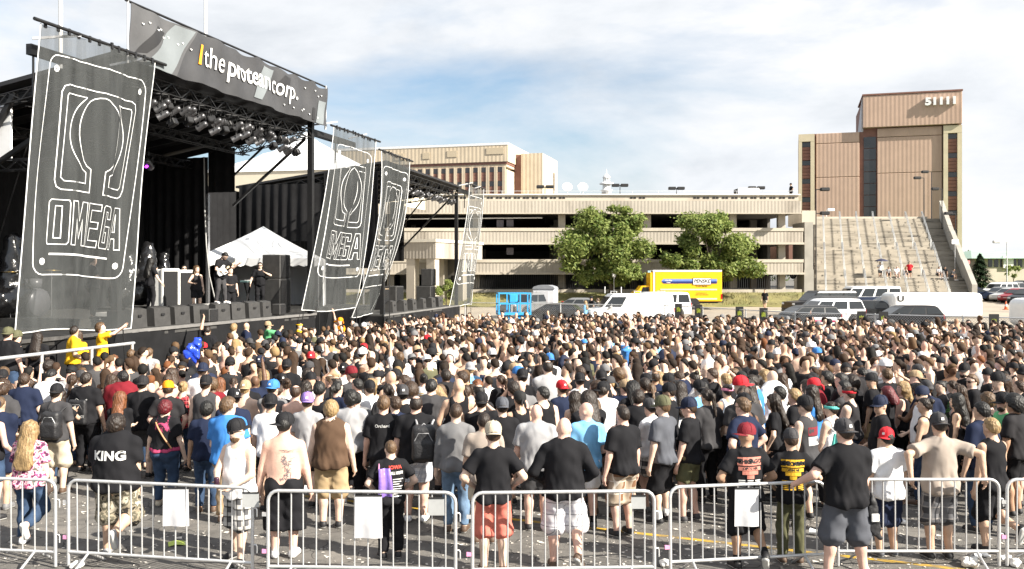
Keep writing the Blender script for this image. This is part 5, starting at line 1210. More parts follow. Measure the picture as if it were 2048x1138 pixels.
cab(F1, 341, 3.2, 2.364, .95, .6, 1.45, 'guitar_cabinet', 'pale framed guitar cabinet with black grille beside the bassist', (M_tolex, M_grille), M_tolex)
cab(F1, 374, 3.2, 2.364, .95, .6, 1.4, 'guitar_cabinet', 'pale framed guitar cabinet nearer the stage centre curtain', (M_tolex, M_grille), M_tolex)
cab(F1, 571, 1.3, 2.104, .9, .9, 1.35, 'speaker_stack', 'large black lower speaker box at the far stage corner'); cab(F1, 571, 1.35, 3.46, .85, .8, .95, 'speaker_stack', 'black speaker box stacked on top at the far stage corner')
cab(F1, 428, -.0, 2.114, .5, .4, .42, 'small_speaker', 'small black box speaker between the floor monitors'); cab(F1, 566, .15, 2.114, .42, .35, .42, 'small_speaker', 'small black box speaker at the far end of the stage lip')
cab(F2, 800, 2.4, DZ2+.004, 1.3, .9, 1.2, 'speaker_stack', 'wide black subwoofer box on the second stage'); cab(F2, 866, 1.6, DZ2+.004, 1.0, .9, 1.15, 'speaker_stack', 'lower black speaker box at the far end of the second stage'); cab(F2, 868, 1.7, DZ2+1.16, .8, .7, 1.05, 'speaker_stack', 'upper black speaker box at the far end of the second stage')
cab(F2, 773, 2.0, DZ2+.004, .8, .8, 1.1, 'road_case', 'silver edged black road case beside the emblem banner', (M_black, M_grille), M_chrome)
for i, (u, w) in enumerate(((262, 1.6), (372, 1.5), (440, 1.6))):
    s_ = F1.su(u, 1.15); o = empty('riser', F1.w(s_, 1.15, 2.104), F1.a, ('low silver riser nearest the big emblem banner', 'low silver riser in the middle of the stage front', 'low silver riser under the guitarist')[i], 'riser')
    h = .5 if i == 2 else .42
    m = MB(); m.span((-w/2, 0, h-.1), (w/2, .75, h)); m.build('top', mat('silver_riser', (.62, .61, .58), .45, .2, .1, 8), o); m = MB(); m.span((-w/2+.05, .05, 0), (w/2-.05, .7, h-.1)); m.build('base', M_black, o)
M_tarp = mat('black_plastic_tarp', (.012, .012, .013), .18, 0, .2, 4, .9, 7, spec=.8)
def tarp(u, t, z, w, h, seed, label):
    f = Field((-w, -w, -.05), (w, w, h*1.3), .07); f.cap((-w*.4, 0, h*.25), (w*.4, 0, h*.3), w*.45, w*.4, .1); f.cap((0, 0, h*.3), (w*.1, 0, h*.85), w*.45, w*.22, .15); f.wob(.03, .45, seed); f.wob(.02, 1.0, seed+1); f.D = np.maximum(f.D, -f.z[None, None, :])
    V, Q = f.nets(); o = inst('covered_equipment', np_mesh('covered_equipment', V, Q, [M_tarp], True), None, F1.w(F1.su(u, t), t, z), (0, 0, F1.a)); tag(o, label, 'equipment')
tarp(292, 4.6, 2.364, 1.1, 2.6, 1.0, 'tall stage gear wrapped in black plastic behind the bassist'); tarp(325, 5.2, 2.364, .9, 2.3, 2.3, 'gear wrapped in black plastic above the guitar cabinet'); tarp(255, 5.0, 2.364, 1.0, 2.2, 3.3, 'heap of gear under black plastic beside the drum kit'); tarp(20, 4.6, 2.11, 1.0, 3.0, 4.4, 'black plastic wrapped tower at the photo edge of the stage')
# keyboard on its stand
kb = empty('keyboard', F1.w(F1.su(497, 2.6), 2.6, 2.364), F1.a+.2, 'slim keyboard on a folding stand near the tent', 'keyboard')
MB().bbox((0, 0, .98), (1.15, .32, .09), .02).build('body', mat('teal_grey_keyboard', (.05, .09, .09), .5), kb); MB().span((-.5, -.15, 1.026), (.5, 0, 1.04)).build('keys', M_white, kb)
m = MB(); m.bar((-.35, 0, 0), (.3, 0, .94), .05, .05); m.bar((.35, 0.06, 0), (-.3, .06, .94), .05, .05); m.bar((-.35, -.25, .03), (-.35, .25, .03), .05, .05); m.bar((.35, -.25, .03), (.35, .25, .03), .05, .05); m.build('stand', M_black, kb)
# drum kit behind the near banner
dk = empty('drum_kit', F1.w(5.6, 4.4, 2.364), F1.a, 'drum kit seen through the nearest emblem banner', 'drums'); M_drum = mat('drum_shell', (.12, .12, .13), .3, .2, .1, 5)
m = MB(); MX = Matrix.Translation((0, 0, .42)) @ Matrix.Rotation(R(90), 4, 'X'); m.lathe([(.001, .25), (.42, .25), (.44, .2), (.44, -.2), (.42, -.25), (.001, -.25)], (0, 0, 0), 20, 0, M=MX); m.build('bass_drum', M_drum, dk)
for x, y, z, r_ in ((-.3, .2, 1.0, .2), (.28, .2, 1.0, .2), (.75, .5, .6, .26), (-.7, .5, .65, .22)): m = MB(); m.lathe([(.001, .15), (r_, .15), (r_, -.15), (.001, -.15)], (x, y, z), 16); m.build('tom', M_drum, dk)
for x, y, z, r_ in ((-.8, .1, 1.35, .3), (.85, .1, 1.4, .32), (-.95, .7, 1.1, .22)): m = MB(); m.lathe([(.001, .03), (r_*.3, .02), (r_, 0), (r_*.3, .012), (.001, .02)], (x, y, z), 18); m.tube([(x, y, 0), (x, y, z)], .015, 5, 1); m.build('cymbal', [mat('brass_cymbal', (.6, .42, .14), .3, .8, .1, 8), M_chrome], dk)

# ------------------------------------------------------------------ tents
def tent(loc, rz, w, d, ze, zp, label, zf=0.0, scallop=True, walls=True):
    o = empty('canopy_tent', loc, rz, label, 'tent'); c = Vector((0, 0, zp)); P = [(-w/2, -d/2), (w/2, -d/2), (w/2, d/2), (-w/2, d/2)]
    m = MB(); n = 10
    for k in range(4):
        a, b = P[k], P[(k+1) % 4]
        for i in range(n):
            for j in range(6):
                def pt(u, v): e = Vector((a[0]+(b[0]-a[0])*u, a[1]+(b[1]-a[1])*u, ze)); p = e.lerp(c, v); p.z -= .35*v*(1-v)*(zp-ze)/2; return p
                m.add([pt(i/n, j/6), pt((i+1)/n, j/6), pt((i+1)/n, (j+1)/6), pt(i/n, (j+1)/6)], [(0, 1, 2, 3)], 0, True)
    m.build('roof', M_whitefab, o); m = MB()
    for k in range(4):
        a, b = Vector((*P[k], 0)), Vector((*P[(k+1) % 4], 0)); L = (b-a).length; nn = int(L/.42)
        for i in range(nn):
            p, q = a.lerp(b, i/nn), a.lerp(b, (i+1)/nn); md = p.lerp(q, .5); z = ze+.003; m.add([p+Vector((0, 0, z)), q+Vector((0, 0, z)), q+Vector((0, 0, z-.28)), md+Vector((0, 0, z-.36)), p+Vector((0, 0, z-.28))], [(0, 1, 2, 3, 4)])
    m.build('valance', M_whitefab, o)
    for p in P: MB().tube([(p[0]*.98, p[1]*.98, zf), (p[0]*.98, p[1]*.98, ze)], .035, 6).build('pole', M_chrome, o)
    if walls:
        drape('wall', (-w/2, d/2-.05, 0), (w/2, d/2-.05, 0), zf, ze-.1, o, .05, .8, mt=M_whitefab); drape('wall', (w/2-.05, d/2-.05, 0), (w/2-.05, -d/2*.2, 0), zf, ze-.1, o, .05, .8, mt=M_whitefab)
    return o
tent(F1.w(19.0, 4.3), R(8), 5.2, 4.6, 4.3, 5.75, 'white peaked canopy tent beside the near stage', 2.2)
bt = empty('marquee', (lx(612, 82), 82, 0), R(-14), 'large white marquee roof rising behind the stages', 'tent')
def mq(u, v):
    x = (u-.5)*2; y = (v-.5)*2; h = min(1-abs(x), 1-abs(y)); return Vector((x*9, y*6.5, 12.0+4.2*(.45*h+.55*h**2.6)))
inst('roof', grid_mesh('roof', mq, 30, 12, M_whitefab), bt)
m = MB(); m.span((-8.9, -6.4, 9.5), (8.9, -6.35, 12.0)); m.span((8.85, -6.34, 9.5), (8.9, 6.4, 12.0)); m.build('wall', mat('cream_tent_wall', (.66, .6, .48), .8, 0, .05, 2), bt)
for x in (-8, -3, 3, 8): MB().tube([(x, -5.9, 0), (x, -5.9, 10.9)], .08, 6).build('pole', M_chrome, bt)
for i, (s0_, s1_, h_) in enumerate(((-1.4, 4.6, .62), (4.62, 10.4, .28), (10.42, 18.5, .12))):
    o = empty('pit_step', F1.w(s0_, -1.9), F1.a, ('tall', 'middle', 'low')[i]+' black step platform of the pit below the near stage', 'platform'); MB().span((0, 0, h_-.06), (s1_-s0_, 1.3, h_)).build('top', M_lip, o); MB().span((.05, .05, 0), (s1_-s0_-.05, 1.25, h_-.061)).build('base', M_black, o)
# pipe rail of the pit, on posts
pr = empty('pit_rail', (0, 0, 0), 0, 'white pipe rail on posts in front of the near stage', 'rail')
a, b = at(-40, 722, 19.0), at(268, 686, 23.6); m = MB(); m.tube([a, b], .04, 8); m.build('pipe', M_steel, pr)
for k in (.35, .68, .985): p = a.lerp(b, k); MB().tube([(p.x, p.y, 0), (p.x, p.y, p.z)], .04, 6).build('post', M_steel, pr)
# ------------------------------------------------------------------ vehicles
def paint(name, c, rough=.3): return mat('paint_'+name, c, rough, 0, .05, 2, spec=.5 if max(c) > .1 else .3)
PAINT = dict(white=(.78, .79, .8), black=(.01, .01, .012), dark=(.025, .027, .03), silver=(.4, .41, .42), grey=(.16, .165, .17), red=(.25, .015, .02), navy=(.02, .03, .06))
CARS = dict(   # L, W, H, body outline (x from rear, z), cabin base x0,x1 / roof x0,x1, belt z, wheel r, wheel x
    sedan=(4.7, 1.8, 1.45, [(.05, .28), (4.6, .28), (4.7, .5), (4.62, .72), (3.5, .93), (.45, .98), (.08, .9), (0, .55)], (.55, 3.6, 1.25, 2.65), .94, .33, (.85, 3.75)),
    hatch=(4.3, 1.78, 1.52, [(.05, .28), (4.2, .28), (4.3, .5), (4.22, .75), (3.3, .96), (.1, 1.0), (0, .6)], (.05, 3.4, .45, 2.45), .97, .33, (.7, 3.45)),
    suv=(4.8, 1.9, 1.78, [(.05, .33), (4.7, .33), (4.8, .6), (4.72, .95), (3.6, 1.1), (.05, 1.12), (0, .7)], (.04, 3.65, .3, 2.9), 1.08, .37, (.85, 3.8)),
    bigsuv=(5.5, 2.0, 1.95, [(.05, .36), (5.4, .36), (5.5, .65), (5.42, 1.1), (4.1, 1.2), (.05, 1.2), (0, .8)], (.04, 4.1, .22, 3.35), 1.17, .4, (1.05, 4.4)),
    minivan=(5.1, 1.95, 1.75, [(.05, .3), (5.0, .3), (5.1, .55), (4.95, .82), (4.1, 1.03), (.05, 1.05), (0, .6)], (.04, 4.4, .25, 3.1), 1.02, .34, (.95, 4.05)),
    van=(5.7, 2.0, 2.1, [(.05, .35), (5.6, .35), (5.7, .6), (5.6, 1.05), (4.8, 1.22), (.03, 1.25), (0, .7)], (.03, 4.85, .1, 4.1), 1.2, .37, (1.05, 4.6)),
    pickup=(5.6, 1.95, 1.85, [(.05, .42), (5.5, .42), (5.6, .7), (5.52, 1.08), (4.0, 1.16), (2.0, 1.16), (2.0, 1.02), (.05, 1.02), (0, .7)], (2.02, 4.15, 2.25, 3.45), 1.13, .4, (1.1, 4.5)))
def car(kind, col, loc, yaw, label, group=None, panes=3, blank=False, name=None, cat='car', roof=None):
    """front along +x of the thing; centre of the wheelbase at its origin"""
    L, Wd, H, out, cab, belt, wr, wx = CARS[kind]; o = empty(name or {'van': 'cargo_van', 'pickup': 'pickup_truck'}.get(kind, 'parked_car'), loc, yaw, label, cat, group)
    P = paint(col, PAINT[col]); T = Matrix.Translation((-L/2, 0, 0)); m = MB(); n = len(out); cx_, cz_ = L/2, .65
    sl = []
    for y, k in ((-Wd/2, .93), (-Wd/2+.07, 1.0), (Wd/2-.07, 1.0), (Wd/2, .93)): sl.append([(cx_+(x-cx_)*(1-(1-k)*.35), y, cz_+(z-cz_)*k) for x, z in out])
    vs = [p for s_ in sl for p in s_]; fs = [tuple(range(n)), tuple(range(3*n, 4*n))[::-1]]
    for a in range(3):
        for i in range(n): fs.append((a*n+i, (a+1)*n+i, (a+1)*n+(i+1) % n, a*n+(i+1) % n))
    m.add(vs, fs, 0, False, T)
    b0, b1, r0, r1 = cab; hb, ht = Wd/2*.95, Wd/2*(.86 if kind in ('van', 'bigsuv') else .76)
    mid = lambda a, b, t: a+(b-a)*t
    lev = [(belt, b0, b1, hb), (mid(belt, H, .8), mid(b0, r0, .78), mid(b1, r1, .8), mid(hb, ht, .8)), (H-.02, r0+.06, r1-.05, ht-.04), (H, r0+.2, r1-.2, ht-.16)]
    vs = []
    for z, x0, x1, hy in lev: vs += [(x0, -hy, z), (x1, -hy, z), (x1, hy, z), (x0, hy, z)]
    fs = []
    for a in range(3):
        for i in range(4): fs.append((a*4+i, a*4+(i+1) % 4, (a+1)*4+(i+1) % 4, (a+1)*4+i))
    fs.append((12, 13, 14, 15)); m.add(vs, fs, 1 if roof else 0, False, T); m.build('body', [P, roof or P], o)
    # glass, a little proud of the cabin
    z0, z1 = belt+.05, mid(belt, H, .8)-.02; f0 = (z0-belt)/(lev[1][0]-belt); f1 = (z1-belt)/(lev[1][0]-belt)
    X0 = lambda f: mid(b0, lev[1][1], f); X1 = lambda f: mid(b1, lev[1][2], f); HY = lambda f: mid(hb, lev[1][3], f)+.012
    k = 1 if blank else panes
    for sd in (-1, 1):
        for i in range(k):
            a, b = (i/k+.02, (i+1)/k-.02) if not blank else (.74, .97)
            pts = [(mid(X0(f), X1(f), q), sd*HY(f), z) for f, z, q in ((f0, z0, a), (f0, z0, b), (f1, z1, b), (f1, z1, a))]
            w = MB(); w.add(pts if sd < 0 else pts[::-1], [(0, 1, 2, 3)], 0, False, T); w.build('side_window', M_glassdark, o)
    w = MB(); w.add([(X1(f0)+.02, -HY(f0)*.9, z0), (X1(f0)+.02, HY(f0)*.9, z0), (X1(f1)+.02, HY(f1)*.9, z1), (X1(f1)+.02, -HY(f1)*.9, z1)], [(0, 1, 2, 3)], 0, False, T); w.build('windscreen', M_glassdark, o)
    w = MB(); w.add([(X0(f0)-.02, HY(f0)*.88, z0), (X0(f0)-.02, -HY(f0)*.88, z0), (X0(f1)-.02, -HY(f1)*.88, z1), (X0(f1)-.02, HY(f1)*.88, z1)], [(0, 1, 2, 3)], 0, False, T); w.build('rear_window', M_glassdark, o)
    ty = mesh_of(('tyre', wr), lambda: MB().lathe([(wr*.62, -.1), (wr*.95, -.11), (wr, -.07), (wr, .07), (wr*.95, .11), (wr*.62, .1)], (0, 0, 0), 18, M=Matrix.Rotation(R(90), 4, 'X')).mesh('tyre', M_rubber))
    def rimm():
        q = MB(); MX = Matrix.Rotation(R(90), 4, 'X'); q.lathe([(.001, .085), (wr*.2, .085), (wr*.25, .06), (wr*.55, .07), (wr*.64, .1), (wr*.64, -.1), (.001, -.09)], (0, 0, 0), 18, 0, M=MX); return q.mesh('rim', M_chrome)
    ri = mesh_of(('rim', wr), rimm)
    for x in wx:
        for sd in (-1, 1):
            a = MB(); a.lathe([(.001, 0), (wr*1.18, 0), (wr*1.18, -.02)], (0, 0, 0), 18, 0, M=Matrix.Translation((x-L/2, sd*(Wd/2+.004), wr+.02)) @ Matrix.Rotation(R(90 if sd < 0 else -90), 4, 'X')); a.build('wheel_arch', M_black, o)
            wh = inst('wheel', ty, o, (x-L/2, sd*(Wd/2-.07), wr), (0, 0, 0 if sd < 0 else math.pi)); inst('rim', ri, wh)
    for sd in (-1, 1):
        q = MB(); zf = out[3][1]-.14; q.bbox((L/2-.12, sd*(Wd/2-.22), zf), (.2, .34, .16), .04); q.build('headlight', mat('headlight_glass', (.7, .7, .68), .1, 0, .1, 9), o)
        q = MB(); q.bbox((-L/2+.06, sd*(Wd/2-.14), belt-.14), (.12, .2, .3 if kind not in ('sedan',) else .16), .03); q.build('tail_light', mat('red_lens', (.4, .01, .012), .2), o)
        q = MB(); q.bbox((mid(b1, b0, .12)-L/2, sd*(Wd/2+.07), belt+.06), (.16, .16, .12), .03); q.build('mirror', P, o)
    if kind != 'van' or not blank:
        for sd in (-1, 1):
            q = MB()
            for f_ in (.05, .36, .66): x_ = mid(b0, b1, f_)+.1-L/2; q.box((x_, sd*(Wd/2+.002), (belt+.45)/2), (.014, .006, belt-.5))
            q.box((0, sd*(Wd/2+.002), .52), (L*.55, .008, .035)); q.build('door_seam', M_black, o)
            for f_ in (.42, .72): q = MB(); q.bbox((mid(b0, b1, f_)-.05-L/2, sd*(Wd/2+.012), belt-.14), (.16, .03, .035), .008); q.build('door_handle', P, o)
    q = MB(); q.box((L/2+.004, 0, .5), (.012, .5, .12)); q.box((-L/2-.004, 0, .72), (.012, .5, .13)); q.build('number_plate', mat('plate_white', (.6, .6, .58), .5), o)
    q = MB(); q.bbox((L/2-.02, 0, .45), (.1, Wd*.9, .16), .03); q.bbox((-L/2+.02, 0, .5), (.1, Wd*.9, .16), .03); q.build('bumper', M_black if kind in ('van', 'pickup') else P, o)
    return o
PI = math.pi
def cpos(u, D): return (lx(u, D), D, gz(D)+.006)
v1 = car('van', 'white', cpos(1257, 61), PI+.12, 'white cargo van with roof rack beyond the chain-link fence', blank=True, cat='van')
m = MB()
for x in (-2.2, -.6, 1.0): m.bar((x, -.9, 2.24), (x, .9, 2.24), .05, .05); m.tube([(x, -.8, 2.1), (x, -.8, 2.25)], .02, 5); m.tube([(x, .8, 2.1), (x, .8, 2.25)], .02, 5)
m.tube([(1.4, -.85, 2.1), (1.4, -.85, 2.55)], .03, 5); m.tube([(.7, .85, 2.1), (.7, .85, 2.55)], .03, 5); m.build('roof_rack', M_white, v1)
car('bigsuv', 'white', cpos(1303, 68), PI+.08, 'white car with dark windows behind the white cargo van', panes=4)
car('pickup', 'grey', cpos(1062, 70), -2.3, 'grey pickup truck beside the white portable toilet', cat='pickup', panes=2)
car('sedan', 'dark', cpos(1110, 62), PI-.25, 'dark low sedan between the blue lift and the white van'); car('sedan', 'grey', cpos(1150, 70), PI-.1, 'grey sedan half hidden behind the dark low sedan')
car('bigsuv', 'black', cpos(1640, 71), PI+.22, 'long black SUV facing the grass bank', panes=3)
car('van', 'navy', cpos(1728, 78), PI+.06, 'dark windowed passenger van with white roof below the stairs', panes=4, cat='van', roof=M_white)
car('hatch', 'dark', cpos(1607, 57), PI+.2, 'dark hatchback nearest the fence by the signs', panes=3); car('suv', 'white', cpos(1650, 60.5), PI+.15, 'white SUV behind the dark hatchback'); car('suv', 'dark', cpos(1648, 65), PI+.15, 'dark SUV roof showing above the white SUV')
car('minivan', 'silver', cpos(1790, 68), PI+.08, 'silver minivan below the wide stairs'); car('hatch', 'black', cpos(1808, 57), PI+.05, 'black car in front of the white trailer', panes=3); car('hatch', 'dark', cpos(1712, 64), PI-.1, 'dark car between the black SUV and the silver minivan')
for u, D, k, c, a, lb_ in ((1948, 97, 'sedan', 'navy', -.25, 'dark blue sedan at the foot of the stair wall'), (1998, 103, 'suv', 'white', PI+.5, 'white SUV in the far car park row'), (2003, 98, 'sedan', 'grey', PI+.5, 'grey sedan in the far car park row'), (2022, 95, 'sedan', 'silver', PI+.5, 'silver sedan in the far car park row'), (2038, 93, 'sedan', 'red', PI+.55, 'dark red sedan in the far car park row'), (2056, 90, 'hatch', 'dark', PI+.55, 'black hatchback at the photo edge of the far car park'), (1936, 110, 'pickup', 'black', PI, 'black pickup behind the dark blue sedan'), (2040, 165, 'sedan', 'dark', PI, 'distant dark car by the low building'), (2012, 106, 'suv', 'grey', PI+.5, 'grey car roof behind the white SUV')):
    car(k, c, cpos(u, D), a, lb_, 'cars in the far car park')
car('suv', 'dark', (lx(1617, 106), 106, 3.0), PI-.8, 'dark car parked between the garage and the stairs')
# yellow rental truck
M_yel = mat('truck_yellow', (.80, .43, .008), .35, 0, .05, 1)
tk = empty('rental_truck', (lx(1375, 81), 81, gz(81)), 0, 'yellow box rental truck parked below the second tree', 'truck')
tu = lambda u: lx(u, 80)-lx(1375, 81); tvz = lambda v: lz(v, 80)-gz(81); YB = -1.25
m = MB(); m.bbox(((tu(1309)+tu(1443))/2, 0, (tvz(603)+tvz(541.5))/2), (tu(1443)-tu(1309), 2.4, tvz(541.5)-tvz(603)), .05); m.span((tu(1300), -1.18, tvz(585)), (tu(1309)-.01, 1.18, tvz(545))); m.build('box', M_yel, tk)
m = MB(); m.span((tu(1305), -1.22, tvz(543.5)), (tu(1442), -1.206, tvz(541))); m.span((tu(1305), -1.2, tvz(541.4)), (tu(1443), 1.2, tvz(540))); m.span((tu(1306), -1.222, tvz(600)), (tu(1309), -1.207, tvz(544))); m.build('trim', M_white, tk)
m = MB(); m.prism([(0, .55), (1.9, .55), (1.9, 2.1), (.95, 2.05), (.75, 1.75), (0, 1.25)], (tu(1305)-1.9, -1.0, 0), (1, 0, 0), (0, 0, 1), (0, 2.0, 0)); m.build('cab', M_yel, tk)
m = MB(); m.add([(tu(1305)-1.05, -1.012, 1.35), (tu(1305)-.3, -1.012, 1.35), (tu(1305)-.3, -1.012, 1.95), (tu(1305)-.85, -1.012, 1.95)], [(0, 1, 2, 3)]); m.build('cab_window', M_glassdark, tk)
for v0, v1_, c in ((558, 562.5, (.13, .22, .62)), (562.5, 567, (.015, .025, .13))):
    m = MB(); dx = .25; m.add([(tu(1322), YB+.03, tvz(562.5)), (tu(1326), YB+.03, tvz(v0 if v0 == 558 else v1_)), (tu(1433), YB+.03, tvz(v0 if v0 == 558 else v1_)), (tu(1433), YB+.03, tvz(562.5))], [(0, 1, 2, 3) if v0 != 558 else (3, 2, 1, 0)]); m.build('stripe', mat('stripe_%d' % v0, c, .4), tk)
for v0 in (577.5, 596): m = MB(); m.span((tu(1320), YB+.025, tvz(v0+3)), (tu(1433), YB+.04, tvz(v0))); m.build('stripe', mat('pale_stripe', (.72, .62, .42), .5), tk)
m = MB(); m.span((tu(1384.5), YB+.0, tvz(569.5)), (tu(1421), YB+.04, tvz(556))); m.build('sign_edge', M_black, tk); m = MB(); m.span((tu(1385.3), YB-.01, tvz(568.7)), (tu(1420.2), YB+.03, tvz(556.8))); m.build('sign_plate', M_white, tk)
def flat_text(body, parent, loc, size, material, bold=.0, shear=0.0, wf=1.0, nm='lettering', rz=0.0):
    vs, fs = text_mesh(body, size, bold, shear); me = bpy.data.meshes.new(nm); me.from_pydata([(v[0]*wf, 0, v[1]) for v in vs], [], fs); me.materials.append(material); me.update(); return inst(nm, me, parent, loc, (0, 0, rz))
flat_text('PENSKE', tk, ((tu(1385)+tu(1420))/2, YB-.016, tvz(565.4)), .42, M_black, .012, .2, .98); flat_text('Truck Rental', tk, (tu(1402), YB+.03, tvz(573.5)), .19, M_black, .004); flat_text('GoPenske.com', tk, (tu(1402), YB+.03, tvz(587)), .15, M_black); flat_text('1-800-GO-PENSKE', tk, (tu(1402), YB+.03, tvz(590.5)), .15, M_black)
flat_text('One-Way', tk, (tu(1336), YB+.022, tvz(562)), .15, M_white, .004, .2); flat_text('Local', tk, (tu(1336), YB+.022, tvz(566)), .15, M_white, .004, .2)
for x in (tu(1382), tu(1290)):
    for sd in (-1, 1):
        wh = inst('wheel', MB().lathe([(.24, -.13), (.42, -.14), (.46, -.09), (.46, .09), (.42, .14), (.24, .13)], (0, 0, 0), 18, M=Matrix.Rotation(R(90), 4, 'X')).mesh('tyre', M_rubber), tk, (x, sd*1.05, .46)); inst('rim', MB().lathe([(.001, .07), (.1, .1), (.12, .05), (.25, .12), (.25, -.1), (.001, -.1)], (0, 0, 0), 16, M=Matrix.Rotation(R(90), 4, 'X')).mesh('rim', M_chrome), wh, rot=(0, 0, 0 if sd < 0 else PI))
m = MB(); m.prism([(-.75, -.05), (-.6, .35), (-.4, .5), (.4, .5), (.6, .35), (.75, -.05)], (tu(1382), -1.24, .5), (1, 0, 0), (0, 0, 1), (0, .06, 0)); m.build('wheel_arch', M_black, tk)
m = MB(); m.span((tu(1312), -.9, .55), (tu(1436), .9, tvz(603)-.01)); m.build('chassis', M_black, tk); m = MB(); m.span((tu(1424), -1.1, .62), (tu(1446), 1.1, .72)); m.build('rear_step', M_black, tk); m = MB(); m.span((tu(1441), -1.23, tvz(598)), (tu(1443.5), -1.2, tvz(588))); m.build('tail_light', mat('red_lens'), tk)
# long white trailer with the letters
tr = empty('white_trailer', cpos(1862, 63.5), 0, 'long white rounded trailer with black letters near the fence', 'trailer')
f = Field((-3.4, -1.3, .2), (3.4, 1.3, 2.4), .09); f.cap((-2.9, 0, 1.3), (2.6, 0, 1.25), 1.0, .95, .1, 1.05); X, Y, Z = f.x[:, None, None], f.y[None, :, None], f.z[None, None, :]
rb = lambda q, h_: np.maximum(np.abs(q)-h_, 0)
dd = np.sqrt(rb(X, 2.75)**2+rb(Y, .8)**2+rb(Z-1.2, .55)**2)-.32; f.D = dd.astype(np.float32); V, Q = f.nets(); inst('body', np_mesh('body', V, Q, [M_white]), tr)
for x in (-1.0, .2):
    for sd in (-1, 1): inst('wheel', MB().lathe([(.001, -.1), (.3, -.1), (.33, -.06), (.33, .06), (.3, .1), (.001, .1)], (0, 0, 0), 16, M=Matrix.Rotation(R(90), 4, 'X')).mesh('wheel', M_rubber), tr, (x, sd*1.04, .33))
flat_text('U', tr, (-2.55, -1.135, 1.5), .55, M_black, .02, 0, 1.2)
rv = empty('white_trailer', cpos(2072, 56), 0, 'white rounded trailer end cut off by the photo edge', 'trailer')
f = Field((-1.6, -1.3, .2), (1.6, 1.3, 2.4), .09); f.D = (np.sqrt(rb(f.x[:, None, None], .75)**2+rb(f.y[None, :, None], .7)**2+rb(f.z[None, None, :]-1.15, .4)**2)-.45).astype(np.float32); V, Q = f.nets(); inst('body', np_mesh('body', V, Q, [M_white]), rv); inst('wheel', MB().lathe([(.001, -.1), (.33, -.08), (.33, .08), (.001, .1)], (0, 0, 0), 14, M=Matrix.Rotation(R(90), 4, 'X')).mesh('wheel', M_rubber), rv, (0, -.95, .33))
# portable toilet, scissor lift
pt = empty('portable_toilet', (lx(1091, 74), 74, gz(74)), -.25, 'white portable toilet cabin with grey domed roof', 'toilet cabin')
MB().bbox((0, 0, 1.0), (1.75, 1.5, 2.0), .06).build('cabin', mat('toilet_white', (.7, .71, .73), .5, 0, .04, 3), pt); m = MB(); m.prism([(-.92, 2.0), (.92, 2.0), (.8, 2.18), (.4, 2.3), (-.4, 2.3), (-.8, 2.18)], (0, -.8, 0), (1, 0, 0), (0, 0, 1), (0, 1.6, 0)); m.build('roof', mat('toilet_roof', (.25, .26, .28), .5), pt); m = MB(); m.span((-.55, -.77, .1), (.4, -.752, 1.85)); m.build('door', mat('toilet_door', (.62, .63, .65), .5), pt)
M_lb = mat('lift_blue', (.035, .30, .58), .4, 0, .1, 4)
sl_ = empty('scissor_lift', (lx(1027, 51.5), 51.5, gz(51.5)), .15, 'blue scissor lift with raised basket behind the crowd', 'lift')
MB().span((-.85, -.5, .2), (.85, .5, .75)).build('base', M_lb, sl_)
for x in (-.6, .6):
    for sd in (-1, 1): inst('wheel', mesh_of('liftwheel', lambda: MB().lathe([(.001, -.08), (.2, -.08), (.2, .08), (.001, .08)], (0, 0, 0), 14, M=Matrix.Rotation(R(90), 4, 'X')).mesh('wheel', M_rubber)), sl_, (x, sd*.5, .2))
m = MB()
for y in (-.35, .35): m.bar((-.75, y, .76), (.75, y, 1.28), .08, .12); m.bar((.75, y, .76), (-.75, y, 1.28), .08, .12)
m.build('scissor_arm', M_lb, sl_); MB().span((-.92, -.52, 1.28), (.92, .52, 1.4)).build('platform', M_lb, sl_)
m = MB()
for x in (-.88, -.3, .3, .88):
    for y in (-.48, .48): m.box((x, y, 1.95), (.07, .07, 1.1))
for z in (1.9, 2.47):
    for y in (-.48, .48): m.box((0, y, z), (1.8, .06, .07))
    for x in (-.88, .88): m.box((x, 0, z), (.06, .96, .07))
m.build('guard_rail', M_lb, sl_); MB().bbox((-.1, -.52, 2.2), (.42, .12, .45), .03).build('control_box', M_lb, sl_)
# ------------------------------------------------------------------ chain-link fence, signs, lamps, cones
def link_mat():
    m = bpy.data.materials.new('chain_link_wire'); m.use_nodes = True; t = m.node_tree; N = t.nodes; L = t.links; b = N['Principled BSDF']; b.inputs['Base Color'].default_value = (.5, .5, .5, 1); b.inputs['Metallic'].default_value = .3
    tcn = N.new('ShaderNodeTexCoord'); sp = N.new('ShaderNodeSeparateXYZ'); L.new(tcn.outputs['Object'], sp.inputs[0]); al = None
    for sg in (1, -1):
        ma = N.new('ShaderNodeMath'); ma.operation = 'MULTIPLY_ADD'; ma.inputs[1].default_value = sg; L.new(sp.outputs[2], ma.inputs[0]); L.new(sp.outputs[0], ma.inputs[2])
        mu = N.new('ShaderNodeMath'); mu.operation = 'MULTIPLY'; mu.inputs[1].default_value = 8.5; L.new(ma.outputs[0], mu.inputs[0]); fr = N.new('ShaderNodeMath'); fr.operation = 'FRACT'; L.new(mu.outputs[0], fr.inputs[0])
        lt = N.new('ShaderNodeMath'); lt.operation = 'LESS_THAN'; lt.inputs[1].default_value = .13; L.new(fr.outputs[0], lt.inputs[0])
        if al is None: al = lt.outputs[0]
        else: mx = N.new('ShaderNodeMath'); mx.operation = 'MAXIMUM'; L.new(al, mx.inputs[0]); L.new(lt.outputs[0], mx.inputs[1]); al = mx.outputs[0]
    L.new(al, b.inputs['Alpha']); return m
M_link = link_mat()
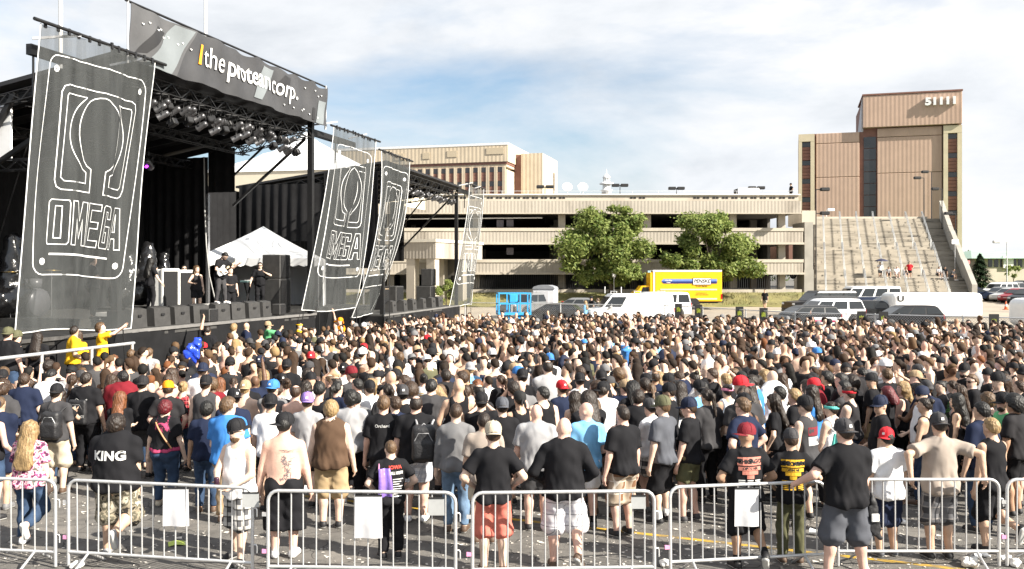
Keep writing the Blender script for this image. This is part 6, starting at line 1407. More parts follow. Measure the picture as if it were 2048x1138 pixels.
def fence(p, q, label):
    p, q = Vector(p), Vector(q); d = q-p; L = math.hypot(d.x, d.y); o = empty('chain_link_fence', p, math.atan2(d.y, d.x), label, 'fence'); H = 1.78
    m = MB(); m.add([(0, 0, .05), (L, 0, .05), (L, 0, H), (0, 0, H)], [(0, 1, 2, 3)]); m.build('mesh', M_link, o); MB().tube([(0, 0, H), (L, 0, H)], .025, 6).build('top_rail', M_steel, o)
    n = int(L/3.0)
    for k in range(n+1): MB().tube([(L*k/n, 0, 0), (L*k/n, 0, H+.05)], .033, 6).build('post', M_steel, o)
fence((lx(930, 59), 59, 0), (lx(1330, 54), 54, 0), 'chain-link fence stretch behind the crowd by the white van'); fence((lx(1590, 44.3), 44.3, 0), (lx(2120, 38.3), 38.3, 0), 'chain-link fence stretch behind the crowd by the parked cars'); fence((lx(1330, 54), 54, 0), (lx(1590, 44.3), 44.3, 0), 'chain-link fence stretch slanting past the yellow truck')
M_lime = mat('lime_print', (.3, .36, .03), .6)
for i, (u, D) in enumerate(((1357, 52.6), (1397, 51.0), (1479, 48.0), (1527, 46.3), (1723, 42.4), (1767, 41.9), (1988, 39.4))):
    o = empty('black_poster', (lx(u, D), D, 1.15), -.1, '%s black poster with lime mark from the yellow truck side of fence' % ORD[i], 'poster', 'black posters on the fence'); MB().box((0, 0, .38), (.4, .04, .8)).build('panel', M_black, o)
    m = MB()
    for k in range(3): m.prism([(-.025, .05), (.02, .0), (.03, .16), (.0, .28), (-.03, .24)], (-.07+.07*k, -.028, .3+.02*(k % 2)), (1, 0, 0), (0, 0, 1), (0, .006, 0))
    m.build('mark', M_lime, o)
pw = empty('race_banner', (lx(1653, 43.3), 43.25, .6), -.1, 'white fence banner with red outline and yellow race lettering', 'banner'); MB().bbox((0, 0, .5), (1.9, .05, 1.0), .02).build('panel', M_white, pw); m = MB(); m.box((-.2, -.03, .83), (1.5, .012, .07)); m.box((.6, -.03, .45), (.06, .012, .7)); m.build('outline', mat('magenta_print', (.6, .02, .12), .5), pw); MB().box((-.12, -.032, .45), (1.25, .012, .5)).build('strip', M_black, pw); flat_text('POWRI', pw, (-.1, -.042, .3), .42, mat('yellow_print', (.8, .65, .02), .5), .02)
def lamp(u, D, vtop, heads, label, zb=None, col=M_black, r=.07, arm=.5, nm='street_lamp', sd=1):
    z0 = gz(D) if zb is None else zb; o = empty(nm, (lx(u, D), D, z0), 0, label, 'lamp'); zt = lz(vtop, D)-z0; MB().tube([(0, 0, 0), (0, 0, zt)], [r, r*.7], 7).build('pole', col, o)
    for dz, s_ in heads:
        m = MB(); m.bar((0, 0, zt-dz), (s_*arm, 0, zt-dz), .08, .08); m.build('arm', col, o); MB().bbox((s_*(arm+.35), 0, zt-dz+.02), (.85, .5, .34), .06).build('lamp_head', col, o)
lamp(1632, 89, 379, ((0, 1), (2.3, 1)), 'black double lamp post at the edge of the stairs'); lamp(1848, 118, 356, ((0, -1),), 'black lamp post on top of the stairs beside another', 10.0); lamp(1863, 120, 344, ((0, -1),), 'tallest black lamp post at the head of the stairs', 10.0); lamp(1884, 112, 378, ((0, -1),), 'black lamp post behind the stair side wall', 3); lamp(1911, 108, 427, ((0, -1),), 'black lamp post in front of the tower corner'); lamp(1653, 118, 420, ((0, 1),), 'small white lamp at the stair head', 10.0, M_white, .06, .2)
for u, D, v, lb_ in ((1090, 100, 374, 'dark lamp on the garage roof nearest the office block'), (1240, 104, 371, 'dark lamp on the garage roof beside the cupola'), (1353, 106, 377, 'dark lamp on the garage roof over the trees'), (1513, 104, 376, 'dark lamp on the garage roof near the white van roof')): lamp(u, D, v, ((0, 1), (0, -1)), lb_, 9.0, M_black, .06, .15)
lamp(2014, 118, 484, ((0, -1),), 'tall pale street lamp by the low building', None, mat('pale_pole', (.5, .5, .5), .5), .09, 1.0)
o = empty('roof_vent', (lx(1494, 100), 100, lz(392, 100)), 0, 'white box unit on the garage roof', 'vent'); MB().bbox((0, 0, .4), (2.3, 1.4, .8), .05).build('case', M_white, o); MB().span((-1.32, -.5, .15), (-1.16, .5, .7)).build('grille', M_black, o)
for u, lb_ in ((1135, 'white satellite dish pair on the garage roof'), (1166, 'smaller white satellite dish on the garage roof')):
    o = empty('satellite_dish', (lx(u, 110), 110, lz(388, 110)), 0, lb_, 'dish'); MB().lathe([(.001, 0), (.35, .05), (.62, .2)], (0, 0, 0), 14, M=Matrix.Translation((0, 0, .75)) @ Matrix.Rotation(R(60), 4, 'X')).build('dish', M_white, o); MB().tube([(0, 0, -.5), (0, 0, .75)], .05, 6).build('stand', M_white, o)
def sign(u, D, v0, v1_, w, label, m_=M_white, zb=None):
    z0 = gz(D) if zb is None else zb; o = empty('road_sign', (lx(u, D), D, z0), 0, label, 'sign'); zt = lz(v0, D)-z0; zl = lz(v1_, D)-z0; MB().tube([(0, 0, 0), (0, 0, zt-.05)], .035, 6).build('pole', M_steel, o); MB().box((0, -.05, (zt+zl)/2), (w, .03, zt-zl)).build('plate', m_, o)
sign(1228, 86, 543, 554, .35, 'leaning white parking sign below the big left tree'); sign(1301, 84, 541, 551, .5, 'pale blue parking sign beside the truck cab', mat('pale_blue_sign', (.35, .55, .62), .4)); sign(1910, 100, 479, 488, .75, 'white blank road sign near the stair wall'); sign(1936, 108, 521, 528, .4, 'small red and white sign beside the evergreen', mat('red_sign', (.6, .2, .2), .5))
for u, v, lb_ in ((2012, 612, 'orange traffic cone nearer the stairs'), (2026, 612, 'orange traffic cone with white band at photo edge')):
    D = 80; o = empty('traffic_cone', (lx(u, D), D, gz(D)+.01), 0, lb_, 'cone'); M_co = mat('cone_orange', (.75, .12, .03), .5); MB().lathe([(.001, .72), (.04, .7), (.15, .05), (.15, .03)], (0, 0, 0), 12).build('body', M_co, o); MB().lathe([(.085, .45), (.115, .3)], (0, 0, 0), 12).build('band', M_white, o); MB().box((0, 0, .02), (.4, .4, .04)).build('base', M_co, o)
# ------------------------------------------------------------------ crowd barriers
M_bar = mat('barrier_zinc', (.60, .605, .61), .38, .5, .12, 12, .15, 60, stain=(5, .6, (.32, .30, .28), .5, (1, 1, 1)))
M_pink = mat('pink_tag', (.75, .3, .5), .6)
def barrier(p, q, label, foot=True):
    p, q = Vector(p), Vector(q); d = q-p; L = d.length; o = empty('crowd_barrier', p, math.atan2(d.y, d.x), label, 'barrier', 'crowd barriers'); H, Z0, r = 1.1, .2, .021
    c = .12; fr = [(0, 0, .02), (0, 0, H-c)]+[(c-c*math.cos(a), 0, H-c+c*math.sin(a)) for a in (.4, .8, 1.2, 1.5708)]+[(L-c+c*math.sin(a), 0, H-c+c*math.cos(a)) for a in (0, .4, .8, 1.2, 1.5708)]+[(L, 0, .02)]
    MB().tube(fr, r, 9).build('frame', M_bar, o); MB().tube([(0, 0, Z0), (L, 0, Z0)], r*.95, 8).build('bottom_rail', M_bar, o)
    n = max(4, round((L-.12)/.148)); bm = MB().tube([(0, 0, Z0), (0, 0, H)], .0095, 6).mesh('bar', M_bar)
    for k in range(n): inst('bar', bm, o, (.12+(L-.24)*(k+.0)/(n-1)+rnd.uniform(-.006, .006), 0, 0), (R(rnd.uniform(-.5, .5)), R(rnd.uniform(-.35, .35)), 0))
    for x in (.28, L-.28):
        m = MB(); m.tube([(x, -.33, .015), (x, -.28, .05), (x, 0, Z0), (x, .28, .05), (x, .33, .015)], .017, 6); m.build('foot', M_bar, o)
    for z in (.86, .42):
        m = MB(); m.tube([(L, 0, z), (L+.045, 0, z), (L+.055, 0, z-.02), (L+.055, 0, z-.1)], .009, 6); m.build('hook', M_bar, o)
        m = MB(); m.box((-.035, 0, z-.04), (.07, .03, .045)); m.build('socket', M_bar if z > .5 else M_pink, o)
    o.rotation_euler.x = R(rnd.uniform(-1.3, 1.3))
    return o
BAR = [((-90, 11.75), (111, 11.58), 'crowd barrier cut off at the photo edge by the blonde woman'), ((137, 11.6), (505, 11.15), 'crowd barrier behind the heavy man in the lettered black shirt'), ((536, 11.02), (911, 10.92), 'crowd barrier behind the shirtless tattooed man'), ((945, 10.9), (1309, 11.0), 'crowd barrier behind the man in salmon shorts'), ((1341, 11.18), (1652, 11.5), 'crowd barrier behind the two tour shirts'), ((1676, 11.62), (1998, 11.62), 'crowd barrier under the man leaning on spread arms'), ((2014, 11.62), (2400, 11.6), 'crowd barrier cut off at the other photo edge')]
for (u0, d0), (u1, d1), lb_ in BAR: barrier((lx(u0, d0), d0, 0), (lx(u1, d1), d1, 0), lb_)
# white boards hung on the barriers
M_board = mat('white_board', (.6, .6, .62), .5, 0, .12, 4, .4, 5)
def board(u, D, w, z0, z1, label, m_=M_board, cv=.014):
    o = empty('hung_board', (lx(u, D), D-.04, 0), 0, label, 'sign board'); inst('sheet', grid_mesh('sheet', lambda a, b: Vector(((a-.5)*w*(1+.03*b), cv*math.sin(a*7)*b, z1+(z0-z1)*b)), 12, 6, m_), o); m = MB(); m.span((-w/2, -.006, z1-.004), (w/2, .004, z1+.014)); m.build('clip', M_black, o)
board(354, 11.34, .31, .60, 1.06, 'white plastic sheet hung on the rail beside the red haired woman'); board(738, 10.97, .32, .56, 1.06, 'white plastic sheet hung on the rail by the boy with the purple bag'); board(1492, 11.33, .29, .60, 1.06, 'white plastic sheet hung under the red tour shirt')
board(873, 10.93, .19, .84, 1.04, 'small grey plate on the rail by the backpack man', mat('grey_plate', (.45, .46, .46), .4, .2), 0); board(1276, 11.0, .17, .9, 1.05, 'small grey plate on the rail by the brown plaid shorts', mat('grey_plate'), 0); board(503, 11.15, .2, .88, 1.05, 'small grey plate on the rail by the man in sunglasses', mat('grey_plate'), 0)
# ------------------------------------------------------------------ people: foreground, stage, stairs
POSES.update(
    clap=dict(hl=(-.03, .36, 1.28), hr=(.05, .36, 1.27), pl=(-1, -.2, -.8), pr=(1, -.2, -.8), head=(.4, -.1, 0)), turn=dict(twist=.5, head=(.5, .05, .06), hl=(-.2, .2, .95), sway=.05), down=dict(head=(-.3, .55, 0), hl=(-.06, .34, 1.12), hr=(.08, .33, 1.1), pl=(-1, -.3, -.8), pr=(1, -.3, -.8), sway=-.04), tilt=dict(head=(.2, -.12, .22), sway=.07, hr=(.2, .16, .93)),
    kneeback=dict(ar=(.13, -.30, .36), tr=(.1, .35, -.93), spr=-1.25, kr=(.1, 1, -.4), hl=(-.26, .05, .82), hr=(.25, .06, .82)),
    elbows=dict(hl=(-.22, .12, 1.0), hr=(.22, .12, 1.0), pl=(-1, -.9, .2), pr=(1, -.9, .2), head=(.1, .05, 0)),
    elbows_knee=dict(hl=(-.2, .14, 1.0), hr=(.2, .14, 1.0), pl=(-1, -.9, .2), pr=(1, -.9, .2), head=(-.35, .05, 0), ar=(.16, -.22, .22), tr=(.3, .6, -.7), spr=-.8),
    handsback=dict(hl=(-.44, -.20, 1.06), hr=(.44, -.20, 1.06), pl=(-1, -.2, .6), pr=(1, -.2, .6), head=(0, .1, 0)),
    railarm=dict(hl=(-.5, .12, 1.07), pl=(-.6, -.8, -.5), hr=(.24, .12, .84), head=(.25, .05, 0), al=(-.2, .02, .085), ar=(.2, -.02, .085)),
    can=dict(hr=(.06, .34, 1.06), pr=(1, -.6, -.5), hl=(-.1, .26, 1.0), pl=(-1, -.5, -.5), head=(-.3, .08, 0), al=(-.12, .12, .085), ar=(.14, -.12, .085)),
    guitar=dict(lean=.22, hr=(.12, .30, 1.05), pr=(1, -.5, .1), hl=(-.42, .42, 1.32), pl=(-.6, -.2, -1), head=(.0, .6, 0), al=(-.13, .1, .085), ar=(.12, -.06, .085)),
    reach=dict(hr=(.36, .18, .92), hl=(-.2, .3, 1.35), lean=.05), sit=dict(dz=-.44, al=(-.15, .44, .085), ar=(.15, .46, .085), kl=(-.3, 1, 1.2), kr=(.3, 1, 1.2), hl=(-.12, .40, .66), hr=(.12, .40, .66), lean=.28, head=(.3, .1, 0)),
    umbrella=dict(hr=(.14, .26, 1.25), pr=(1, -.4, -.8)), photo=dict(hl=(.02, .44, 1.62), hr=(.14, .46, 1.66), pl=(-1, .1, -.8), pr=(1, .1, -.8), head=(-.1, -.2, 0), lean=-.04),
    walk=dict(al=(-.1, .24, .1), ar=(.1, -.25, .14), hl=(-.22, -.12, .84), hr=(.22, .22, .88)))
def put(u, v, H, yaw, **k):
    D = (CAMH-H)*F/(v-HZ); return person('person', (lx(u, D), D, 0.0), R(yaw), H, **k), D
TAKEN = []
FG = 'people standing at the crowd barriers'
def fg(u, v, H, yaw, pose, build, skin, top, bot, gear, gcol, hcol, shoe, label, group=FG, fine=True, sock=None):
    (o, s, ch), D = put(u, v, H, yaw, pose=pose, build=build, skin=skin, top=top, bot=bot, gear=gear, gcol=gcol, hcol=hcol, shoe=shoe, label=label, group=group, fine=fine, sock=sock)
    TAKEN.append((o.location.x, o.location.y, .31 if build not in ('huge', 'big') else .38)); return o, s, ch
def txt(ch, body, z, size, m_=M_print, bold=.004, wf=1.0, x=0.0, spacing=1.0, nm='print'):
    vs, fs = text_mesh(body, size, bold, 0, 'CENTER', spacing); decal(ch['top'], [(v[0]*wf, v[1]) for v in vs], fs, x, z, m_, nm)
def rects(ch, rs, m_, part='top', nm='print'):
    vs = []; fs = []
    for x0, z0, x1, z1 in rs:
        n = 5; o = len(vs)
        for i in range(n+1): t = x0+(x1-x0)*i/n; vs += [(t, z0), (t, z1)]
        fs += [(o+2*i, o+2*i+2, o+2*i+3, o+2*i+1) for i in range(n)]
    decal(ch[part], vs, fs, 0, 0, m_, nm)
M_bag = mat('black_nylon', (.018, .018, .02), .55, 0, .2, 8, .4, 40)
def backpack(p, s, label, col=M_bag, sx=.0, w=.3, h=.46, d=.2, z=1.16, trim=None, flat=False):
    """worn pack: a thing of its own, set against the wearer's back"""
    f = Field((-w, -d*1.4, -h*.75), (w, d*1.2, h*.75), .022); X, Y, Z = f.x[:, None, None], f.y[None, :, None], f.z[None, None, :]; q = .07 if not flat else .04
    rbx = lambda c, hx, hy, hz: np.sqrt(np.maximum(np.abs(X-c[0])-hx, 0)**2+np.maximum(np.abs(Y-c[1])-hy, 0)**2+np.maximum(np.abs(Z-c[2])-hz, 0)**2)
    dd = rbx((0, 0, 0), w/2-q, d/2-q*.9, h/2-q)-q+.05*np.maximum(Z-h*.25, 0)
    if not flat: dd = np.minimum(dd, rbx((0, -d*.42, -h*.16), w*.32, .01, h*.18)-.04)
    f.D = dd.astype(np.float32); f.wob(.004, 1.2, 1); V, Q = f.nets()
    T = p.matrix_basis @ Matrix.Translation((sx, 0, 0)); hb = -.155*s['w']-.1*(d/.2)
    o = link(bpy.data.objects.new('backpack', None)); o.matrix_world = p.matrix_basis @ Matrix.Translation((sx, hb, z)); tag(o, label, 'backpack')
    inst('bag', np_mesh('bag', V, Q, [col]), o)
    m = MB()
    for sd in (-1, 1): m.tube([(sd*.09, .07, h*.40), (sd*.11, .12+.03, h*.52), (sd*.125, .2, h*.56)], .016, 5)
    m.tube([(-.03, -.02, h*.48), (0, -.03, h*.54), (.03, -.02, h*.48)], .008, 5); m.build('strap', trim or col, o)
    m = MB(); m.tube([(-w*.36, -d*.50, -h*.2), (-w*.36, -d*.50, h*.1), (-w*.2, -d*.52, h*.3), (w*.2, -d*.52, h*.3), (w*.36, -d*.50, h*.1), (w*.36, -d*.5, -h*.2)], .006, 4); m.build('zip', trim or M_steel, o); return o
# --- the row along the barriers, left to right
bl = fg(60, 845, 1.66, -6, 'kneeback', 'femb', 'pale', ('tee', 'floral', .84), ('pants', 'denim'), 'longwavy', None, 'blonde', 'white', 'person with long blonde hair, pink floral top and jeans')
gp = fg(112, 772, 1.80, -4, 'stand', 'norm', 'pale', ('tee', 'charcoal'), ('shorts', 'beige', 1.05), 'cap_b', 'black', 'dark', 'brown', 'person in grey T-shirt, beige shorts and backward black cap'); backpack(gp[0], gp[1], 'black backpack worn over the grey T-shirt', sx=.09)
fg(48, 748, 1.82, 4, 'stand2', 'big', 'pale', ('tee', 'navy'), ('shorts', 'brown'), 'short', None, 'brown', 'black', 'person with short brown hair in navy T-shirt, photo edge')
kg = fg(232, 832, 1.82, -3, 'kneeback', 'huge', 'tan', ('tee', 'black', .83), ('shorts', 'camo', 1.12), 'curly', None, 'dark', 'lgrey', 'heavy person in black shirt lettered KING and camouflage shorts'); txt(kg[2], 'KING', 1.235, .155, M_print, .006, 1.05, 0, 1.05)
ad = fg(172, 746, 1.84, -8, 'stand', 'big', 'tan', ('tee', 'black'), ('pants', 'black'), 'short', None, 'dark', 'black', 'tall dark haired person wearing a black drawstring bag'); db = backpack(ad[0], ad[1], 'flat black drawstring bag with white print', w=.34, h=.44, d=.1, z=1.1, flat=True, trim=mat('grey_cord', (.2, .2, .2), .7))
m = MB()
for k in range(7): m.add([(-.06+.012*k-.004, -.056, -.04), (-.06+.012*k+.004, -.056, -.04), (-.02+.004*k+.004, -.056, .12-.006*abs(k-3)), (-.02+.004*k-.004, -.056, .12-.006*abs(k-3))], [(0, 1, 2, 3)])
m.build('print', M_print, db); flat_text('THE ADDICT', db, (0, -.057, -.09), .055, M_print, .001)
fg(240, 785, 1.66, 10, 'cross', 'fem', 'pale', ('tee', 'black'), ('pants', 'denim'), 'long', None, 'ginger', 'black', 'person with long ginger hair in black top')
rd = fg(330, 803, 1.66, -5, 'stand', 'femb', 'pale', ('tee', 'black', .97), ('pants', 'denim'), 'curly', None, 'red', 'beige', 'person with curly dyed red hair, black top and tan shoulder strap')
inst('under_shirt', mesh_of('under', lambda: np_mesh('under_shirt', *top_field(rd[1], 'tank', .02, .93, .004).nets(), [M_cloth])), rd[0], color=(.42, .06, .14))
m = MB(); bv = BVHTree.FromPolygons([v.co for v in rd[2]['top'].data.vertices], [p.vertices for p in rd[2]['top'].data.polygons]); P = []
for k in range(14):
    t = k/13; x, z = -.10+.30*t, 1.42-.46*t; hgt = bv.ray_cast(Vector((x, -1, z)), Vector((0, 1, 0)))[0]
    if hgt: P.append((x, hgt.y-.012, z))
m.tube(P, .014, 5); m.build('strap', mat('tan_leather', (.5, .25, .12), .5), rd[0])
fg(285, 756, 1.80, 0, 'stand', 'big', 'pale', ('tee', 'black'), ('shorts', 'charcoal'), 'cap_b', 'offblack', 'dark', 'black', 'person in black shirt and backward black cap by the orange cap')
fg(336, 766, 1.76, 10, 'pocket', 'norm', 'pink', ('tee', 'offblack'), ('pants', 'denim'), 'cap_f', 'orange', 'brown', 'black', 'person wearing a bright orange cap')
fg(366, 764, 1.66, -12, 'stand2', 'fem', 'pale', ('sleeveless', 'plaid_red'), ('pants', 'denim'), 'bun', None, 'blonde', 'black', 'person with blonde bun in sleeveless red plaid shirt')
fg(411, 755, 1.86, 0, 'stand', 'norm', 'pale', ('sleeveless', 'charcoal', .84), ('shorts', 'khaki'), 'cap_b', 'black', 'brown', 'black', 'tall person in dark grey sleeveless shirt and backward black cap')
fg(457, 797, 1.84, -12, 'look_r', 'big', 'pale', ('tee', 'blue'), ('pants', 'tan'), 'messy', None, 'light', 'brown', 'person with sandy hair in bright blue T-shirt')
fg(413, 805, 1.70, 8, 'stand', 'norm', 'mid', ('tee', 'navy'), ('pants', 'denim'), 'messy', None, 'black', 'brown', 'shorter person with black hair in navy T-shirt and jeans')
sg = fg(478, 842, 1.80, 158, 'can', 'norm', 'pale', ('tank', 'white', .82), ('shorts', 'plaid_bw', 1.12), 'cap_b+shades+beard', 'black', 'light', 'black', 'person in white tank top and sunglasses turned to the camera')
cn_ = MB(); cn_.lathe([(.001, 0), (.028, .002), (.032, .012), (.032, .11), (.027, .122), (.001, .122)], (0, 0, 0), 12); o = cn_.build('drink_can', mat('dark_can', (.05, .02, .04), .3, .4, .2, 20)); o.matrix_world = sg[0].matrix_basis @ Matrix.Translation(sg[1]['wrr']+(sg[1]['wrr']-sg[1]['elr']).normalized()*.10+Vector((0, 0, -.02))); tag(o, 'dark drinks can held by the person in sunglasses', 'can')
tt = fg(568, 832, 1.84, 4, 'stand', 'big', 'pink', ('none',), ('shorts', 'black', 1.4, .03), 'cap_s', 'black', 'black', 'white', 'shirtless person with back tattoos, black cap and long black shorts', sock='white')
bvh_t = tt[0]
class _T: pass
def skin_decal(p, vs, fs, cx_, cz_): decal(p, vs, fs, cx_, cz_, M_ink, 'tattoo', p, .003)
vs = []; fs = []
for k in range(46):
    r_ = random.Random(k); x, z = r_.gauss(.06, .028), r_.uniform(-.14, .14); a = r_.uniform(0, 3.14); l, w = r_.uniform(.012, .04), .0035; o_ = len(vs); dx, dz = math.cos(a), math.sin(a)
    vs += [(x-dx*l-dz*w, z-dz*l+dx*w), (x+dx*l-dz*w, z+dz*l+dx*w), (x+dx*l+dz*w, z+dz*l-dx*w), (x-dx*l+dz*w, z-dz*l-dx*w)]; fs.append((o_, o_+1, o_+2, o_+3))
skin_decal(tt[0], vs, fs, 0, 1.14); skin_decal(tt[0], [(v[0]*1.4-.02, v[1]*.12) for v in vs], fs, 0, 1.34); vs2, fs2 = text_mesh('ink lines', .05, 0, .2); skin_decal(tt[0], vs2, fs2, .05, .99)
fg(541, 793, 1.78, 0, 'stand', 'norm', 'tan', ('tee', 'white'), ('shorts', 'black'), 'cap_b', 'black', 'black', 'black', 'person in white shirt and backward black cap beside the shirtless person')
fg(615, 790, 1.76, -8, 'stand2', 'norm', 'pale', ('tee', 'lgrey'), ('shorts', 'black'), 'cap_b', 'purple', 'brown', 'black', 'person in pale grey T-shirt and purple cap')
fg(662, 803, 1.83, 2, 'stand', 'big', 'pale', ('sleeveless', 'brown', .84), ('shorts', 'khaki', 1.02), 'messy', None, 'blonde', 'black', 'person with tousled blond hair, brown sleeveless shirt and khaki shorts')
fg(702, 783, 1.80, 0, 'stand', 'norm', 'brown', ('tee', 'lgrey', .82), ('pants', 'black'), 'curly', None, 'black', 'black', 'dark skinned person in long pale grey T-shirt')
ok = fg(767, 793, 1.84, 0, 'stand', 'norm', 'pink', ('tee', 'black'), ('pants', 'black'), 'short', None, 'light', 'black', 'person with sandy hair in black shirt with small script'); txt(ok[2], 'Orchard', 1.33, .06, M_print, 0)
by = fg(782, 882, 1.52, 18, 'elbows', 'norm', 'pale', ('tee', 'black', .84), ('pants', 'black', 1.0, .012), 'buzz', None, 'light', 'black', 'boy with shaved head in black printed T-shirt at the barrier')
M_redp = mat('red_print', (.55, .05, .03), .7); txt(by[2], 'IOWA', 1.36, .07, M_redp, .003, 1, .04); txt(by[2], 'ALL HOPE', 1.28, .055, M_print, .003, .8, .06); rects(by[2], [(-.0, 1.2-.035*k, .16-.03*(k % 3), 1.212-.035*k) for k in range(8)], M_print)
pb_ = empty('purple_bag', (0, 0, 0), 0, 'shiny purple bag slung over the boy’s shoulder'.replace('’s', ''), 'bag'); inst('cloth', grid_mesh('cloth', lambda a, b: Vector(((a-.5)*(.17+.06*b)+.02*b, -.02*math.sin(a*9)-.05*math.sin(b*3.1), .22-.42*b)), 10, 12, mat('purple_satin', (.24, .15, .52), .25, 0, .15, 4, .6, 9)), pb_); MB().tube([(-.08, 0, .2), (-.06, .1, .27), (0, .2, .24)], .012, 5).build('strap', mat('pink_edge', (.55, .25, .4), .4), pb_); pb_.matrix_world = by[0].matrix_basis @ Matrix.Translation((-.13, -.16, 1.16)) 
bk = fg(832, 793, 1.86, 2, 'stand', 'big', 'pink', ('tee', 'black'), ('shorts', 'plaid_white', 1.0), 'balding', None, 'dark', 'white', 'tall person in black shirt and pale checked shorts with a backpack', sock='black'); backpack(bk[0], bk[1], 'big black and grey backpack on the black shirt', sx=.13, w=.33, h=.5, d=.24, trim=mat('grey_strap', (.3, .3, .31), .6))
fg(862, 760, 1.88, 0, 'cross', 'big', 'pale', ('tee', 'charcoal'), ('shorts', 'black'), 'short', None, 'black', 'black', 'broad person with black hair in dark grey T-shirt')
fg(912, 808, 1.83, 0, 'stand', 'norm', 'pale', ('long', 'grey', .86), ('pants', 'ldenim'), 'buzz', None, 'brown', 'brown', 'person with cropped hair in grey long sleeved shirt and faded jeans')
fg(987, 850, 1.83, 2, 'elbows', 'norm', 'pale', ('tee', 'black'), ('shorts', 'salmon', 1.12), 'cap_b', 'beige', 'brown', 'brown', 'person in black shirt, salmon shorts and pale beige cap')
fg(968, 826, 1.78, 0, 'stand', 'norm', 'tan', ('tee', 'taupe'), ('shorts', 'beige'), 'buzz', None, 'dark', 'brown', 'person in beige shirt behind the pale beige cap')
fg(1073, 810, 1.80, -5, 'stand', 'big', 'pink', ('tee', 'lgrey'), ('shorts', 'charcoal'), 'bald', None, 'brown', 'black', 'bald person in pale grey T-shirt')
fg(1127, 837, 1.88, 0, 'elbows_knee', 'big', 'pink', ('long', 'black', .84), ('shorts', 'madras', 1.1, .02), 'bald', None, 'brown', 'brown', 'bald person in long sleeved black shirt and white checked shorts')
fg(1172, 806, 1.82, 14, 'look_l', 'norm', 'pink', ('tee', 'sky'), ('shorts', 'white', 1.0), 'bald', None, 'brown', 'slate', 'bald person in bright blue T-shirt and white shorts', sock='black')
fg(1247, 813, 1.82, 32, 'stand', 'norm', 'pink', ('tee', 'black'), ('shorts', 'plaid_brown', 1.12), 'buzz', None, 'dark', 'black', 'person in black T-shirt and brown plaid shorts')
fg(1327, 797, 1.84, 48, 'stand', 'norm', 'pale', ('tee', 'slate'), ('shorts', 'black', 1.05), 'cap_f', 'olive', 'light', 'black', 'person in slate T-shirt, black shorts and olive cap', sock='white')
fg(1380, 800, 1.80, 58, 'stand2', 'norm', 'pink', ('tee', 'black'), ('shorts', 'olive', 1.0), 'cap_f', 'navy', 'brown', 'charcoal', 'person in black T-shirt and navy cap beside the olive cap')
fg(1416, 779, 1.82, 24, 'pocket', 'norm', 'tan', ('tee', 'charcoal'), ('pants', 'black'), 'ponytail', None, 'dark', 'black', 'person with dark ponytail in charcoal T-shirt')
fg(1487, 797, 1.86, 42, 'hips', 'big', 'pink', ('tee', 'navy'), ('shorts', 'black'), 'short+shades', None, 'light', 'black', 'person with sandy hair and dark glasses in navy T-shirt')
def tour(ch, m_, col2):
    rects(ch, [(-.15, 1.30, .15, 1.40), (-.14, 1.24, .14, 1.285), (-.1, 1.19, .1, 1.235), (-.045, 1.14, .045, 1.185)], m_); rects(ch, [(x, 1.115-.022*k, x+.075, 1.126-.022*k) for k in range(6) for x in (-.14, -.04, .06)], col2); txt(ch, 'CHICAGO', 1.325, .07, M_black, .003, .95); txt(ch, 'OPEN AIR', 1.25, .042, M_black, .002)
ca = fg(1492, 853, 1.78, 8, 'elbows_knee', 'norm', 'mid', ('tee', 'black'), ('shorts', 'black', 1.15), 'cap_s+beard', 'maroon', 'dark', 'black', 'person in black tour shirt with red print and maroon cap', sock='black'); tour(ca[2], mat('faded_red_print', (.55, .2, .15), .7, 0, .2, 30), M_print)
cy = fg(1583, 863, 1.68, -6, 'elbows', 'slim', 'tan', ('tee', 'black', .83), ('pants', 'olive', 1.0, .012), 'cap_f', 'charcoal', 'brown', 'brown', 'person in black tour shirt with yellow print and grey cap'); tour(cy[2], mat('yellow_print2', (.75, .42, .02), .7, 0, .2, 30), mat('yellow_print2'))
st_ = fg(1612, 797, 1.82, 42, 'stand', 'norm', 'pale', ('sleeveless', 'charcoal', .82), ('shorts', 'charcoal'), 'cap_f', 'black', 'dark', 'black', 'person in sleeveless shirt with maroon and pale grey bands'); 
for z0, z1, nm_, c in ((1.24, 1.36, 'maroon_band', (.17, .014, .022)), (1.1, 1.225, 'pale_band', (.4, .4, .41))): rects(st_[2], [(-.13, z0, .13, z1)], mat(nm_, c, .85, 0, .05, 20), nm='band')
fg(1664, 805, 1.66, 36, 'stand2', 'femb', 'pale', ('tank', 'white'), ('pants', 'black'), 'bun+headband', 'teal', 'dark', 'black', 'person in white tank top with teal headband and bun')
o = empty('drawstring_bag', (0, 0, 0), 0, 'teal drawstring bag on the white tank top', 'bag'); inst('cloth', grid_mesh('cloth', lambda a, b: Vector(((a-.5)*(.1+.16*b), -.025*math.sin(a*3.14)-.012*math.sin(a*14), .2-.38*b)), 10, 8, mat('teal_nylon', (.1, .5, .44), .5, 0, .1, 6, .4, 9)), o); m = MB(); m.tube([(0, 0, .2), (-.1, .06, .3)], .005, 4); m.build('strap', M_white, o); o.matrix_world = Matrix.Translation((lx(1660, 13.5), 13.2, 1.2))
bk2 = fg(1692, 845, 1.90, 4, 'railarm', 'big', 'pink', ('tee', 'black', .84), ('shorts', 'slate', 1.08, .02), 'cap_b', 'charcoal', 'brown', 'black', 'big person in black T-shirt and slate shorts on the near side of the barriers')
o = inst('jacket', None); bpy.data.objects.remove(o)
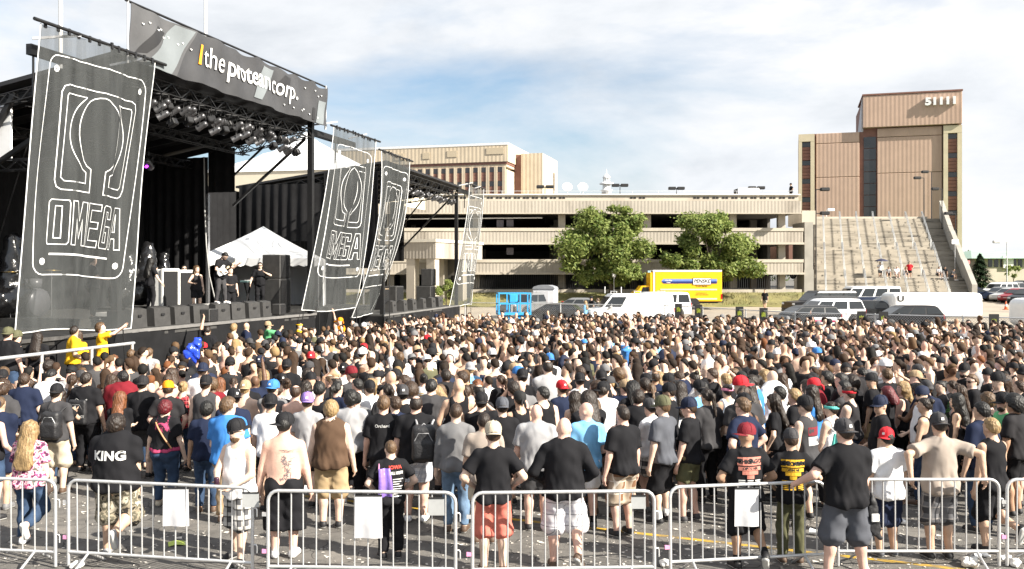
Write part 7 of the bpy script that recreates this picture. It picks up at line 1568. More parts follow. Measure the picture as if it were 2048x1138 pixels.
jk = empty('tied_jacket', (0, 0, 0), 0, 'black jacket with white patch hanging from the big person by the barrier gap', 'jacket'); f = Field((-.14, -.14, -.4), (.14, .14, .3), .025); f.cap((0, 0, .2), (.03, 0, -.2), .03, .075, .03, .5); f.cap((-.02, 0, .1), (-.06, .02, -.28), .03, .035, .02); f.cap((.03, 0, 0), (.08, .0, -.3), .03, .03, .02); f.wob(.012, 1.7, 2); V, Q = f.nets(); inst('cloth', np_mesh('cloth', V, Q, [mat('black_jacket', (.014, .014, .016), .6, 0, .2, 8, .5, 20)]), jk); m = MB(); m.bbox((.01, -.055, -.06), (.09, .02, .09), .009); m.build('patch', M_print, jk); jk.matrix_world = bk2[0].matrix_basis @ Matrix.Translation((.27, -.06, .78))
fg(1774, 861, 1.64, 12, 'stand', 'big', 'tan', ('tee', 'white', .82), ('shorts', 'navy', 1.05), 'cap_s', 'red', 'black', 'slate', 'shorter person in white T-shirt with bright red cap')
fg(1880, 832, 1.85, 0, 'handsback', 'norm', 'tan', ('tee', 'taupe', .82), ('shorts', 'plaid_dark', 1.12), 'cap_b', 'charcoal', 'dark', 'black', 'person in taupe shirt leaning back with both arms on the rail')
fg(1984, 838, 1.76, 24, 'kneeback', 'norm', 'tan', ('sleeveless', 'black', .83), ('shorts', 'black', 1.05), 'short', None, 'blonde', 'black', 'blond person in black sleeveless shirt with one foot raised')
fg(1965, 806, 1.84, 28, 'stand', 'big', 'tan', ('tee', 'navy'), ('pants', 'denim'), 'short', None, 'black', 'black', 'dark haired person in navy T-shirt by the barrier end')
fg(1851, 797, 1.70, 44, 'stand2', 'fem', 'tan', ('racer', 'black', .9), ('pants', 'denim'), 'bun', None, 'dark', 'brown', 'person in black racerback top with hair pinned up')
fg(1915, 790, 1.66, 58, 'stand', 'fem', 'tan', ('tank', 'offblack'), ('pants', 'black'), 'longwavy', None, 'black', 'black', 'person with long wavy black hair in dark tank top')
lp_ = fg(1762, 796, 1.78, 74, 'look_l', 'norm', 'tan', ('tee', 'black'), ('shorts', 'black'), 'cap_f+shades', 'navy', 'black', 'black', 'person in navy cap and dark glasses looking sideways'); txt(lp_[2], 'laurel', 1.22, .11, M_print, .004)
fg(2030, 795, 1.80, 38, 'stand', 'big', 'mid', ('tee', 'offblack'), ('shorts', 'black'), 'afro', None, 'black', 'black', 'person with large dark curly hair at the photo edge')
fg(1700, 775, 1.72, 48, 'cross', 'femb', 'pale', ('tank', 'offblack'), ('pants', 'denim'), 'bun+headband', 'red', 'brown', 'black', 'person with red headband and brown bun')
fg(1550, 790, 1.72, 68, 'pocket', 'fem', 'pale', ('tee', 'black'), ('pants', 'black'), 'long', None, 'dark', 'black', 'person with long dark hair beside the navy T-shirt and glasses')
NFG = len(TAKEN)
# ------------------------------------------------------------------ the rest of the individuals: notable ones first, then the ranks behind
NOT = [ # u, v, H, top, bottom, gear, gear colour, hair, pose, yaw, build
 (205, 645, 1.80, ('tee', 'yellow'), 'curly', None, 'light', 'photo', -70, 'slim', 'person in yellow shirt filming with both hands up'),
 (156, 655, 1.66, ('tee', 'yellow'), 'long', None, 'brown', 'stand', 10, 'fem', 'person with long brown hair in yellow shirt by the pit rail'),
 (148, 700, 1.78, ('tee', 'yellow'), 'short', None, 'dark', 'look_l', -60, 'big', 'dark haired person in yellow shirt under the nearest banner'),
 (598, 643, 1.78, ('tee', 'yellow'), 'short+headband', 'yellow', 'dark', 'look_r', -80, 'norm', 'person with yellow headband and yellow shirt at the stage front'),
 (680, 640, 1.78, ('tee', 'orange'), 'bandana', 'orange', 'dark', 'armup', 140, 'norm', 'person in orange bandana and orange shirt facing the camera'),
 (742, 645, 1.76, ('tee', 'orange'), 'short+shades', None, 'brown', 'stand', 160, 'norm', 'person in orange shirt and dark glasses facing the camera'),
 (625, 655, 1.78, ('tee', 'beige'), 'short', None, 'black', 'stand', -70, 'norm', 'dark haired person in pale shirt beside the stage skirt'),
 (415, 652, 1.78, ('tee', 'black'), 'short+shades', None, 'light', 'stand', 170, 'norm', 'person in sunglasses facing the camera from the pit'),
 (467, 648, 1.80, ('tee', 'beige'), 'messy', None, 'blonde', 'look_l', -60, 'norm', 'blond person in pale shirt in the pit'), (492, 648, 1.8, ('tee', 'navy'), 'bald', None, 'brown', 'look_l', -70, 'big', 'bald person in navy shirt in the pit'),
 (536, 662, 1.74, ('tee', 'green'), 'cap_f', 'tan', 'dark', 'phone', -60, 'norm', 'person in tan cap raising a camera by the stage'),
 (75, 665, 1.7, ('tee', 'black'), 'dreads', None, 'dark', 'stand', 0, 'norm', 'person with long dark hair in black below the nearest banner'), (15, 655, 1.84, ('tee', 'black'), 'cap_b', 'olive', 'dark', 'stand', -10, 'big', 'person in dark green cap at the far left edge'),
 (32, 705, 1.76, ('tank', 'black'), 'cap_b', 'camo', 'dark', 'look_l', -70, 'norm', 'person in olive cap and black tank top near the pit rail'), (97, 722, 1.78, ('tee', 'black'), 'curly', None, 'dark', 'stand', -20, 'norm', 'person with curly dark hair near the pit rail'),
 (262, 700, 1.78, ('sleeveless', 'black'), 'short', None, 'light', 'stand', 0, 'norm', 'person in sleeveless black jersey below the stage'), (298, 697, 1.78, ('tee', 'lgrey'), 'short', None, 'light', 'stand', 0, 'norm', 'person in pale grey jersey below the stage'),
 (250, 745, 1.74, ('tee', 'black'), 'bald', None, 'brown', 'look_l', -40, 'big', 'bald person in black shirt near the pit rail'), (228, 712, 1.66, ('racer', 'black'), 'longwavy', None, 'ginger', 'stand', -10, 'fem', 'person with wavy ginger hair in black strap top'),
 (415, 672, 1.8, ('tee', 'black'), 'short', None, 'dark', 'armup_l', 0, 'big', 'person in black shirt lifting the blue cloth'), (405, 730, 1.86, ('tee', 'white'), 'cap_b', 'navy', 'brown', 'stand', 0, 'big', 'person in white shirt and navy cap under the floor monitors'),
 (460, 715, 1.8, ('sleeveless', 'taupe'), 'messy', None, 'dark', 'stand', 0, 'norm', None), (573, 722, 1.84, ('tee', 'black'), 'cap_b', 'black', 'brown', 'stand', 0, 'big', 'broad person in black shirt and backward cap below the tent'),
 (622, 707, 1.78, ('tee', 'black'), 'cap_b', 'red', 'dark', 'stand', 10, 'norm', 'person in bright red cap below the second banner'), (528, 742, 1.72, ('tee', 'white'), 'dreads', None, 'blonde', 'stand', 0, 'norm', 'person with blond dreadlocks'),
 (520, 715, 1.76, ('tee', 'black'), 'cap_b', 'navy', 'dark', 'stand', 0, 'norm', None), (490, 765, 1.76, ('none',), 'cap_b', 'tan', 'blonde', 'stand', 0, 'norm', 'bare backed person in tan cap'),
 (440, 757, 1.64, ('tee', 'white'), 'long', None, 'ginger', 'stand', 0, 'fem', 'person with straight ginger hair and white top'), (688, 730, 1.8, ('tee', 'white'), 'cap_b', 'black', 'dark', 'stand', 0, 'norm', 'person in white shirt and black cap under the second banner'),
 (728, 690, 1.78, ('tee', 'black'), 'cap_b', 'red', 'dark', 'stand', 20, 'norm', 'person in red cap among the raised arms'), (855, 672, 1.76, ('tee', 'white'), 'cap_f', 'red', 'dark', 'look_l', 60, 'norm', 'person in red cap below the third banner'),
 (790, 742, 1.76, ('tee', 'black'), 'cap_fs', 'black', 'dark', 'look_l', 20, 'norm', None), (740, 765, 1.76, ('tee', 'white'), 'cap_f', 'black', 'dark', 'stand', 30, 'norm', None), (800, 705, 1.8, ('tee', 'white'), 'short', None, 'light', 'armup_l', 20, 'norm', 'person in white shirt with one arm up below the third banner'),
 (940, 728, 1.76, ('tee', 'sky'), 'beanie', 'lgrey', 'blonde', 'stand', 30, 'norm', 'person in pale grey beanie and light blue shirt'), (1100, 710, 1.8, ('tee', 'white'), 'cap_b', 'blue', 'brown', 'stand', 20, 'norm', 'person in bright blue cap and white shirt'),
 (985, 700, 1.76, ('tee', 'white'), 'cap_b', 'white', 'dark', 'stand', 20, 'norm', 'person in white cap near the blue lift'), (1030, 730, 1.8, ('tee', 'black'), 'cap_b', 'tan', 'dark', 'stand', 40, 'norm', 'person in tan cap and black shirt mid crowd'),
 (1045, 742, 1.88, ('tee', 'black'), 'cap_b', 'black', 'dark', 'stand', 0, 'norm', 'tall person in black cap and black shirt mid crowd'), (1125, 765, 1.74, ('tee', 'navy'), 'cap_b', 'red', 'brown', 'stand', 30, 'norm', 'person in dark red cap and blue shirt mid crowd'),
 (1160, 750, 1.76, ('sleeveless', 'white'), 'cap_b', 'black', 'dark', 'stand', 0, 'norm', 'person in black cap and white sleeveless jersey mid crowd'), (1208, 768, 1.8, ('tee', 'white'), 'cap_s', 'black', 'dark', 'look_r', 20, 'big', 'person in white T-shirt and sideways black cap mid crowd'),
 (1085, 775, 1.78, ('tank', 'black'), 'short', None, 'black', 'look_l', 20, 'big', 'person with black hair and bare shoulders in black tank'), (1150, 785, 1.64, ('tank', 'black'), 'longwavy', None, 'dark', 'stand', 20, 'fem', None),
 (1040, 785, 1.78, ('tank', 'black'), 'bandana', 'paisley', 'dark', 'stand', 20, 'norm', 'person in black tank top and dark bandana'), (1005, 800, 1.76, ('tee', 'black'), 'cap_b', 'slate', 'dark', 'stand', 10, 'norm', 'person in slate cap and black shirt mid crowd'), (963, 790, 1.78, ('tee', 'black'), 'cap_b', 'black', 'dark', 'phone', 0, 'norm', None),
 (1018, 650, 1.8, ('tee', 'black'), 'cap_f', 'tan', 'brown', 'stand', 165, 'norm', 'person in tan cap and black shirt facing the camera'), (1055, 665, 1.8, ('sleeveless', 'black'), 'short', None, 'dark', 'stand', 165, 'norm', None), (1120, 655, 1.86, ('tee', 'offblack'), 'bald+beard', None, 'light', 'stand', 170, 'huge', 'heavy bald bearded person facing the camera'), (1142, 660, 1.8, ('tee', 'black'), 'cap_f', 'black', 'dark', 'look_r', 150, 'norm', None), (1165, 660, 1.82, ('tee', 'white'), 'short', None, 'brown', 'stand', 160, 'norm', 'person in plain white T-shirt facing the camera'), (1205, 665, 1.66, ('tank', 'black'), 'long', None, 'light', 'stand', 165, 'fem', 'person with long light hair and black top facing the camera'), (1243, 668, 1.66, ('tee', 'white'), 'long', None, 'dark', 'stand', 165, 'fem', 'person with long dark hair and white top facing the camera'), (992, 662, 1.8, ('none',), 'bald', None, 'dark', 'look_l', 150, 'norm', 'shirtless bald person facing the camera'),
 (1318, 745, 1.64, ('tank', 'black'), 'long', None, 'blonde', 'stand', 40, 'fem', 'person with long blonde hair in black top'), (1415, 730, 1.82, ('tee', 'black'), 'bald', None, 'brown', 'look_l', 50, 'big', 'bald person in black shirt looking toward the stage'), (1340, 770, 1.78, ('tee', 'black'), 'cap_f', 'black', 'dark', 'stand', 70, 'norm', None), (1360, 765, 1.7, ('tee', 'white'), 'dreads', None, 'dark', 'stand', 20, 'norm', None), (1400, 765, 1.78, ('tee', 'sky'), 'cap_b', 'black', 'dark', 'stand', 30, 'norm', None),
 (1530, 742, 1.72, ('tee', 'navy'), 'longwavy', None, 'blonde', 'stand', 40, 'femb', 'person with long golden hair in navy T-shirt'), (1480, 745, 1.78, ('tee', 'white'), 'bandana', 'paisley', 'dark', 'photo', 20, 'norm', 'person in dark bandana taking a picture'), (1455, 770, 1.7, ('tank', 'white'), 'bun+headband', 'pink', 'dark', 'stand', 20, 'femb', 'person with pink headband in white top'), (1560, 775, 1.7, ('tee', 'lgrey'), 'messy', None, 'black', 'stand', 60, 'norm', None), (1590, 780, 1.72, ('tee', 'black'), 'messy', None, 'blonde', 'stand', 60, 'norm', None), (1705, 755, 1.7, ('tee', 'black'), 'afro', None, 'dark', 'stand', 30, 'norm', 'person with big curly dark hair below the stairs'), (1655, 745, 1.74, ('tee', 'black'), 'curly', None, 'black', 'stand', 60, 'norm', None), (1745, 750, 1.78, ('tee', 'black'), 'cap_b', 'black', 'dark', 'look_l', 60, 'norm', None), (1775, 775, 1.66, ('tee', 'black'), 'bob', None, 'red', 'stand', 60, 'fem', 'person with red bobbed hair below the stairs'),
 (1775, 738, 1.84, ('tee', 'black'), 'short', None, 'light', 'stand', 10, 'norm', None), (1820, 670, 1.8, ('tee', 'white'), 'cap_f', 'white', 'light', 'look_l', 70, 'big', 'person in white shirt and white cap below the trailer'), (1635, 698, 1.78, ('tee', 'white'), 'cap_f', 'blue', 'dark', 'stand', 70, 'norm', 'person in blue cap and white shirt far right crowd'), (1845, 775, 1.8, ('tee', 'white'), 'bandana+beard+shades', 'navy', 'dark', 'look_l', 70, 'norm', 'person in navy bandana with dark glasses'), (1930, 730, 1.84, ('tee', 'black'), 'cap_f+beard', 'black', 'dark', 'look_l', 80, 'big', None), (1945, 750, 1.82, ('tee', 'black'), 'short+shades', None, 'light', 'look_l', 70, 'big', 'person with short fair hair and dark glasses'), (2010, 790, 1.8, ('tee', 'green'), 'cap_f+beard', 'black', 'dark', 'stand', 90, 'norm', 'person in lime shirt and black cap at the right edge'), (1937, 640, 1.85, ('tee', 'white'), 'short', None, 'dark', 'stand', 150, 'norm', 'person in white shirt standing taller before the trailer')]
ZONES = [(0, 'under the nearest banner'), (250, 'under the bassist'), (400, 'under the guitarist'), (500, 'under the white tent'), (610, 'under the second banner'), (740, 'under the third banner'), (870, 'under the farthest banner'), (985, 'under the blue lift'), (1075, 'under the toilet cabin'), (1165, 'under the white van'), (1300, 'under the yellow truck'), (1450, 'under the walking man'), (1560, 'under the dark hatchback'), (1690, 'under the silver minivan'), (1790, 'under the white trailer'), (1950, 'under the evergreen tree')]
ROWS = 'front second third fourth fifth sixth seventh eighth ninth tenth eleventh twelfth thirteenth fourteenth fifteenth'.split()
LAB = {}
CW = dict(offblack='faded black', lgrey='pale grey', charcoal='dark grey', sky='light blue', taupe='taupe', slate='slate')
TW = dict(tee='T-shirt', sleeveless='sleeveless shirt', tank='tank top', racer='strap top', long='long sleeved shirt', none='bare back')
GW = dict(short='short %s hair', buzz='cropped %s hair', curly='curly %s hair', long='long %s hair', longwavy='long wavy %s hair', messy='tousled %s hair', ponytail='%s ponytail', afro='big curly %s hair', bun='%s hair bun', bob='%s bobbed hair', dreads='%s dreadlocks', balding='thinning %s hair', bald='bald head')
def auto_label(u, D, top, gear, gcol, hcol, build, rowi):
    g0 = gear.split('+')[0]
    if g0.startswith('cap') or g0 in ('beanie', 'bandana', 'bucket', 'headband'): gd = '%s %s' % (CW.get(gcol, gcol), {'cap_b': 'backward cap', 'cap_f': 'cap', 'cap_s': 'sideways cap', 'cap_fs': 'cap'}.get(g0, g0))
    else: gd = (GW[g0] % hcol) if '%' in GW[g0] else GW[g0]
    tp = 'with bare back' if top[0] == 'none' else 'in %s %s' % (CW.get(top[1], top[1].replace('plaid_', 'plaid ')), TW[top[0]])
    z = [w for q, w in ZONES if u >= q][-1] if u >= 0 else ZONES[0][1]
    base = 'person %s, %s, %s row %s' % (tp, gd, ROWS[min(rowi, 14)], z)
    for ex in ('', ' heavy' if build in ('big', 'huge', 'femb') else (' slim' if build == 'slim' else ' lean'), ' outer', ' inner', ' middle'):
        lb_ = base if not ex else base.replace('person', ex.strip()+' person', 1)
        if lb_ not in LAB: LAB[lb_] = 1; return lb_
    return base
def rowof(D): return int(np.searchsorted([13.0, 14.0, 15.0, 16.1, 17.3, 18.5, 19.8, 21.2, 22.6, 24.2, 26, 28, 30.5, 34], D))
GC = 'crowd facing the stages'
for u, v, H, top, gear, gcol, hcol, pose, yaw, build, lb_ in NOT:
    D = (CAMH-H)*F/(v-HZ); z = 0; Dp = -16.42/((u-CX)/F-.264) if u < 760 else 99
    if D > Dp-.8: D = Dp; s_l = (lx(u, D)-F1.o.x)*F1.ex.x+(D-F1.o.y)*F1.ex.y; z = (.62 if s_l < 4.6 else (.28 if s_l < 10.4 else .12))
    x = lx(u, D); sk_ = rnd.choice(['pale', 'pale', 'tan', 'pink'])
    gc = gcol if gcol not in ('camo',) else 'olive'
    person('person', (x, D, z), R(yaw), H, pose, build, sk_, top, ('pants', rnd.choice(['denim', 'black'])) if 'fem' in build else ('shorts', rnd.choice(['black', 'charcoal', 'khaki', 'denim'])), gear, gc, hcol, 'black', lb_ or auto_label(u, D, top, gear, gc, hcol, build, rowof(D)), 'person', GC, feet=D < 17)
    TAKEN.append((x, D, .28))
N_IND = len(TAKEN)
def stage_yaw(x, y, r):
    """turn toward the nearer stage front"""
    tx_, ty_ = (-9.5, 31.0) if r.random() < .8 else (-5, 48); return math.atan2(-(tx_-x), ty_-y)
def front_x(y): return max(-10.64+.264*(y-25.7)+1.9, -5.95+.217*(y-43.5)+1.9 if y > 43 else -99)
cells = {}
def free(x, y, rad):
    cx_, cy_ = int(x//.7), int(y//.7)
    for i in (-1, 0, 1):
        for j in (-1, 0, 1):
            for px, py, pr in cells.get((cx_+i, cy_+j), ()):
                if (px-x)**2+(py-y)**2 < (rad+pr)**2: return False
    return True
def occupy(x, y, r_): cells.setdefault((int(x//.7), int(y//.7)), []).append((x, y, r_))
for t in TAKEN: occupy(*t)
r = random.Random(5)
spots = []
for _ in range(60000):
    y = math.sqrt(r.uniform(12.6**2, 45.5**2)); x = r.uniform(-.60*y, .60*y)
    if x < front_x(y): continue
    if y > 43.0 and x < 1.5: continue
    if x < -4 and y < 13.6: continue
    yb = 46.0-.52*max(x-2, 0)-r.uniform(0, 1.6) if x < 16 else 38.7-.12*(x-16)-r.uniform(0, 1.6)
    if y > yb: continue
    cl_ = .5+.5*math.sin(x*.9+2.1*math.sin(y*.5))*math.sin(y*.8+1.3*math.sin(x*.6)); rad = (.205+.085*cl_) if y > 17 else .225+.05*cl_
    if y < 18:
        u_ = CX+x/y*F
        if any(ty > y-.2 and abs(CX+tx_/ty*F-u_) < 50 for tx_, ty, _ in TAKEN[:NFG]) or any(ty > y-.15 and ty < 16.5 and abs(CX+tx_/ty*F-u_) < 26 for tx_, ty, _ in TAKEN[NFG:]): continue
    if free(x, y, rad): occupy(x, y, rad); spots.append((y, x))
spots.sort()
POOL_TOP = [('tee', 'black')]*13+[('tee', 'offblack')]*4+[('tee', 'charcoal')]*4+[('tee', 'white')]*3+[('tee', 'grey')]*3+[('tee', 'lgrey')]*2+[('tee', 'navy')]*3+[('sleeveless', 'black')]*4+[('sleeveless', 'charcoal'), ('sleeveless', 'white')]+[('tank', 'black')]*3+[('tank', 'white')]*2+[('none', '')]*3+[('tee', 'maroon'), ('tee', 'blue'), ('tee', 'olive'), ('tee', 'sky'), ('tee', 'lgrey'), ('tank', 'lgrey')]
POOL_G = ['short']*11+['buzz']*5+['curly']*2+['messy']*5+['cap_b']*8+['cap_f']*4+['bald']*3+['balding']*2+['long']*2+['ponytail']*2+['dreads', 'afro', 'beanie', 'bandana', 'cap_f+beard', 'short+beard', 'short+shades']
POOL_GF = ['long']*5+['longwavy']*4+['ponytail']*4+['bun']*3+['bob']*2+['long+cap_b', 'messy']
def attrs(r):
    fem = r.random() < .27; build = r.choice(['fem', 'fem', 'femb']) if fem else r.choice(['norm']*5+['slim']*2+['big']*3+['huge'])
    top = r.choice(POOL_TOP); top = ('tank' if r.random() < .5 else 'tee', top[1] or 'black') if fem else top
    gear = r.choice(POOL_GF if fem else POOL_G); hcol = r.choice(['dark']*7+['brown']*6+['black']*6+['light']*3+['blonde']*(4 if fem else 1)+(['ginger'] if fem else [])); gcol = r.choice(['black']*6+['navy', 'navy', 'charcoal', 'red', 'white', 'tan', 'grey', 'blue', 'olive', 'charcoal', 'maroon', 'black', 'black']) if ('cap' in gear or gear in ('beanie', 'bandana')) else None
    return build, top, gear, gcol, hcol, r.choice(['pale']*5+['pink']*4+['tan']*4+['mid', 'brown']), (r.gauss(1.65, .06) if fem else r.gauss(1.78, .075))
N_STAGEMEN = 24
nind = 300-N_IND-N_STAGEMEN
PMID = ['stand']*3+['stand2']*4+['cross']*3+['pocket']*2+['look_l']*3+['look_r']*2+['hips', 'drink', 'phone', 'phone', 'armup', 'clap', 'turn', 'turn', 'down', 'down', 'tilt', 'tilt']
PRC = [mat('print_cream', (.55, .5, .42), .8, 0, .4, 30), mat('print_red', (.45, .04, .03), .8, 0, .4, 30), mat('print_grey', (.3, .31, .33), .8, 0, .4, 30), M_print, mat('print_green', (.1, .3, .08), .8, 0, .4, 30), mat('print_gold', (.5, .3, .04), .8, 0, .4, 30)]
def shirt_art(ch, seed):
    """band-shirt artwork: a ragged patch over rows of small strokes, on the back"""
    q = random.Random(seed); rs = []; top_ = 1.36; w = q.uniform(.09, .15)
    for k in range(q.randrange(3, 7)): a = q.uniform(.3, 1)*w; z = top_-.035*k; rs.append((-a, z-q.uniform(.012, .03), a*q.uniform(.7, 1), z))
    for k in range(q.randrange(0, 7)):
        for x in (-.1, -.03, .04): rs.append((x*w/.12, 1.12-.03*k, (x+q.uniform(.03, .055))*w/.12, 1.13-.03*k))
    rects(ch, rs, PRC[seed % len(PRC)], nm='print')
kk = 0
for y, x in spots[:nind]:
    b, top, gear, gcol, hcol, skn, H = attrs(r); u = CX+x/y*F
    if u < -60 or u > 2110: continue
    pose = r.choice(PMID); yaw = stage_yaw(x, y, r)*((.8 if x > 0 else .5) if y < 16 else .95)+r.gauss(0, .35)
    if y > 17 and r.random() < .08: yaw = 2.7+r.gauss(0, .4)
    if y < 17 and pose in ('phone', 'armup'): pose = 'stand2'
    pp = person('person', (x, y, 0), yaw, H, pose, b, skn, top if top[0] != 'none' else ('none',), (('pants', r.choice(['denim', 'black', 'denim'])) if 'fem' in b or r.random() < .35 else ('shorts', r.choice(['black', 'charcoal', 'khaki', 'tan', 'denim', 'plaid_bw', 'camo', 'navy']))), gear, gcol, hcol, r.choice(['black', 'white', 'brown', 'grey']), auto_label(u, y, top, gear, gcol, hcol, b, rowof(y)), 'person', GC, feet=y < 17); kk += 1
    if top[0] in ('tee', 'sleeveless') and top[1] in ('black', 'offblack', 'charcoal', 'navy', 'white') and abs(yaw) < 1.0 and kk % 5 < 2 and gear.split('+')[0] not in ('long', 'longwavy', 'dreads'): shirt_art(pp[2], kk)
# ------------------------------------------------------------------ the far mass of the crowd: one object
def low_cap(back):
    c = MB(); c.lathe([(1.02, -.005), (1.0, .035), (.84, .09), (.02, .13)], (0, -.006, .026), 9, 0, .092, .112); sg = -1 if back else 1
    c.add([(-.075, sg*.075, .03), (.075, sg*.075, .03), (.055, sg*.185, .014), (-.055, sg*.185, .014)], [(0, 1, 2, 3)]); return np.array(c.v, np.float32), np.array(c.f, np.int32)
def far_variant(pose, build, top, gear, seed, hb, hh, ht, hr_):
    """light figure for the far crowd: clothed body, drawn without what its clothes hide"""
    s = skel(pose, build); V0, Q0 = body_mesh('b', s, hb, hh, None, True, False); c = V0[Q0].mean(1)
    hid = (c[:, 2] < .9) | ((c[:, 2] < (1.33 if top in ('tee', 'sleeveless') else 1.28)) & (np.abs(c[:, 0]) < .14*s['w']) & (np.abs(c[:, 1]) < .2)) if top != 'none' else c[:, 2] < .9
    Q0 = Q0[~hid]; us = np.unique(Q0); mp_ = np.zeros(len(V0), np.int32); mp_[us] = np.arange(len(us)); out = [(V0[us], mp_[Q0], 0)]
    if top != 'none':
        V, Q = top_field(s, top, ht, .86, .016, .004).nets(); out.append((V, Q, 1))
    V, Q = bottom_field(s, 'pants', .1).nets(); out.append((V, Q, 2)); HM = np.array(s['HM'])
    def add(V, Q, c): out.append((V @ HM[:3, :3].T+HM[:3, 3], Q, c))
    def hm(me, c):
        V = np.empty(len(me.vertices)*3, np.float32); me.vertices.foreach_get('co', V); Q = np.empty(len(me.loops), np.int32); me.loops.foreach_get('vertex_index', Q); add(V.reshape(-1, 3), Q.reshape(-1, 4), c)
    if gear.startswith('cap'):
        add(*low_cap(gear == 'cap_b'), 4); hm(mesh_of(('hairlow_under', hr_), lambda: hair_mesh('under', hr_)), 3)
    elif gear != 'bald': hm(mesh_of(('hairlow_', gear, hr_), lambda: hair_mesh(gear, hr_)), 3)
    V = np.concatenate([a for a, _, _ in out]); o = np.cumsum([0]+[len(a) for a, _, _ in out]); Q = np.concatenate([q+o[i] for i, (_, q, _) in enumerate(out)]); part = np.concatenate([np.full(len(a), c, np.int32) for a, _, c in out])
    return V, Q, part, top
VARS = [('stand', 'norm', 'tee', 'short', 0), ('stand2', 'norm', 'tee', 'cap_b', 1), ('look_l', 'norm', 'tee', 'messy', 2), ('cross', 'big', 'tee', 'buzz', 3), ('look_r', 'norm', 'sleeveless', 'cap_f', 4), ('stand', 'fem', 'tank', 'long', 5), ('stand2', 'fem', 'tee', 'longwavy', 6), ('armup', 'norm', 'tee', 'short', 7), ('stand', 'big', 'none', 'bald', 8), ('stand', 'norm', 'tee', 'curly', 9), ('cross', 'fem', 'tank', 'ponytail', 10), ('armup_l', 'slim', 'tee', 'cap_b', 11), ('phone', 'norm', 'tee', 'short', 12), ('pocket', 'norm', 'tank', 'short', 13), ('turn', 'big', 'tee', 'short', 14), ('tilt', 'norm', 'none', 'short', 15), ('down', 'slim', 'tee', 'cap_f', 16), ('clap', 'norm', 'sleeveless', 'buzz', 17)]
VAR = [[far_variant(*a, .07, .03, .075, .034) for a in VARS], [far_variant(*a, .1, .041, .1, .046) for a in VARS]]
PV = [10, 7, 9, 7, 6, 6, 4, 1.0, 9, 4, 6, .7, 2, 10, 6, 8, 5, 5]
VV, QQ, CC = [], [], []; off_ = 0; nf = 0
for y, x in spots[nind:]:
    u = CX+x/y*F
    if u < -80 or u > 2130: continue
    V, Q, part, top = VAR[0 if y < 23 else 1][r.choices(range(len(VARS)), PV)[0]]; b, tp, gear, gcol, hcol, skn, H = attrs(r); hcol = hcol if hcol not in ('blonde', 'ginger') or r.random() < .4 else 'brown'; gcol = gcol if r.random() < .4 else None; tp = ('tee', r.choice(['black', 'offblack', 'charcoal', 'black', 'white', 'grey'])) if tp[1] in ('red', 'maroon', 'blue', 'sky', 'olive') and r.random() < .6 else tp
    face_cam = r.random() < (.5 if (-5 < x < 7 and y > 28) else .18)
    yaw = (2.75+r.gauss(0, .5)) if face_cam else stage_yaw(x, y, r)*(1.12 if x > 0 else 1)+r.gauss(0, .4); H = min(max(H, 1.55), 1.93); k = H/1.75; c, s_ = math.cos(yaw)*k, math.sin(yaw)*k
    P = np.stack([V[:, 0]*c-V[:, 1]*s_+x, V[:, 0]*s_+V[:, 1]*c+y, V[:, 2]*k], 1)
    pal = np.array([SKIN[skn], CLOTH.get(tp[1] or 'black', (.02,)*3), CLOTH[r.choice(['black', 'charcoal', 'denim', 'khaki'])], HAIRC[hcol], CLOTH[gcol or r.choice(['black', 'black', 'black', 'navy', 'white', 'charcoal', 'grey'])]])
    VV.append(P); QQ.append(Q+off_); CC.append(pal[part]); off_ += len(V); nf += 1
VV, QQ, CC = np.concatenate(VV), np.concatenate(QQ), np.concatenate(CC)
M_mass = mat('crowd_mass', rough=.75, vcol='Col', var=.12, vscale=8, bump=.3, bscale=20, spec=.25)
tri = np.concatenate([QQ[:, [0, 1, 2]], QQ[QQ[:, 2] != QQ[:, 3]][:, [0, 2, 3]]])
me = np_mesh('crowd', VV, tri, [M_mass]); ca_ = me.color_attributes.new('Col', 'FLOAT_COLOR', 'POINT'); ca_.data.foreach_set('color', np.concatenate([CC, np.ones((len(CC), 1))], 1).astype(np.float32).ravel())
tag(inst('crowd', me), 'dense far part of the crowd filling the lot behind the nearer rows', 'crowd', kind='stuff')
# ------------------------------------------------------------------ people on the stage, the stairs and in the car park
def sp(u, vt, vf, H, yaw, pose, build, skin, top, bot, gear, gcol, hcol, shoe, label, group, base=None):
    D = H*F/(vf-vt); z = lz(vf, D); o, s, ch = person('person', (lx(u, D), D, z), R(yaw), H, pose, build, skin, top, bot, gear, gcol, hcol, shoe, label, 'person', group)
    return o, s, D, z
GS = 'performers and crew on the near stage'
g_, gs_, gD, gz_ = sp(440, 501, 608, 1.80, -118, 'guitar', 'norm', 'pale', ('tee', 'black'), ('pants', 'charcoal'), 'short+beard', None, 'black', 'white', 'guitarist in black bending over a white guitar on the riser', GS)
gt = empty('electric_guitar', (0, 0, 0), 0, 'white electric guitar held by the guitarist', 'guitar'); M_gw = mat('guitar_white', (.78, .78, .77), .25, 0, .03, 4)
m = MB(); m.prism([(-.19, -.1), (-.23, 0), (-.17, .14), (-.02, .11), (.1, .17), (.17, .13), (.12, .05), (.17, -.04), (.2, -.15), (.08, -.15), (-.05, -.12)], (0, 0, 0), (1, 0, 0), (0, 0, 1), (0, .045, 0)); m.build('body', M_gw, gt); m = MB(); m.bar((.1, .05, 0), (.68, .05, .0), .022, .055); m.bbox((.74, .05, .01), (.16, .02, .09), .01); m.build('neck', mat('maple_neck', (.6, .5, .33), .4), gt); m = MB(); m.box((-.05, .055, 0), (.1, .012, .06)); m.build('pickup', M_black, gt)
gt.matrix_world = g_.matrix_basis @ Matrix.Translation((.1, .22, 1.08)) @ Matrix.Rotation(math.pi, 4, 'Z') @ Matrix.Rotation(R(-24), 4, 'Y')
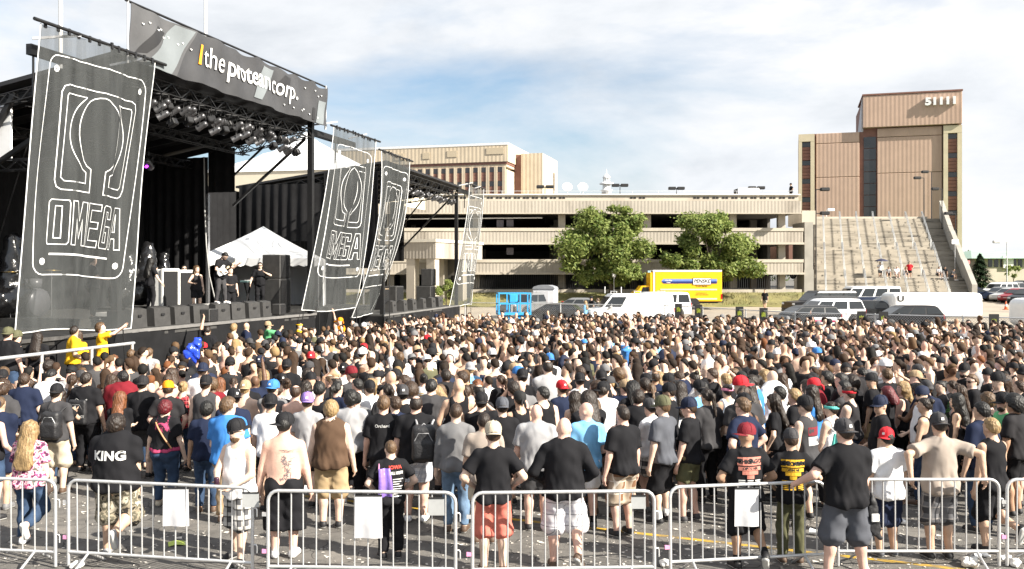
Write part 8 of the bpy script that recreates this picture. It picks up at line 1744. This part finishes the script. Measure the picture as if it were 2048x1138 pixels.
sp(300, 517, 622, 1.70, -30, 'reach', 'slim', 'pale', ('tee', 'black', .82), ('pants', 'black'), 'longwavy', None, 'black', 'black', 'bassist with long dark hair in black, back to the banner', GS)
sp(393, 532, 628, 1.64, -150, 'drink', 'fem', 'pale', ('tank', 'offblack'), ('shorts', 'black'), 'long', None, 'light', 'black', 'person in shorts standing between cabinet and curtain on stage', GS)
sp(368, 531, 625, 1.74, -150, 'stand', 'norm', 'pale', ('tee', 'white'), ('pants', 'black'), 'short+shades', None, 'black', 'black', 'person in sunglasses behind the guitar cabinet', GS)
sp(460, 535, 632, 1.74, -140, 'drink', 'norm', 'pale', ('tee', 'black'), ('pants', 'black'), 'short', None, 'dark', 'black', 'crew member in black right behind the guitarist', GS)
sp(520, 525, 615, 1.78, -165, 'reach', 'norm', 'pale', ('tee', 'black'), ('pants', 'black'), 'short+shades', None, 'dark', 'black', 'crew member in black and sunglasses beside the keyboard', GS)
sp(549, 527, 612, 1.78, -130, 'cross', 'norm', 'tan', ('tee', 'black'), ('pants', 'black'), 'cap_f+beard', 'black', 'dark', 'black', 'bearded crew member leaning by the speaker stack', GS)
sp(185, 512, 640, 1.8, -60, 'drink', 'norm', 'pale', ('tee', 'charcoal'), ('pants', 'black'), 'short', None, 'dark', 'black', 'singer seen through the nearest emblem banner', GS)
GT = 'people resting on the grand stairs'
def on_stairs(u, t, pose, yaw, H, build, skin, top, bot, gear, gcol, hcol, label):
    D = SB.y+RUN*t-.3; z = SB.z+stair_z(t)-.02; person('person', (lx(u, D), D, z), R(yaw), H, pose, build, skin, top, bot, gear, gcol, hcol, 'white', label, 'person', GT)
    return lx(u, D), D, z
ux, uy, uz = on_stairs(1760, .25, 'umbrella', 180, 1.72, 'norm', 'tan', ('tee', 'white'), ('shorts', 'charcoal'), 'short', None, 'dark', 'person standing under the dark umbrella on the stairs')
um = empty('umbrella', (ux+.05, uy-.25, uz+1.25), .0, 'open dark umbrella held on the stairs', 'umbrella'); m = MB(); m.lathe([(.72, .55), (.6, .66), (.35, .77), (.02, .84)], (0, 0, 0), 10, 0, smooth=False); m.build('canopy', mat('umbrella_navy', (.03, .03, .06), .6), um); MB().tube([(0, 0, 0), (0, 0, .9)], .012, 5).build('shaft', M_chrome, um)
on_stairs(1776, .24, 'sit', 170, 1.7, 'norm', 'tan', ('tee', 'lgrey'), ('shorts', 'black'), 'short', None, 'dark', 'person in dark shorts sitting beside the umbrella'); on_stairs(1792, .24, 'sit', 180, 1.74, 'big', 'pink', ('tee', 'white'), ('shorts', 'white'), 'balding', None, 'grey', 'person all in white sitting on the stairs'); on_stairs(1810, .245, 'sit', 190, 1.66, 'fem', 'pale', ('tank', 'black'), ('shorts', 'denim'), 'long', None, 'blonde', 'blonde person in black top sitting on the stairs'); on_stairs(1819, .245, 'hips', 160, 1.74, 'big', 'tan', ('tee', 'red'), ('shorts', 'black'), 'short', None, 'black', 'person in red shirt standing on the stairs')
on_stairs(1875, .22, 'sit', 200, 1.7, 'norm', 'pale', ('tee', 'lgrey'), ('shorts', 'charcoal'), 'short', None, 'light', 'fair haired person sitting in the shade by the stair wall'); on_stairs(1889, .22, 'sit', 170, 1.74, 'norm', 'tan', ('tee', 'black'), ('shorts', 'black'), 'short', None, 'black', 'person in black sitting in the shade by the stair wall'); on_stairs(1904, .20, 'sit', 210, 1.68, 'norm', 'tan', ('tee', 'charcoal'), ('shorts', 'denim'), 'short', None, 'dark', 'person sitting in shade nearest the stair side wall')
GB = 'people beyond the fence'
D = 79.0; person('person', (lx(1530, D), D, gz(D)), R(150), 1.78, 'walk', 'norm', 'tan', ('tee', 'black'), ('shorts', 'camo'), 'short', None, 'light', 'black', 'person in black walking along the grass bank', 'person', GB)
person('person', (lx(1582, 93), 93.0, 10.9), R(100), 1.75, 'elbows', 'norm', 'tan', ('tee', 'black'), ('pants', 'black'), 'cap_f', 'black', 'dark', 'black', 'person in black standing on the garage roof corner', 'person', GB)
person('person', (lx(1171, 60), 60, gz(60)), R(60), 1.66, 'cross', 'fem', 'pale', ('tee', 'sky'), ('pants', 'denim'), 'long', None, 'blonde', 'black', 'blonde person in turquoise top by the white cargo van', 'person', GB); person('person', (lx(1183, 64), 64, gz(64)), R(120), 1.78, 'stand', 'norm', 'tan', ('tee', 'black'), ('pants', 'black'), 'cap_f', 'black', 'dark', 'black', 'person in black cap behind the turquoise top', 'person', GB); person('person', (lx(1196, 63), 63, gz(63)), R(90), 1.7, 'drink', 'norm', 'pale', ('tee', 'charcoal'), ('pants', 'denim'), 'messy', None, 'light', 'black', 'sandy haired person by the bonnet of the white van', 'person', GB)
# blue cloth raised near the stage
o = empty('blue_cloth', at(385, 692, 19.2), .3, 'shiny blue cloth held up in front of the stage', 'cloth'); f = Field((-.3, -.3, -.4), (.3, .3, .35), .03); f.cap((.1, 0, .12), (-.1, 0, -.16), .07, .1, .05, .6); f.cap((.1, 0, .1), (.05, 0, -.25), .07, .08, .04, .6); f.wob(.025, 1.2, .5); V, Q = f.nets(); inst('cloth', np_mesh('cloth', V, Q, [mat('blue_satin', (.02, .06, .5), .25, 0, .3, 6, .7, 12)]), o)
# phone of the filming person
o = MB().bbox((0, 0, 0), (.16, .04, .09), .012).build('camera', M_black); D = (CAMH-1.8)*F/(645-HZ); o.location = (lx(254, D), D+.1, lz(641, D)); tag(o, 'small camera held up by the person in yellow', 'camera')
# ------------------------------------------------------------------ litter
r = random.Random(31); V = []; Q = []
for i in range(4200):
    y = r.uniform(9.2, 16.5) if r.random() < .8 else r.uniform(9.2, 13); x = r.uniform(-.6*y, .6*y)
    if x < 0 and r.random() < .45: continue
    a = r.uniform(0, 6.28); s_ = r.uniform(.006, .022)*(2.2 if r.random() < .06 else 1); b_ = s_*r.uniform(.4, 1); z = .006; dx, dy = math.cos(a), math.sin(a); o = len(V)
    V += [(x-dx*s_+dy*b_, y-dy*s_-dx*b_, z), (x+dx*s_+dy*b_, y+dy*s_-dx*b_, z+r.uniform(0, .008)), (x+dx*s_-dy*b_, y+dy*s_+dx*b_, z), (x-dx*s_-dy*b_, y-dy*s_+dx*b_, z+r.uniform(0, .01))]; Q.append((o, o+1, o+2, o+3))
tag(inst('litter', np_mesh('litter', np.array(V), np.array(Q), [mat('paper_scraps', (.62, .58, .52), .8, 0, .3, 3)], False)), 'scraps of paper and butts strewn over the asphalt', 'litter', kind='stuff')
def cup(u, v, label, lying=True):
    D = CAMH*F/(v-HZ); m = MB(); m.lathe([(.03, 0), (.045, .11), (.047, .112), (.043, .11), (.028, .004), (.001, .003)], (0, 0, 0), 14); o = m.build('plastic_cup', mat('clear_plastic', (.75, .77, .78), .15, 0, .05, 9)); o.location = (lx(u, D), D, .047 if lying else .004); o.rotation_euler = (R(88) if lying else 0, 0, r.uniform(0, 6)); tag(o, label, 'cup')
cup(1636, 1072, 'clear plastic cup lying beside the slate shorts'); cup(1814, 1052, 'clear plastic cup lying behind the white T-shirt'); cup(1960, 1118, 'plastic cup lying near the last barrier foot'); cup(1935, 1126, 'crushed cup beside the water bottle')
def bottle(u, v, rz, label):
    D = CAMH*F/(v-HZ); m = MB(); m.lathe([(.001, 0), (.031, .002), (.033, .02), (.033, .15), (.014, .19), (.014, .205), (.001, .206)], (0, 0, 0), 12); m.build; o = m.build('water_bottle', mat('clear_plastic')); o.location = (lx(u, D), D, .035); o.rotation_euler = (R(90), 0, rz); tag(o, label, 'bottle')
bottle(1950, 1110, .6, 'empty water bottle lying by the barrier foot'); bottle(2000, 1122, 2.0, 'empty water bottle beyond the last barrier gap')
o = grid_mesh('flyer', lambda a, b: Vector(((a-.5)*.3, (b-.5)*.22, .012+.015*math.sin(a*5))), 6, 3, mat('lime_paper', (.5, .6, .12), .7)); D = CAMH*F/(1088-HZ); o = inst('flyer', o, None, (lx(360, D), D, 0), (0, 0, .4)); tag(o, 'lime green flyer lying on the asphalt behind the rail', 'flyer')
def crushed(u, v, s_, label):
    D = CAMH*F/(v-HZ); f = Field((-.2, -.2, -.02), (.2, .2, .2), .02); f.ell((0, 0, .05), (.11, .08, .05), 0); f.wob(.02, 1.6, u); f.D = np.maximum(f.D, .004-f.z[None, None, :]); Vv, Qq = f.nets(); o = inst('paper_bag', np_mesh('paper_bag', Vv, Qq, [mat('crumpled_paper', (.7, .68, .64), .8, 0, .08, 10)], False), None, (lx(u, D), D, 0), (0, 0, u), (s_,)*3); tag(o, label, 'litter')
crushed(155, 1136, .9, 'crumpled white paper by the second barrier foot'); crushed(1937, 1134, 1.1, 'crumpled paper bag by the fifth barrier foot'); crushed(1330, 1132, .8, 'crumpled paper under the barrier gap'); crushed(2028, 1132, 1.0, 'crumpled paper at the right photo corner')
